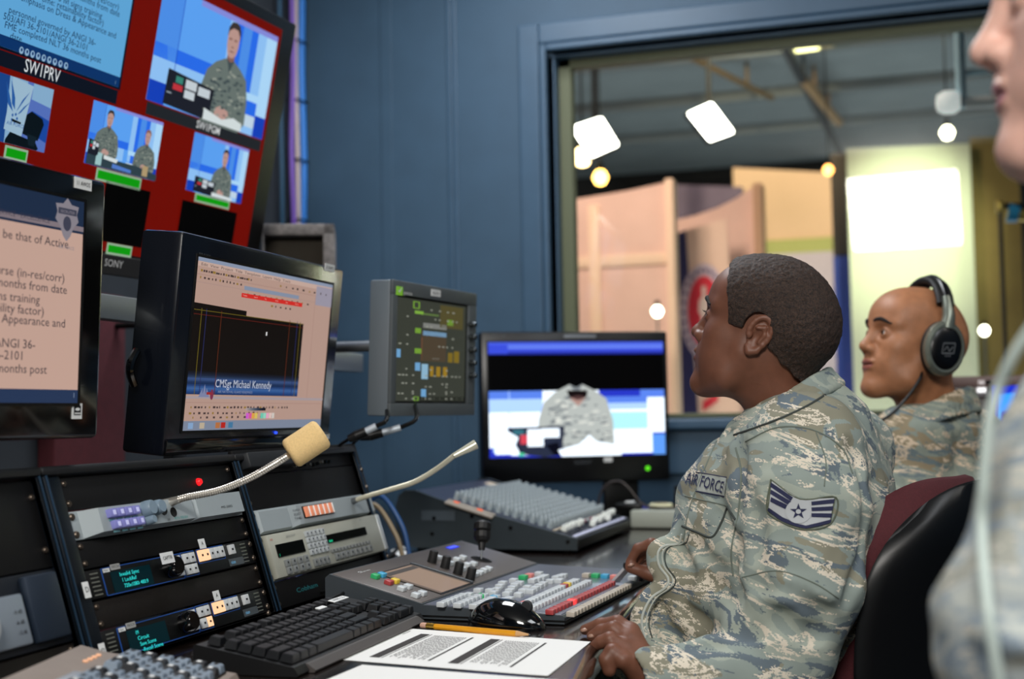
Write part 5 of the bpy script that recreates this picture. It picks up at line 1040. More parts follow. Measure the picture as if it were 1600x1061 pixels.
b = MB(); b.bb(-.001, .001, .28, .36, .07, .092, mat('worn_plate', '#48525a', 0.5)); b.build('worn_plate', base)
MXs = MX @ T(0, 0, .0335) @ Matrix.Rotation(-(math.pi/2-math.atan2(.105, .375)), 4, 'X'); Mx = MX.inverted() @ MXs
KN = mat('pale_knob', '#9fabb0', 0.4); KT = mat('knob_tip', '#d8dfe2', 0.4)
def ls(px, py, off=-.008): return loc_on(MXs, px, py, off)
a = ls(722, 774); c = ls(852, 822)
xk0 = .03; zt_, zb_ = a[1], c[1]; NR, NC = 12, 16
kb = MB(); kb.lathe([(0, .018), (.0042, .018), (.005, .0165), (.0062, .008), (.007, .0), (.0072, -.001)], KN, Matrix.Rotation(R(90), 4, 'X'), 10); kb.bb(-.0007, .0007, -.0186, -.017, 0, .005, KT)
proto = None; n = 0; rest = MB()
for r_ in range(NR):
    for k in range(NC):
        x = xk0+k*(MXL-.06)/(NC-1); z = zb_+(zt_-zb_)*r_/(NR-1)
        Mloc = Mx @ T(x, -.001, z)
        if n < 100:
            if proto is None: proto = kb.build('knob', base); proto.matrix_local = Mloc
            else: dup_part(proto, base, Mloc)
        else: rest.add(kb.v, kb.f, KN, Mloc)
        n += 1
o = rest.build('knobs', base); o['kind'] = 'stuff'
b = MB(); b.M = Mx; FZ = zb_-.014
b.bb(.014, MXL-.014, -.0012, .001, FZ-.004, FZ+.002, mat('cream_strip', '#b3a690', 0.6)); b.bb(.014, MXL-.014, -.0014, .001, .006, .014, mat('scribble_strip', '#c9cbe2', 0.5)); b.build('scribble_strip', base, smooth=False)
FC = mat('white_fader_cap', '#f0f4ec', 0.35, emit=.12); MG = mat('magenta_cap', '#8a3a5c', 0.4)
rng = random.Random(5); slot = MB(); slot.M = Mx
for k in range(16):
    x = xk0+k*(MXL-.06)/15; slot.bb(x-.0012, x+.0012, -.0013, .001, .02, FZ-.01, BLKM)
    hz = .02+(FZ-.03)*(.62 if k < 6 else (.25 if k < 12 else .7))+rng.uniform(-.006, .006)
    q = MB(); q.M = Mx; q.bb(x-.0075, x+.0075, -.016, -.002, hz-.006, hz+.006, FC, .0025); q.bb(x-.0076, x+.0076, -.0162, -.012, hz-.0006, hz+.0006, INK); q.build('fader_cap', base)
slot.build('fader_slots', base, smooth=False)
for k in range(7):
    x = .2+k*.028; q = MB(); q.M = Mx; q.bb(x-.005, x+.005, -.006, 0, FZ-.012, FZ-.006, MG if k % 3 else KN, .001); q.build('channel_button', base)
b = MB(); b.M = Mx; x, z = ls(752, 752, 0); b.rect(x-.03, x+.03, .335, .36, -.001, mat('pale_paper', '#c9b9a4', 0.8)); b.build('paper_label', base, smooth=False)
# loose plate with orange marks over the near edge
pl = [on('y', 2.685, *p) for p in ((694, 787), (716, 783), (773, 802), (766, 811))]
base2 = thing('marked_plate', 'small tan plate with two orange marks lying on near edge of the mixer', 'plate', pl[0]); O = pl[0]
A = on('y', 2.685, 694, 787); Bq = on('y', 2.685, 768, 811); up = Vector((0, .03, .006)); n_ = (Bq-A).cross(up).normalized()*.0015
b = MB(); vs = [A-O, Bq-O, Bq-O+up, A-O+up]; vs = vs+[v+n_*2 for v in vs]; b.add(vs, [(3, 2, 1, 0), (4, 5, 6, 7), (0, 1, 5, 4), (1, 2, 6, 5), (2, 3, 7, 6), (3, 0, 4, 7)], mat('tan_plate', '#8d8478', 0.55)); b.build('plate', base2, smooth=False)
for t in (.12, .62):
    c0 = (A-O).lerp(Bq-O, t)+up*.6+n_*2; d0 = (Bq-A).normalized(); b = MB(); b.add([c0, c0+d0*.014, c0+d0*.014+up*.35, c0+up*.35], [(0, 1, 2, 3)], mat('orange_mark', '#ff6a2a', 0.5)); v = [Vector(p)+n_*.3 for p in b.v]; b.v = [tuple(p) for p in v]; b.build('orange_mark', base2, smooth=False)

# ------------------------------------------------------------------ black keyboard
MK = Matrix.Translation((-0.703, 1.362, TZ)) @ panel_frame((0, 0, 0), -1.0, 0); KL, KD = .418, .128
base = thing('keyboard', 'black computer keyboard with cable lying in front of the racks', 'keyboard', MK)
KT_ = R(10); MKt = T(0, 0, .006) @ Matrix.Rotation(KT_-math.pi/2, 4, 'X')      # local frame on the sloping top: x along, z up-slope, -y out
KB = mat('keyboard_black', '#101113', 0.42); KC = mat('keycap_black', '#131519', 0.36)
b = MB(); side_prism(b, [(-.004, .001), (-.006, .004), (0, .012), (KD, .012+KD*math.tan(KT_)), (KD+.004, .01+KD*math.tan(KT_)), (KD+.004, .004+KD*math.tan(KT_)*.5), (KD, .001)], 0, KL, KB); b.build('case', base, ang=25)
b = MB(); side_prism(b, [(-.012, .001), (-.014, .004), (-.004, .011), (.002, .012), (.002, .001)], .03, KL-.02, mat('worn_front_edge', '#4a4543', 0.5)); b.build('front_edge', base, ang=25)
def key(name, x, z, w_, d_, m=KC, h=.0095, parent=None, M=MKt, z0=.0075):
    q = MB(); ins = .0022
    lo = [(x-w_/2, -z0, z-d_/2), (x+w_/2, -z0, z-d_/2), (x+w_/2, -z0, z+d_/2), (x-w_/2, -z0, z+d_/2)]
    hi = [(x-w_/2+ins, -z0-h, z-d_/2+ins*.8), (x+w_/2-ins, -z0-h, z-d_/2+ins*.8), (x+w_/2-ins, -z0-h, z+d_/2-ins), (x-w_/2+ins, -z0-h, z+d_/2-ins)]
    bm = bmesh.new(); V = [bm.verts.new(p) for p in lo+hi]
    for f in ((4, 5, 6, 7), (0, 1, 5, 4), (1, 2, 6, 5), (2, 3, 7, 6), (3, 0, 4, 7)): bm.faces.new([V[i] for i in f])
    bmesh.ops.bevel(bm, geom=[e for e in bm.edges if not e.is_boundary], offset=.0008, segments=2, affect='EDGES')
    q.bm(bm, m, M); q.rect(0, 0, 0, 0, 0) if False else None
    return q.build(name, parent or base)
P_ = .0184; rz = [.016+.0186*k for k in range(6)]; rz[5] += .004
U = lambda u: .008+u*P_
ks = []
for r_, spec in enumerate([
    [(0, 1.25), (1.25, 1.25), (2.5, 1.25), (3.75, 6.0), (9.75, 1.25), (11, 1.25), (12.25, 1.25), (13.5, 1.5)],
    [(0, 2.25)]+[(2.25+k, 1) for k in range(10)]+[(12.25, 2.75)],
    [(0, 1.75)]+[(1.75+k, 1) for k in range(11)]+[(12.75, 2.25)],
    [(0, 1.5)]+[(1.5+k, 1) for k in range(12)]+[(13.5, 1.5)],
    [(k, 1) for k in range(13)]+[(13, 2)],
    [(0, 1)]+[(2+k, 1) for k in range(4)]+[(6.5+k, 1) for k in range(4)]+[(11+k, 1) for k in range(4)]]):
    for u, w_ in spec: ks.append((U(u+w_/2), rz[r_], w_*P_-.001, .0172))
for r_, us in enumerate([(15.4, 16.4, 17.4), (16.4,), (), (15.4, 16.4, 17.4), (15.4, 16.4, 17.4), (15.4, 16.4, 17.4)]):
    for u in us: ks.append((U(u+.5), rz[r_], P_-.001, .0172))
for r_, us in enumerate([((18.7, 2), (20.7, 1)), ((18.7, 1), (19.7, 1), (20.7, 1)), ((18.7, 1), (19.7, 1), (20.7, 1)), ((18.7, 1), (19.7, 1), (20.7, 1)), ((18.7, 1), (19.7, 1), (20.7, 1))]):
    for u, w_ in us: ks.append((U(u+w_/2), rz[r_], w_*P_-.001, .0172))
ks = [k for k in ks if k[0] < KL-.004][:104]
for i, k in enumerate(ks[:98]): key('key', *k)
kx_, kz_ = loc_on(MK @ MKt, 523, 941, -.0178); b = MB(); b.M = MKt; b.bb(kx_, kx_+.05, -.0182, -.0168, kz_, kz_+.011, WHITE, .0006); b.text('WIRE CG', kx_+.005, kz_+.003, .005, -.0185, INK, width=.038); b.build('white_label', base, smooth=False)
kx_, kz_ = loc_on(MK @ MKt, 500, 952, -.0178); b = MB(); b.M = MKt; b.bb(kx_, kx_+.024, -.0182, -.0168, kz_, kz_+.008, WHITE, .0006); b.build('white_label', base, smooth=False)
p0 = MKt @ Vector((.33, -.004, KD+.002)); Mi = MK.inverted(); cpts = [p0]+[Mi @ v for v in (on('z', TZ+.035, 549, 920), on('z', TZ+.02, 520, 922), on('z', TZ+.006, 470, 934), on('z', TZ+.005, 432, 950))]
b = MB(); b.tube(bez(cpts, 8), .0026, BLK); b.build('cord', base)

# ------------------------------------------------------------------ grey editing keyboard in the near corner
pr = on('z', TZ+.012, 372, 1052); M2k = Matrix.Translation((pr.x, pr.y, TZ)) @ panel_frame((0, 0, 0), -13, 0); L2_, D2_ = .44, .155
base = thing('editing_keyboard', 'grey keyboard with blue grey keycaps in the near left corner', 'keyboard', M2k)
TP = mat('taupe_plastic', '#8c7f76', 0.5, noise_amt=.05, noise_scale=30); t2 = math.tan(R(9))
b = MB(); side_prism(b, [(0, .001), (-.002, .004), (.002, .012), (D2_, .012+D2_*t2), (D2_+.03, .02+D2_*t2), (D2_+.045, .012+D2_*t2), (D2_+.045, .001)], -L2_, 0, TP); b.build('case', base, ang=25)
M2t = T(0, 0, .006) @ Matrix.Rotation(R(9)-math.pi/2, 4, 'X'); BGK = mat('blue_grey_keycap', '#8796a6', 0.4); DGK = mat('dark_keycap', '#1b1e24', 0.4)
b = MB(); b.M = M2t; b.bb(-L2_+.01, -.01, -.0085, -.005, .012, D2_-.03, BLKM); b.build('key_well', base)
rng = random.Random(2)
for r_ in range(6):
    for k in range(16):
        x = -.02-k*.0195
        if k in (4, 9) and r_ > 3: continue
        kk = key('key', x, .022+.0195*r_, .0178, .0172, BGK if (k+r_) % 3 != 1 else DGK, .0085, base, M2t, .0085)
        q = MB(); q.M = M2t; q.bb(x-.003, x+.004, -.0174, -.0169, .022+.0195*r_-.002, .022+.0195*r_+.003, INK if (k+r_) % 3 != 1 else WHITE); q.build('legend', kk, smooth=False)
b = MB(); b.M = M2t; b.bb(-.20, -.12, -.0105, -.006, D2_-.022, D2_-.01, mat('silver_strip', '#cfd4dc', 0.3, .4), .001); b.build('silver_strip', base)
for k in range(4):
    b = MB(); b.M = M2t; b.lathe([(0, .0025), (.003, .0018), (.0034, 0)], mat('amber_lamp', '#e8b08a', 0.4, emit=.3), T(-.025-.012*k, -.0065, D2_+.002) @ Matrix.Rotation(R(90), 4, 'X'), 10); b.build('indicator', base)

# ------------------------------------------------------------------ mouse, pencil, papers
p = on('z', TZ, 776, 982); q = on('z', TZ, 720, 972); ang = math.atan2(.06, .1)
c0 = on('z', TZ, 722, 975); c1_ = on('z', TZ, 830, 987); ax = Vector((c1_.x-c0.x, c1_.y-c0.y, 0)); Lm = .125
yaw_m = math.atan2(ax.y, ax.x)+R(8)
mid = c0.lerp(c1_, .5)+Vector((.014, .006, 0))
base = thing('computer_mouse', 'glossy black computer mouse in front of the switcher', 'mouse', Matrix.Translation(mid) @ Matrix.Rotation(yaw_m, 4, 'Z'))
MOG = mat('mouse_gloss', '#07080a', 0.08, coat=.8)
bm = bmesh.new(); bmesh.ops.create_uvsphere(bm, u_segments=40, v_segments=24, radius=1)
for v in bm.verts:
    x, y_, z_ = v.co; h = .036*(1-.35*x*x)*(1.0-.18*x); w_ = .031*(1-.18*x*x)
    sx = (abs(x)**.85)*(1 if x > 0 else -1); v.co = Vector((sx*Lm/2, y_*w_*1.05, max(z_, -.12)*h+.12*h*1.0))
b = MB(); b.bm(bm, MOG); b.build('shell', base, ang=60)
b = MB(); b.tube([(Lm*.05+.055*t, .0, .0405*(1-.35*(.1+.88*t)**2)*(1.0-.18*(.1+.88*t))*.97+.0005-.012*t*t) for t in [k/8 for k in range(6)]], .0011, BLKM); b.build('button_gap', base)
b = MB(); Mw = T(.034, 0, .0315) @ Matrix.Rotation(R(90), 4, 'X'); b.lathe([(0, -.0035), (.0075, -.0035), (.0085, -.002), (.0085, .002), (.0075, .0035), (0, .0035)], mat('wheel_rubber', '#26282b', 0.7), Mw, 20); b.build('scroll_wheel', base)
a = on('z', TZ+.0048, 658, 977); e = on('z', TZ+.0048, 829, 992); d = (e-a)
base = thing('pencil', 'yellow wooden pencil lying between the mouse and the printed sheet', 'pencil', a); Lp = d.length; Mq = d.to_track_quat('Z', 'Y').to_matrix().to_4x4(); r_ = .0042
b = MB(); b.lathe([(0, .024), (r_, .024), (r_, Lp-.022), (0, Lp-.022)], mat('pencil_yellow', '#e09a1e', 0.35), Mq, 6); b.build('shaft', base, ang=20)
b = MB(); b.lathe([(r_, Lp-.022), (.0012, Lp-.003), (0, Lp-.003)], mat('bare_wood', '#c99b6a', 0.7), Mq, 12); b.build('wood_cone', base); b = MB(); b.lathe([(.0013, Lp-.004), (0, Lp)], mat('graphite', '#2a2a2c', 0.4), Mq, 8); b.build('lead', base)
b = MB(); b.lathe([(r_*.98, .01), (r_*1.08, .012), (r_*.98, .015), (r_*1.08, .018), (r_*.98, .021), (r_*1.02, .024)], mat('ferrule', '#c9a24a', 0.3, .9), Mq, 14); b.build('ferrule', base); b = MB(); b.lathe([(0, 0), (r_*.8, 0), (r_, .002), (r_, .0105), (0, .0105)], mat('eraser', '#d0a590', 0.8), Mq, 14); b.build('eraser', base)
PAPER = mat('white_paper', '#f1f1ee', 0.7)
def sheet(corners, z, label, lines):
    P = [on('z', z, *c) for c in corners]; c = sum(P, Vector())/4
    ex = ((P[1]-P[0])+(P[2]-P[3])); ex.z = 0; ex.normalize(); ey = Vector((-ex.y, ex.x, 0))
    M = Matrix((ex, ey, Vector((0, 0, 1)))).transposed().to_4x4(); M.translation = c
    base = thing('printed_sheet', label, 'paper', M); Q = [M.inverted() @ p for p in P]
    b = MB(); n = 12; vs = []; fs = []
    for i in range(n+1):
        for j in range(n+1):
            u, v = i/n, j/n; p = (Q[0]*(1-u)+Q[1]*u)*(1-v)+(Q[3]*(1-u)+Q[2]*u)*v; p.z = .0003+.0025*max(0, (u-.9))*5*max(0, v-.6); vs.append(p)
    for i in range(n):
        for j in range(n): k = i*(n+1)+j; fs.append((k, k+1, k+n+2, k+n+1))
    b.add(vs, fs, PAPER); b.add([v-Vector((0, 0, .0002)) for v in vs], [f[::-1] for f in fs], PAPER); b.build('page', base)
    if lines: lines(base, Q)
    return base
def printing(base, Q):
    # the print reads towards the operator: u along the long side, v across
    P = lambda u, v: (Q[0]*(1-u)+Q[1]*u)*(1-v)+(Q[3]*(1-u)+Q[2]*u)*v+Vector((0, 0, .0006))
    def quad(b, u0_, u1_, v0_, v1_, m): b.add([P(u0_, v0_), P(u1_, v0_), P(u1_, v1_), P(u0_, v1_)], [(0, 3, 2, 1)], m)
    GI = mat('grey_ink', '#6c6a6a', 0.8); rng = random.Random(9)
    for u_c in (.14, .52):
        b = MB(); quad(b, u_c, u_c+.05, .14, .88, mat('dark_ink', '#34302f', 0.8)); quad(b, u_c+.058, u_c+.064, .14, .88, GI); b.build('heading_bar', base, smooth=False)
        b = MB()
        for k in range(15):
            uu = u_c+.085+.0118*k; v = .16
            while v < .82-.1*(k % 4 == 3):
                w_ = rng.uniform(.02, .06); quad(b, uu, uu+.0052, v, v+w_, GI); v += w_+.012
        b.build('text_lines', base, smooth=False)
        b = MB(); quad(b, u_c+.278, u_c+.29, .14, .86, mat('dark_ink', '#34302f')); b.build('rule', base, smooth=False)
    b = MB(); quad(b, .055, .06, .08, .2, GI); b.build('page_header', base, smooth=False)
sheet([(634, 982), (923, 1003), (856, 1057), (518, 1030)], TZ+.0005, 'printed white sheet with two dark heading bars beside the pencil', printing)
sheet([(566, 1039), (876, 1063), (790, 1130), (420, 1100)], TZ+.0005, 'blank white sheet at bottom edge in front of the printed sheet', None)
# ------------------------------------------------------------------ small things behind the switcher
p = [on('z', TZ+.001, *c) for c in ((610, 861), (628, 853), (642, 862), (625, 871))]; c = sum(p, Vector())/4
b = MB(); vs = [q-c for q in p]; b.add([v+Vector((0, 0, .0012)) for v in vs]+vs, [(0, 3, 2, 1), (4, 5, 6, 7), (0, 1, 5, 4), (1, 2, 6, 5), (2, 3, 7, 6), (3, 0, 4, 7)], WHITE); o = b.build('paper_tag', smooth=False); o.location = c; tag(o, 'small white paper tag on the desk between keypad unit and switcher', 'tag')
rng = random.Random(21)
CABC = ('#0b0b0c', '#161414', '#2c1f16', '#0d0f14', '#8d7b5e', '#1b4f8a', '#0e0e0e')
CABL = ('black cable looping down between third rack and mixer, nearest the rack', 'black cable in the tangle left of the mixer, next to the tan cable', 'dark brown cable in the tangle left of the mixer', 'blue black cable lowest in the tangle left of the mixer', 'tan cable arching over the tangle left of the mixer', 'blue cable at the top of the tangle left of the mixer', 'thin black cable lying on the desk behind the paper tag')
for k in range(7):
    yk = 2.285+.034*k; hk = (.86, .875, .83, .81, .865, .88)[k % 6]
    tl, s, m1, m2_, e = Vector((-1.2, yk-.01, TZ+.007)), Vector((-1.12, yk, hk-.05)), Vector((-1.07, yk+.006, hk)), Vector((-1.02, yk+.004, hk-.06)), Vector((-1.0, yk, TZ+.007))
    if k == 6: tl, s, m1, m2_, e = [on('z', TZ+.005, *q) for q in ((600, 874), (612, 866), (628, 851), (640, 846), (652, 838))]
    b = MB(); b.tube(bez([tl, s, m1, m2_, e], 7), .005 if k != 6 else .004, mat('loose_cable_%d' % k, CABC[k], 0.45)); tag(b.build('loose_cable'), CABL[k], 'cable')
# pale equipment box beyond the mixer
x0 = on('y', 3.3, 985, 815).x; zt_ = on('y', 3.3, 1040, 798).z
base = thing('equipment_box', 'low pale grey box on the desk beyond the mixer', 'box', (x0, 3.3, TZ)); H = zt_-TZ
b = MB(); b.bb(0, .5, 0, .12, 0.004, H, mat('pale_grey_box', '#a9ada0', 0.5), .004); b.build('case', base); b = MB(); b.bb(.01, .49, .01, .11, 0, .005, BLKM); b.build('foot_strip', base)
def small(px, py, build, name, label, cat):
    p = on('y', 3.36, px, py); o = thing(name, label, cat, (p.x, 3.36, zt_)); build(o)
def blackadapter(o):
    b = MB(); b.bb(-.035, .035, -.03, .03, 0, .016, BLK, .005); b.build('case', o); b = MB(); b.bb(-.012, .012, -.012, .012, .016, .02, WHITE, .001); b.build('label', o)
small(985, 790, blackadapter, 'power_adapter', 'flat black adapter on the pale box beyond the mixer', 'adapter')
def stick(o):
    b = MB(); b.lathe([(0, 0), (.008, 0), (.007, .045), (.005, .05), (0, .05)], BLK); b.build('body', o); b = MB(); b.lathe([(.0055, .049), (.0055, .06), (0, .062)], BLKM); b.build('tip', o)
small(1057, 780, stick, 'marker_stub', 'short upright black marker on the right end of the pale box', 'marker')
def coil(o):
    b = MB(); b.lathe([(.026+.007*math.cos(t*math.pi/5), .008+.007*math.sin(t*math.pi/5)) for t in range(10)], mat('cream_tape', '#d2cfa8', 0.5), None, 28, True); b.build('tape_roll', o); b = MB(); b.lathe([(.019, .001), (.019, .014), (.02, .014), (.02, .001)], mat('card_core', '#8d7a5c', 0.8), None, 24, True); b.build('core', o)
small(1033, 783, coil, 'tape_roll', 'cream tape roll lying on the pale box', 'tape')
def clip(o):
    b = MB(); b.bb(-.03, .03, -.01, .01, 0, .008, mat('blue_clip', '#3a42b0', 0.4), .003); b.build('body', o); b = MB(); b.bb(-.034, -.026, -.008, .008, .002, .016, mat('green_clip', '#4fae62', 0.4), .002); b.build('green_tab', o)
small(1000, 781, clip, 'cable_clip', 'small blue and green clip behind the black adapter', 'clip')
pts = [on('y', 3.34, *p) for p in ((934, 796), (938, 772), (950, 756), (968, 752), (982, 762), (994, 777), (1008, 790), (1040, 800), (1075, 806))]
b = MB(); pts = [Vector((p.x, p.y-(.02 if i > 6 else 0), max(p.z, zt_+.006 if i > 4 else TZ+.006))) for i, p in enumerate(pts)]; b.tube(bez(pts, 6), .0028, mat('arch_cable', '#3a3230', 0.4)); tag(b.build('arched_cable'), 'thin dark cable arching up below the centre monitor onto the pale box', 'cable')

# ================================================================== FIGURE SCULPTING: smooth-union fields turned into one surface
class Field:
    def __init__(s, lo, hi, h):
        s.lo = np.array(lo, float); s.h = h; n = np.ceil((np.array(hi, float)-s.lo)/h).astype(int)+1; s.n = n
        s.D = np.full(n, 0.08, np.float32); s.ax = [s.lo[i]+h*np.arange(n[i]) for i in range(3)]
    def _sub(s, lo, hi):
        a = np.maximum(np.floor((np.array(lo)-s.lo)/s.h).astype(int), 0); b = np.minimum(np.ceil((np.array(hi)-s.lo)/s.h).astype(int)+1, s.n)
        if np.any(b <= a): return None, None
        sl = tuple(slice(a[i], b[i]) for i in range(3))
        g = [s.ax[i][sl[i]].astype(np.float32) for i in range(3)]
        return sl, (g[0][:, None, None], g[1][None, :, None], g[2][None, None, :])
    def _apply(s, sl, d, k, op):
        D = s.D[sl]
        if op == 'u':
            if k > 0: h = np.clip(.5+.5*(D-d)/k, 0, 1); s.D[sl] = D*(1-h)+d*h-k*h*(1-h)
            else: s.D[sl] = np.minimum(D, d)
        elif op == 's':
            if k > 0: h = np.clip(.5-.5*(D+d)/k, 0, 1); s.D[sl] = D*(1-h)+(-d)*h+k*h*(1-h)
            else: s.D[sl] = np.maximum(D, -d)
        else:
            s.D[sl] = np.maximum(D, d)
    def ell(s, c, r, k=.01, op='u', rot=None):
        c = np.array(c, float); r = np.array(r, float); m = r.max()+k+.012
        sl, g = s._sub(c-m, c+m)
        if sl is None: return s
        x, y, z = g[0]-c[0], g[1]-c[1], g[2]-c[2]
        if rot is not None:
            Q = np.array(rot.to_3x3() if hasattr(rot, 'to_3x3') else rot, float)
            x, y, z = [Q[0, i]*x+Q[1, i]*y+Q[2, i]*z for i in range(3)]
        k0 = np.sqrt((x/r[0])**2+(y/r[1])**2+(z/r[2])**2); k1 = np.sqrt((x/r[0]**2)**2+(y/r[1]**2)**2+(z/r[2]**2)**2)
        s._apply(sl, k0*(k0-1)/np.maximum(k1, 1e-6), k, op); return s
    def cap(s, a, b, ra, rb=None, k=.01, op='u', sq=None):
        rb = ra if rb is None else rb; a = np.array(a, float); b = np.array(b, float); m = max(ra, rb)+k+.012
        sl, g = s._sub(np.minimum(a, b)-m, np.maximum(a, b)+m)
        if sl is None: return s
        ba = b-a; L2 = max(ba @ ba, 1e-9)
        x, y, z = g[0]-a[0], g[1]-a[1], g[2]-a[2]
        t = np.clip((x*ba[0]+y*ba[1]+z*ba[2])/L2, 0, 1)
        dx, dy, dz = x-t*ba[0], y-t*ba[1], z-t*ba[2]
        if sq: dx, dy, dz = dx*sq[0], dy*sq[1], dz*sq[2]
        s._apply(sl, np.sqrt(dx*dx+dy*dy+dz*dz)-(ra+(rb-ra)*t), k, op); return s
    def chain(s, pts, rs, k=.01, op='u'):
        for i in range(len(pts)-1): s.cap(pts[i], pts[i+1], rs[i], rs[i+1], k, op)
        return s
    def plane_cut(s, p, n):
        """keep the side against the normal"""
        p = np.array(p, float); n = np.array(n, float); n /= np.linalg.norm(n)
        g = (s.ax[0][:, None, None], s.ax[1][None, :, None], s.ax[2][None, None, :])
        s.D = np.maximum(s.D, ((g[0]-p[0])*n[0]+(g[1]-p[1])*n[1]+(g[2]-p[2])*n[2]).astype(np.float32)); return s
    def disp(s, fn):
        g = np.meshgrid(*s.ax, indexing='ij'); near = np.abs(s.D) < .03
        s.D[near] += fn(g[0][near], g[1][near], g[2][near]).astype(np.float32); return s
    def mesh(s):
        D = s.D; n = D.shape; S = D < 0
        c = np.zeros((n[0]-1, n[1]-1, n[2]-1), np.uint8)
        for i in (0, 1):
            for j in (0, 1):
                for k in (0, 1): c += S[i:n[0]-1+i, j:n[1]-1+j, k:n[2]-1+k]
        act = np.argwhere((c > 0) & (c < 8)); idx = -np.ones(c.shape, np.int64); idx[tuple(act.T)] = np.arange(len(act))
        cor = [(i, j, k) for i in (0, 1) for j in (0, 1) for k in (0, 1)]
        val = np.stack([D[act[:, 0]+i, act[:, 1]+j, act[:, 2]+k] for i, j, k in cor], 1)
        acc = np.zeros((len(act), 3)); cnt = np.zeros(len(act))
        for a in range(8):
            for b in range(a+1, 8):
                if sum(abs(cor[a][q]-cor[b][q]) for q in range(3)) != 1: continue
                va, vb = val[:, a], val[:, b]; m = (va < 0) != (vb < 0); t = np.where(m, va/np.where(m, va-vb, 1), 0)
                p = np.array(cor[a])[None]+t[:, None]*(np.array(cor[b])-np.array(cor[a]))[None]; acc[m] += p[m]; cnt[m] += 1
        V = s.lo+s.h*(act+acc/np.maximum(cnt, 1)[:, None])
        F = []
        for ax in range(3):
            o = [q for q in range(3) if q != ax]
            sl0 = [slice(None)]*3; sl1 = [slice(None)]*3; sl0[ax] = slice(0, n[ax]-1); sl1[ax] = slice(1, n[ax])
            d = S[tuple(sl0)] != S[tuple(sl1)]; e = np.argwhere(d)
            e = e[(e[:, o[0]] > 0) & (e[:, o[0]] < n[o[0]]-1) & (e[:, o[1]] > 0) & (e[:, o[1]] < n[o[1]]-1)]
            q = []
            for da, db in ((-1, -1), (0, -1), (0, 0), (-1, 0)):
                w_ = e.copy(); w_[:, o[0]] += da; w_[:, o[1]] += db; q.append(idx[tuple(w_.T)])
            q = np.stack(q, 1); fl = S[tuple(e.T)] if True else None
            if ax == 1: fl = ~fl
            q[~fl] = q[~fl][:, ::-1]; F.append(q)
        F = np.concatenate(F); F = F[(F >= 0).all(1)]
        a, b, c, d = [V[F[:, q]] for q in range(4)]
        if (np.einsum('ij,ij->i', a, np.cross(b, c))+np.einsum('ij,ij->i', a, np.cross(c, d))).sum() < 0: F = F[:, ::-1]
        return V, F
def np_obj(name, V, F, mats, parent=None, mi=None, relax=0):
    me = bpy.data.meshes.new(name); nv, nf = len(V), len(F)
    if relax:
        E = np.concatenate([F[:, [0, 1]], F[:, [1, 2]], F[:, [2, 3]], F[:, [3, 0]]])
        for _ in range(relax):
            acc = np.zeros_like(V); cnt = np.zeros(nv)
            for a, b in ((0, 1), (1, 0)):
                for q in range(3): acc[:, q] += np.bincount(E[:, a], V[E[:, b], q], nv)
                cnt += np.bincount(E[:, a], minlength=nv)
            V = V*.5+.5*acc/np.maximum(cnt, 1)[:, None]
    me.vertices.add(nv); me.vertices.foreach_set('co', V.astype(np.float32).ravel()); me.loops.add(nf*4); me.loops.foreach_set('vertex_index', F.astype(np.int32).ravel())
    me.polygons.add(nf); me.polygons.foreach_set('loop_start', np.arange(0, nf*4, 4, dtype=np.int32)); me.polygons.foreach_set('use_smooth', np.ones(nf, bool))
    for m_ in mats: me.materials.append(m_)
    if mi is not None: me.polygons.foreach_set('material_index', mi.astype(np.int32))
    me.update(calc_edges=True); me.validate()
    o = bpy.data.objects.new(name, me); COL.objects.link(o)
    if parent: o.parent = parent
    return o
def vnoise(x, y, z, seed=0):
    """smooth value noise in [-1, 1]"""
    rs = np.random.RandomState(seed); Tb = rs.uniform(-1, 1, (32, 32, 32)); out = 0
    xi, yi, zi = np.floor(x).astype(int), np.floor(y).astype(int), np.floor(z).astype(int); fx, fy, fz = x-xi, y-yi, z-zi
    sm = lambda t: t*t*(3-2*t); fx, fy, fz = sm(fx), sm(fy), sm(fz)
    for i in (0, 1):
        for j in (0, 1):
            for k in (0, 1): out = out+Tb[(xi+i) % 32, (yi+j) % 32, (zi+k) % 32]*(fx if i else 1-fx)*(fy if j else 1-fy)*(fz if k else 1-fz)
    return out
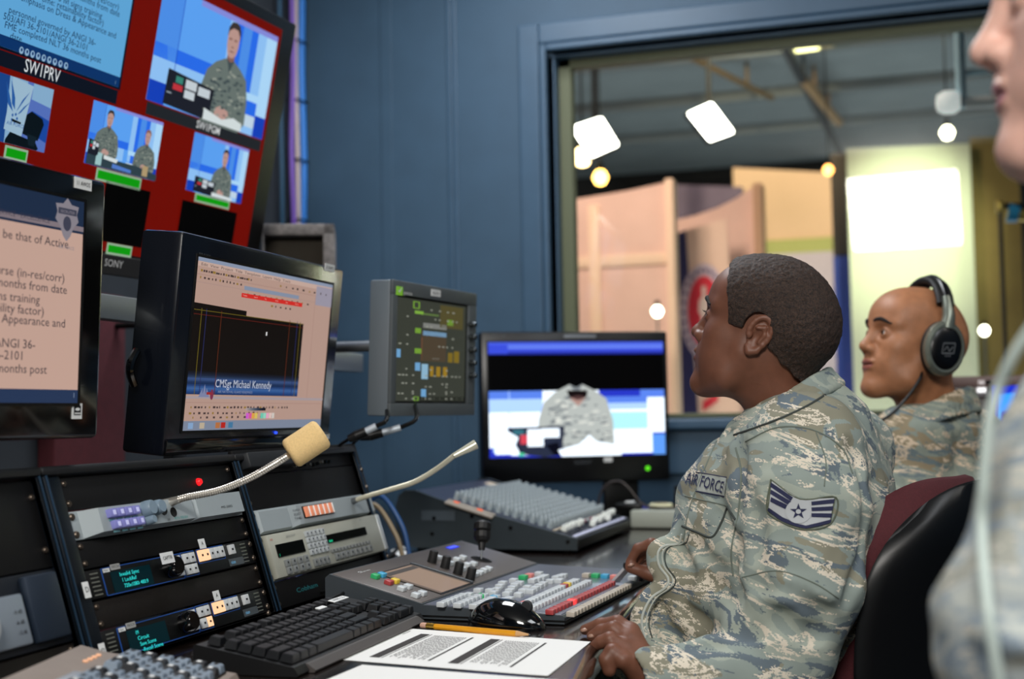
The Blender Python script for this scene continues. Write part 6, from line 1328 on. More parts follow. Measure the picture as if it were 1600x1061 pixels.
# ------------------------------------------------------------------ cloth and skin
def skin_mat(name, col, col2, rough=0.42):
    if name in MATS: return MATS[name]
    m = mat(name, col, rough, noise_amt=.10, noise_scale=55, bump=.12, bump_scale=900); b = m.node_tree.nodes['Principled BSDF']
    b.inputs['Subsurface Weight'].default_value = 0.12; b.inputs['Subsurface Radius'].default_value = (0.8, 0.35, 0.2); b.inputs['Subsurface Scale'].default_value = 0.006
    b.inputs['Specular IOR Level'].default_value = 0.45
    return m
def camo_mat(name, rot=(0, 0, 0), scale=1.0, cols=('#8f9a94', '#a3aba0', '#66727a', '#dcd2c0', '#8b8978'), px=.0016, bright=1.0):
    m = bpy.data.materials.new(name); m.use_nodes = True; MATS[name] = m; nt = m.node_tree; b = nt.nodes['Principled BSDF']; N = nt.nodes.new; L = nt.links.new
    b.inputs['Roughness'].default_value = .88; b.inputs['Specular IOR Level'].default_value = .25
    tc = N('ShaderNodeTexCoord'); mp = N('ShaderNodeMapping'); mp.inputs['Rotation'].default_value = [R(a) for a in rot]; L(tc.outputs['Object'], mp.inputs['Vector'])
    sn = N('ShaderNodeVectorMath'); sn.operation = 'SNAP'; sn.inputs[1].default_value = (px, px, px*.8); L(mp.outputs[0], sn.inputs[0])
    # a little unsnapped position keeps the pixel edges slightly ragged
    def noise_(sc, det, dist, off, rough=.55):
        q = N('ShaderNodeMapping'); q.inputs['Scale'].default_value = [a*scale for a in sc]; q.inputs['Location'].default_value = off; L(sn.outputs[0], q.inputs['Vector'])
        n = N('ShaderNodeTexNoise'); n.inputs['Scale'].default_value = 1; n.inputs['Detail'].default_value = det; n.inputs['Distortion'].default_value = dist; n.inputs['Roughness'].default_value = rough; L(q.outputs[0], n.inputs['Vector']); return n
    def ramp(n, stops):
        r = N('ShaderNodeValToRGB'); r.color_ramp.interpolation = 'CONSTANT'; e = r.color_ramp.elements
        while len(e) > 1: e.remove(e[-1])
        e[0].position = stops[0][0]; e[0].color = stops[0][1]
        for p, c in stops[1:]: x = e.new(p); x.color = c
        L(n.outputs[0], r.inputs[0]); return r
    A, B_, C_, D_, E_ = [lin(c) for c in cols]
    base_ = ramp(noise_((7, 7, 16), 2.5, .8, (0, 0, 0)), [(0, E_), (.43, A), (.54, B_), (.62, A)])
    m1 = ramp(noise_((8, 8, 26), 5, 1.3, (3.1, 1.7, 9.2), .62), [(0, (0, 0, 0, 1)), (.56, (1, 1, 1, 1)), (.68, (0, 0, 0, 1))])
    m2 = ramp(noise_((7.5, 7.5, 28), 6.0, 1.8, (7.3, 5.1, 2.2), .66), [(0, (0, 0, 0, 1)), (.553, (1, 1, 1, 1)), (.612, (0, 0, 0, 1))])
    x1 = N('ShaderNodeMix'); x1.data_type = 'RGBA'; L(m1.outputs[0], x1.inputs[0]); L(base_.outputs[0], x1.inputs[6]); x1.inputs[7].default_value = C_
    x2 = N('ShaderNodeMix'); x2.data_type = 'RGBA'; L(m2.outputs[0], x2.inputs[0]); L(x1.outputs[2], x2.inputs[6]); x2.inputs[7].default_value = D_
    L(x2.outputs[2], b.inputs['Base Color'])
    w_ = N('ShaderNodeTexNoise'); w_.inputs['Scale'].default_value = 900; L(tc.outputs['Object'], w_.inputs['Vector']); bp = N('ShaderNodeBump'); bp.inputs['Strength'].default_value = .18; bp.inputs['Distance'].default_value = .001; L(w_.outputs[0], bp.inputs['Height']); L(bp.outputs[0], b.inputs['Normal'])
    return m
CAMO = camo_mat('tiger_stripe_cloth', rot=(0, -20, 0))
# ------------------------------------------------------------------ head: x forward, y left, z up, origin between the ears
def head_field(h=.0016, P={}):
    g = P.get
    F = Field((-.135, -.105, -.20), (.15, .105, .16), h)
    F.ell((-.004, 0, .038), (.099, .076, .089), 0)                                   # cranium
    F.ell((-.055, 0, .02), (.05, .062, .055), .03)                                    # occiput
    F.ell((.045, 0, .055), (.052, .062, .05), .03)                                    # forehead
    F.ell((.03, 0, -.015), (.062, .062, .08), .03)                                    # face mass
    jw = g('jaw', 1.0)
    for s in (1, -1):
        F.cap((.01, s*.056*jw, -.035), (.03, s*.05*jw, -.075), .017, .017, .03)
        F.cap((.03, s*.05*jw, -.075), (.078, s*.014, -.1), .017, .016, .025)
        F.ell((.056, s*.046, -.012), (.026, .022, .022), .02)                         # cheekbone
        F.ell((.052, s*.036, -.05), (.034, .026*g('cheek', 1), .034), .025)           # cheek
        F.cap((.086, s*.016, .034), (.068, s*.05, .033), .0105, .010, .014)           # brow
    F.ell((.083+g('chin', 0), 0, -.093), (.019, .022, .017), .02)                                  # chin
    F.ell((.04, 0, -.088), (.042, .036, .018), .03)                                   # under the jaw
    for s in (1, -1):
        F.ell((.1, s*.034, .014), (.017, .019, .0135), .014, 's')                     # orbit
        F.ell((.0795, s*.0325, .0125), (.0142, .0148, .0142), .004)                   # lids
    nl = g('nose', 1.0)
    F.cap((.089, 0, .024), (.106*1, 0, -.012), .0082, .0105, .010)
    F.ell((.1085*(.9+.1*nl), 0, -.0185), (.0122, .0112*g('nw', 1), .0105), .007)
    for s in (1, -1):
        F.ell((.098, s*.0125*g('nw', 1), -.0225), (.0115, .0085, .0085), .006)
        F.ell((.104, s*.0065*g('nw', 1), -.0305), (.006, .0035, .0035), .003, 's')
    F.ell((.0815, 0, -.05), (.0185, .032, .026), .018)                                    # muzzle
    lp = g('lips', 1.0)
    F.ell((.0968, 0, -.0478), (.0085*lp, .0245, .0060*lp), .005); F.ell((.0985, 0.0, -.0415), (.004, .005, .008), .006)
    F.ell((.0945, 0, -.0605), (.0085*lp, .0215, .0062*lp), .005)
    op = g('mouth', .0012)
    F.ell((.112, 0, -.0540), (.020, .026, op), .002, 's')
    for s in (1, -1): F.ell((.112, s*.0325, .0125), (.0265, .0155, g('eye', .0048)), .0015, 's')  # eye opening
    nk = P.get('neck', ((-.022, 0, -.045), (-.05, 0, -.17), .054, .06))
    F.cap(nk[0], nk[1], nk[2], nk[3], .028)
    for s in (1, -1):                                                                # ears
        Q = Matrix.Rotation(R(-14), 4, 'Y') @ Matrix.Rotation(R(s*14), 4, 'Z')
        c = Vector((-.012, s*.077, .0))
        pt = lambda a, b_, o=0: c+Q @ Vector((a, s*o, b_))
        F.ell(pt(0, .002), (.0165, .005, .0285), .005, 'u', Q)
        ring_ = [pt(.0165*math.cos(t), .006+.0255*math.sin(t), .004) for t in [R(a) for a in range(-20, 231, 18)]]
        F.chain(ring_, [.0042]*len(ring_), .003)
        F.chain([pt(-.013, -.010, .004), pt(-.008, -.022, .004), pt(.001, -.0275, .003), pt(.007, -.022, .002)], [.0042, .005, .0062, .005], .004)
        F.ell(pt(.003, -.003, .008), (.009, .0075, .0125), .003, 's', Q)
        F.chain([pt(.006, .012, .006), pt(-.004, .016, .006), pt(-.009, .006, .006), pt(-.006, -.008, .006)], [.0032, .0032, .0032, .003], .003)
        F.ell(pt(.012, -.004, .005), (.0045, .0035, .006), .003, 'u', Q)
    return F
def eyes(parent, M, P, iris):
    for s in (1, -1):
        b = MB(); c = M @ Vector((.0795, s*.0325, .0125)); d = (M.to_3x3() @ Vector(P.get('gaze', (1, .0, .02)))).normalized()
        q = d.to_track_quat('Z', 'Y').to_matrix().to_4x4(); q.translation = c; r_ = .0131
        prof = [(r_*math.sin(t*math.pi/16), -r_*math.cos(t*math.pi/16)) for t in range(0, 14)]
        b.lathe(prof, mat('eye_white', '#d9d2cb', 0.15), q, 24); a0 = 13*math.pi/16
        b.lathe([(r_*math.sin(a0), -r_*math.cos(a0)), (r_*.36, r_*.945), (r_*.22, r_*.97)], iris, q, 24); b.lathe([(r_*.22, r_*.97), (0, r_*1.0)], BLKG, q, 24)
        b.build('eye', parent)
def xform(V, M): A = np.array(M); return V @ A[:3, :3].T + A[:3, 3]
def hand(F, wrist, pts, k=.006):
    """pts: list of finger chains (world points) with radii, first the palm chain list"""
    for ch, rs in pts: F.chain([tuple(p) for p in ch], rs, k)
    return F

# ================================================================== PEOPLE
def V3(p): return tuple(p)
def person_root(label, base, group=None): return thing('person', label, 'person', Vector(base))
def join_np(parts):
    V = []; F = []; o = 0
    for v, f in parts: V.append(v); F.append(f+o); o += len(v)
    return np.concatenate(V), np.concatenate(F)
def bvh_of(objs):
    vs = []; fs = []
    for o in objs:
        n = len(vs); M = o.matrix_world if o.parent is None else Matrix.Translation(o.parent.location) @ o.matrix_local
        me = o.data; co = np.empty(len(me.vertices)*3, np.float32); me.vertices.foreach_get('co', co); co = xform(co.reshape(-1, 3), M)
        vs += [Vector(c) for c in co]; fs += [tuple(i+n for i in p.vertices) for p in me.polygons]
    return BVHTree.FromPolygons(vs, fs)
class Decal:
    """thin sewn-on shapes laid over a cloth surface by projecting their outline onto it"""
    def __init__(s, bvh, root): s.b = bvh; s.o = Vector(root.location); s.mb = MB()
    def hit(s, px, py, off):
        r = ray(px, py).normalized(); h = s.b.ray_cast(CAM, r, 6)
        if h[0] is None: return None
        n = h[1]
        if n.dot(r) > 0: n = -n
        return h[0]+n*off-s.o
    def poly(s, pts, m, off=.001, sub=3):
        bm = bmesh.new(); vs = [bm.verts.new((x, -y, 0)) for x, y in pts]; f = bm.faces.new(vs)
        if f.normal.z < 0: f.normal_flip()
        bmesh.ops.triangulate(bm, faces=bm.faces[:])
        bmesh.ops.subdivide_edges(bm, edges=bm.edges[:], cuts=sub, use_grid_fill=True)
        bmesh.ops.triangulate(bm, faces=bm.faces[:])
        ok = {}
        bm.verts.index_update(); P = [s.hit(v.co.x, -v.co.y, off) for v in bm.verts]
        fs = [[v.index for v in f.verts] for f in bm.faces]; fs = [f for f in fs if all(P[i] is not None for i in f)]
        s.mb.add([p if p is not None else Vector((0, 0, 0)) for p in P], fs, m); bm.free(); return s
    def line(s, pts, r, m, off=.0005, n=8):
        q = [s.hit(p.x, p.y, off) for p in bez([(x, y, 0) for x, y in pts], n)]; q = [p for p in q if p is not None]
        if len(q) > 2: s.mb.tube(q, r, m, 6)
        return s
    def text(s, t, x0, y0, x1, y1, h, m, off=.0016):
        vs, fs, W = text_mesh(t, .012); dx, dy = (x1-x0)/W, (y1-y0)/W; l = math.hypot(x1-x0, y1-y0); ux, uy = -(y1-y0)/l, (x1-x0)/l
        P = [s.hit(x0+a*dx-b*h*ux, y0+a*dy-b*h*uy, off) for a, b in vs]; fs = [f for f in fs if all(P[i] is not None for i in f)]
        s.mb.add([p if p is not None else Vector((0, 0, 0)) for p in P], fs, m); return s
    def build(s, name, parent): o = s.mb.build(name, parent); return o
def head_M(o, fwd, pitch, scale, roll=0):
    f = Vector((fwd[0], fwd[1], 0)).normalized(); l = Vector((0, 0, 1)).cross(f)
    M = Matrix((f, l, Vector((0, 0, 1)))).transposed().to_4x4() @ Matrix.Rotation(-R(pitch), 4, 'Y') @ Matrix.Rotation(R(roll), 4, 'X') @ Matrix.Scale(scale, 4); M.translation = Vector(o); return M
def wr(amp, sx, sy, sz, seed): return lambda x, y, z: amp*(vnoise(x*sx, y*sy, z*sz, seed)+.5*vnoise(x*sx*2.1, y*sy*2.1, z*sz*2.1, seed+1))
LIPC = {}
def lip_zone(V): return (V[:, 0] > .088) & ((V[:, 1]/.0245)**2+((V[:, 2]+.0545)/.0118)**2 < 1)
def head_mats(V, lip, S):
    """material index by place on the head: 1 = lips, 2 = brows"""
    return None
# ------------------------------------------------------------------ 1: the woman at the switcher
SK1 = skin_mat('deep_brown_skin', '#754b39', '#4b2d22', .47)
O1 = at(1193, 526, 1.985); HM1 = head_M(O1, (-1, .15), 16, .955)
rootp = Vector((.02, 2.06, 0)); p1 = person_root('dark haired person in tiger stripe uniform with chevron patch, hand on the switcher', rootp)
nb = HM1.inverted() @ at(1238, 668, 2.0)
HP = dict(neck=((-.018, 0, -.04), tuple(nb), .058, .066), cheek=1.12, jaw=1.02, lips=1.15, nw=1.25, eye=.0042, mouth=.001, chin=-.009)
V, F = head_field(.0016, HP).mesh(); lipm = lip_zone(V)
HEAD1 = (V, F); hv = xform(V, HM1)-np.array(rootp)
S1 = at(1250, 708, 1.83); E1 = at(1205, 1022, 1.755); W1 = at(1016, 1062, 1.665)
S2 = at(1318, 708, 2.16); E2 = at(1215, 950, 2.22); W2 = at(1078, 893, 2.07)
CH = at(1250, 770, 2.0); BE = at(1205, 930, 2.0); HI = at(1225, 1120, 2.02); NB = at(1240, 655, 2.0)
r0 = np.array(rootp)
def rel(p): return tuple(np.array(p)-r0)
B_ = Field((-.85, -.5, -.01), (.4, .42, 1.15), .008)
B_.cap(rel(NB), rel(CH), .07, .105, .04).cap(rel(CH), rel(BE), .11, .11, .05).cap(rel(BE), rel(HI), .11, .12, .05)
for S_, E_, W_ in ((S1, E1, W1), (S2, E2, W2)): B_.cap(rel(NB.lerp(CH, .5)), rel(S_), .06, .055, .03).cap(rel(S_), rel(E_), .05, .042, .02).cap(rel(E_), rel(W_), .040, .021, .015)
KN1 = Vector((-.52, HI.y-.12, .50)); KN2 = Vector((-.52, HI.y+.12, .50)); 
for kn, sy in ((KN1, -.09), (KN2, .09)):
    hp = Vector((HI.x, HI.y+sy, HI.z-.01)); B_.cap(rel(hp), rel(kn), .085, .06, .04).cap(rel(kn), rel((kn.x+.02, kn.y, .1)), .055, .038, .03).cap(rel((kn.x+.03, kn.y, .055)), rel((kn.x-.13, kn.y, .03)), .035, .028, .02)
bv = B_.mesh()
H1 = Field(np.array(at(905, 1061, 1.72))-r0-.13, np.array(at(1010, 985, 1.70))-r0+.10, .0016)
def fing(F, pts, rs, k=.004): F.chain([rel(at(*p)) for p in pts], rs, k)
wr1 = (1012, 1055, 1.668)
for kx, rr in (((986, 987, 1.70), .0125), ((980, 1000, 1.685), .0125), ((974, 1015, 1.668), .012), ((973, 1031, 1.65), .0115)): fing(H1, [wr1, kx], [.019, rr], .012)
fing(H1, [(986, 987, 1.70), (965, 973, 1.712), (938, 976, 1.726), (914, 984, 1.738)], [.0108, .0098, .0085, .0072])
fing(H1, [(980, 1000, 1.685), (958, 983, 1.695), (940, 986, 1.705), (925, 994, 1.712)], [.0112, .010, .0088, .0074])
fing(H1, [(974, 1015, 1.668), (953, 999, 1.672), (940, 1003, 1.676), (930, 1009, 1.68)], [.0108, .0097, .0085, .0073])
fing(H1, [(973, 1031, 1.65), (957, 1019, 1.655), (948, 1031, 1.652), (952, 1047, 1.65)], [.0112, .0105, .0098, .009])
fing(H1, [(1004, 1021, 1.70), (990, 1001, 1.735), (972, 989, 1.752), (955, 987, 1.76)], [.0145, .0115, .0098, .008], .008)
h1 = H1.mesh()
H2 = Field(np.array(at(985, 900, 2.12))-r0-.09, np.array(at(1085, 860, 2.1))-r0+.10, .0016)
wr2 = (1084, 893, 2.065)
for kx, rr in (((1044, 860, 2.085), .0125), ((1046, 868, 2.105), .0125), ((1048, 879, 2.125), .012), ((1050, 890, 2.14), .011)): fing(H2, [wr2, kx], [.022, rr], .012)
fing(H2, [(1044, 860, 2.085), (1018, 850, 2.09), (997, 857, 2.098), (985, 877, 2.102)], [.0108, .0095, .0083, .0072])
fing(H2, [(1046, 868, 2.105), (1018, 859, 2.12), (1000, 868, 2.122), (991, 884, 2.118)], [.0108, .0095, .0083, .0072])
fing(H2, [(1048, 879, 2.125), (1022, 872, 2.14), (1005, 880, 2.14), (999, 893, 2.13)], [.0104, .009, .008, .007])
fing(H2, [(1050, 890, 2.14), (1028, 885, 2.155), (1013, 890, 2.15), (1007, 899, 2.14)], [.0095, .0082, .0074, .0065])
fing(H2, [(1072, 906, 2.06), (1042, 908, 2.075), (1012, 895, 2.09), (985, 887, 2.098)], [.0165, .0125, .0105, .0088], .008)
h2 = H2.mesh()
allV, allF = join_np([(hv, F), bv, h1, h2])
mi = np.zeros(len(allF), int); lf = lipm[F].all(1); mi[:len(F)][lf] = 1
LIP1 = skin_mat('dark_lip', '#6a3a35', '#4a2420', .35)
body = np_obj('body', allV, allF, [SK1, LIP1], p1, mi, relax=1)
# nails
nm = mat('pale_nail', '#a07c6a', 0.3)
for px, py, d, dx in ((913, 984.5, 1.731, -1), (925, 993.5, 1.706, -1), (986, 883, 2.089, -1)):
    c = at(px, py, d)-rootp; b = MB(); bm = bmesh.new(); bmesh.ops.create_uvsphere(bm, u_segments=12, v_segments=8, radius=1)
    for v in bm.verts: v.co = Vector((v.co.x*.0058, v.co.y*.0045, v.co.z*.0030))
    b.bm(bm, nm, T(*c) @ Matrix.Rotation(R(17), 4, 'Z') @ Matrix.Rotation(R(-14), 4, 'Y')); b.build('nail', p1)
MH1 = Matrix.Translation(-rootp) @ HM1
eyes(p1, MH1, dict(gaze=(1, .05, .04)), mat('dark_iris', '#1c0f0a', 0.1))
def hair_cap(parent, MHw, h, inflate, front, m, amp, name='hair', low=(-.02, -.005, -.0734, -.0467), side=.008, seed=3):
    F_ = Field((-.14, -.11, -.09), (.12, .11, .16), h); i = inflate
    F_.ell((-.004, 0, .038), (.099+i, .076+i, .089+i), 0).ell((-.055, 0, .02), (.05+i, .062+i, .055+i), .03).ell((.045, 0, .055), (.052+i, .062+i, .05+i), .03)
    F_.cap((-.022, 0, -.045), (-.045, 0, -.09), .058+i*.6, .06, .028)
    g = np.meshgrid(*F_.ax, indexing='ij')
    F_.D = F_.D.astype(np.float64)
    F_.D += amp*vnoise(g[0]*230, g[1]*230, g[2]*230, seed)*(np.abs(F_.D) < .02)
    wob = .0025*vnoise(g[0]*90, g[1]*90, g[2]*90, seed+5)
    F_.D = np.maximum(F_.D, g[0]*front[0]+g[2]*front[1]-front[2]+wob+np.clip(np.abs(g[1])-.035, 0, 1)*front[3])
    dx, dz = low[2]-low[0], low[3]-low[1]; l = math.hypot(dx, dz); nx, nz = -dz/l, dx/l
    dB = (g[0]-low[0])*nx+(g[2]-low[1])*nz
    if dB[-1, 0, -1] > 0 and dB[0, 0, -1] > 0: dB = -dB
    dB = ((g[2]-low[1])*dx-(g[0]-low[0])*dz)/l
    dA = side-g[2]; F_.D = np.maximum(F_.D, np.minimum(dA, dB)+wob)
    for s in (1, -1):
        e = np.sqrt(((g[0]+.008)/.024)**2+((g[1]-s*.08)/.03)**2+((g[2]-.0)/.037)**2)-1; F_.D = np.maximum(F_.D, -e*.025)
    F_.D = F_.D.astype(np.float32)
    v, f = F_.mesh(); return np_obj(name, xform(v, MHw), f, [m], parent)
HAIR1 = mat('short_coiled_hair', '#33231a', 0.62, noise_amt=.9, noise_scale=330, bump=1.0, bump_scale=760)
hair_cap(p1, MH1, .0018, .0085, (.961, -.2756, .040, .10), HAIR1, .0012)
BROW1 = mat('dark_brow', '#140d0a', 0.8, bump=.6, bump_scale=900)
def brows(parent, MHw, m, up=0.0, head=None, eye=.0048):
    """brows and lid lines laid on the head surface (head = local head mesh)"""
    tree = BVHTree.FromPolygons([Vector(p) for p in head[0]], [tuple(int(i) for i in q) for q in head[1]])
    def on_head(y, z):
        h = tree.ray_cast(Vector((.2, y, z)), Vector((-1, 0, 0)), .3); return h[0] if h[0] is not None else Vector((.09, y, z))
    for s in (1, -1):
        c = [on_head(s*(.012+.041*t), .0335+up+.0075*math.sin(math.pi*min(1, t*1.0+.12))-.002*t) for t in [k/12 for k in range(13)]]
        b = MB(); b.tube([MHw @ p for p in c], [.0012+.0030*math.sin(math.pi*min(1, (k+2.5)/15)) for k in range(13)], m, 8); b.build('eyebrow', parent)
        lid = []
        for k in range(9):
            t = -1+k/4; y = s*.0325+.0135*t*.98; z = .0125+(eye+.0006)*(1-t*t); q = on_head(y, z+.0012); lid.append(MHw @ (q+Vector((.0002, 0, -.0006))))
        b = MB(); b.tube(lid, [.0004+.0007*(1-abs(k-4)/5) for k in range(9)], m, 6); b.build('lash_line', parent)
brows(p1, MH1, BROW1, head=HEAD1, eye=.0042)
for s in (1,):
    b = MB()
    for k in range(7):
        a = MH1 @ Vector((.0925-.0008*abs(k-3), .0325+.0016*(k-3)*1.7, .0165)); e = MH1 @ Vector((.1005-.001*abs(k-3), .0325+.0019*(k-3)*1.9, .0195)); b.tube([a, a.lerp(e, .6)+Vector((0, 0, -.0008)), e], [.0006, .0005, .0002], BROW1, 5)
    b.build('lashes', p1)
# jacket
J = Field(np.array(at(1215, 800, 1.95))-r0+np.array((-.40, -.40, -.42)), np.array(at(1215, 800, 1.95))-r0+np.array((.30, .42, .30)), .0042)
def jc(a, b, ra, rb, k): J.cap(rel(a), rel(b), ra, rb, k)
LT1 = Vector((0, -1, 0))
yA = lambda v: Vector((0, v, 0))
jc(CH+yA(-.09), CH+yA(.09), .135, .135, .05); jc(at(1225, 870, 2.0)+yA(-.09), at(1225, 870, 2.0)+yA(.09), .138, .138, .08); jc(BE+yA(-.085), BE+yA(.085), .145, .145, .08); jc(HI+yA(-.09), HI+yA(.09), .15, .15, .08)
jc(NB+Vector((.025, 0, -.03)), CH, .085, .13, .06); jc(NB+Vector((.02, 0, -.035)), S1+Vector((.01, .02, 0)), .075, .072, .045); jc(NB+Vector((.02, 0, -.035)), S2, .075, .072, .045)
J.chain([rel(p) for p in (S1, at(1253, 790, 1.79), at(1245, 900, 1.765), E1)], [.082, .086, .084, .080], .03)
J.chain([rel(p) for p in (E1, at(1150, 1058, 1.71), at(1090, 1064, 1.68), at(1012, 1062, 1.665))], [.080, .060, .049, .044], .02)
J.chain([rel(p) for p in (S2, E2, at(1095, 895, 2.08))], [.08, .072, .05], .03)
# chest blouse, belly and the open front hem
J.ell(rel(at(1150, 800, 1.99)), (.085, .13, .10), .05); J.ell(rel(at(1130, 915, 1.97)), (.07, .11, .085), .05)
hem = [(1062, 835, 1.90), (1056, 849, 1.895), (1034, 853, 1.89), (1024, 864, 1.885), (1026, 884, 1.88), (1040, 904, 1.875), (1036, 918, 1.87), (1014, 934, 1.865), (1001, 958, 1.86), (999, 978, 1.855), (1004, 997, 1.85)]
hp_ = [Vector(at(*p)) for p in hem]
inn = [at(1090, 838, 1.93), at(1090, 850, 1.93), at(1085, 862, 1.93), at(1085, 872, 1.93), at(1090, 890, 1.92), at(1100, 906, 1.92), at(1105, 920, 1.92), at(1100, 938, 1.91), at(1100, 960, 1.9), at(1110, 985, 1.9), at(1110, 1015, 1.88)]
for a, b_ in zip(hp_, inn):
    J.chain([rel(a), rel(a.lerp(b_, .4)+Vector((0, .01, 0))), rel(b_)], [.0085, .0105, .028], .016)
hd = bez(hp_, 4); J.chain([rel(p) for p in hd], [.010]*len(hd), .010)
J.chain([rel(at(px_, py_, dd)) for px_, py_, dd in ()], [], .01)
J.chain([rel(p) for p in (hp_[-1], at(1030, 1010, 1.85), at(1062, 1026, 1.84), at(1100, 1040, 1.83))], [.009, .012, .02, .03], .016)
# rolled folds of the front and the sleeve
for pts, r_ in (([(1050, 866, 1.90), (1062, 890, 1.885), (1066, 912, 1.87), (1058, 930, 1.865), (1075, 946, 1.86), (1110, 962, 1.84), (1150, 978, 1.80)], .013), ([(1085, 945, 1.86), (1120, 955, 1.83), (1165, 968, 1.78)], .014), ([(1150, 930, 1.80), (1190, 955, 1.72), (1240, 975, 1.69)], .016), ([(1075, 965, 1.86), (1110, 985, 1.83), (1150, 1000, 1.76), (1200, 1000, 1.69)], .016), ([(1060, 925, 1.865), (1075, 985, 1.85), (1090, 1020, 1.83)], .012), ([(1170, 905, 1.78), (1225, 925, 1.68), (1290, 930, 1.68)], .012), ([(1155, 700, 1.86), (1158, 760, 1.82), (1152, 830, 1.82)], .012)):
    J.chain([rel(at(*p)) for p in pts], [r_]*len(pts), .02)
# inside of the near cuff
ax_ = (Vector(W1)-Vector(E1)).normalized(); cu = Vector(at(1012, 1062, 1.665)); J.cap(rel(cu+ax_*.075), rel(cu+ax_*.10), .06, .06, .006, 's'); J.cap(rel(cu-ax_*.02), rel(cu+ax_*.09), .034, .034, .006, 's')
def crease_pass(J, specs):
    v, f = J.mesh(); t = BVHTree.FromPolygons([Vector(p) for p in v+r0], [tuple(int(i) for i in q) for q in f])
    for pts, r_, dep in specs:
        hs = []
        for p in bez([(x, y, 0) for x, y in pts], 5):
            rd = ray(p.x, p.y).normalized(); h = t.ray_cast(CAM, rd, 6)
            if h[0] is not None: hs.append(h[0]+h[1]*(1 if h[1].dot(rd) < 0 else -1)*(r_-dep))
        for a, c_ in zip(hs, hs[1:]):
            if (a-c_).length < .05: J.cap(rel(a), rel(c_), r_, r_, .010, 's')
J.disp(wr(.0034, 11, 11, 30, 31)); J.disp(wr(.0022, 40, 40, 24, 77))
crease_pass(J, [([(1063, 858), (1076, 895), (1066, 924), (1046, 940)], .009, .006), ([(1068, 952), (1105, 976), (1150, 990), (1190, 986)], .010, .007), ([(1152, 845), (1141, 890), (1155, 935)], .010, .007), ([(1128, 800), (1148, 850), (1152, 880)], .009, .006), ([(1180, 912), (1232, 925), (1290, 958)], .012, .006), ([(1040, 992), (1080, 1006), (1125, 1008)], .010, .007), ([(1100, 900), (1130, 918), (1148, 940)], .010, .006), ([(1160, 700), (1156, 745), (1150, 800)], .010, .005), ([(1215, 965), (1250, 985), (1280, 990)], .012, .006), ([(1165, 760), (1185, 820), (1180, 870)], .014, .004), ([(1330, 690), (1345, 730), (1354, 795), (1344, 878), (1325, 940)], .009, .006), ([(1090, 850), (1110, 880), (1140, 895)], .009, .005)])
jv, jf = J.mesh()
jacket = np_obj('jacket', jv, jf, [CAMO], p1, relax=3)
# collar: a folded band around the neck
C_ = Field(np.array(at(1220, 620, 2.0))-r0-.22, np.array(at(1220, 620, 2.0))-r0+.2, .003)
up_ = [(1152, 660, 1.945), (1180, 644, 1.905), (1215, 627, 1.893), (1250, 606, 1.905), (1281, 588, 1.945), (1296, 579, 2.0), (1288, 590, 2.06), (1262, 606, 2.1)]
lo_ = [(1147, 672, 1.93), (1182, 663, 1.885), (1222, 648, 1.868), (1262, 628, 1.88), (1294, 608, 1.93), (1312, 600, 2.0), (1302, 612, 2.075), (1270, 630, 2.12)]
ud = bez([at(*p) for p in up_], 5); ld = bez([at(*p) for p in lo_], 5)
for a, b_ in zip(ud, ld): C_.cap(rel(a), rel(b_), .0055, .0062, .006)
for a, b_, c_, d_ in zip(ud, ud[1:], ld, ld[1:]): C_.cap(rel(a.lerp(c_, .5)), rel(b_.lerp(d_, .5)), .0058, .0058, .006)
C_.chain([rel(p) for p in ud], [.0058]*len(ud), .004); C_.chain([rel(p) for p in ld], [.0085]*len(ld), .004)
J2 = [rel(at(*p)) for p in ((1152, 660, 1.945), (1144, 668, 1.94), (1133, 684, 1.935), (1126, 700, 1.935))]; C_.chain(J2, [.006, .007, .007, .009], .004)
C_.disp(wr(.0015, 30, 30, 30, 5)); cv, cf = C_.mesh(); collar = np_obj('collar', cv, cf, [CAMO], jacket, relax=2)
bv1 = bvh_of([jacket]) if False else None
tmp = bpy.data.objects.new('tmp', jacket.data); tmp.location = rootp
def bvh_np(v, f, off): return BVHTree.FromPolygons([Vector(p) for p in (v+off)], [tuple(int(i) for i in q) for q in f])
bpy.data.objects.remove(tmp)
co = np.empty(len(jacket.data.vertices)*3, np.float32); jacket.data.vertices.foreach_get('co', co); bvj = bvh_np(co.reshape(-1, 3), jf, r0)
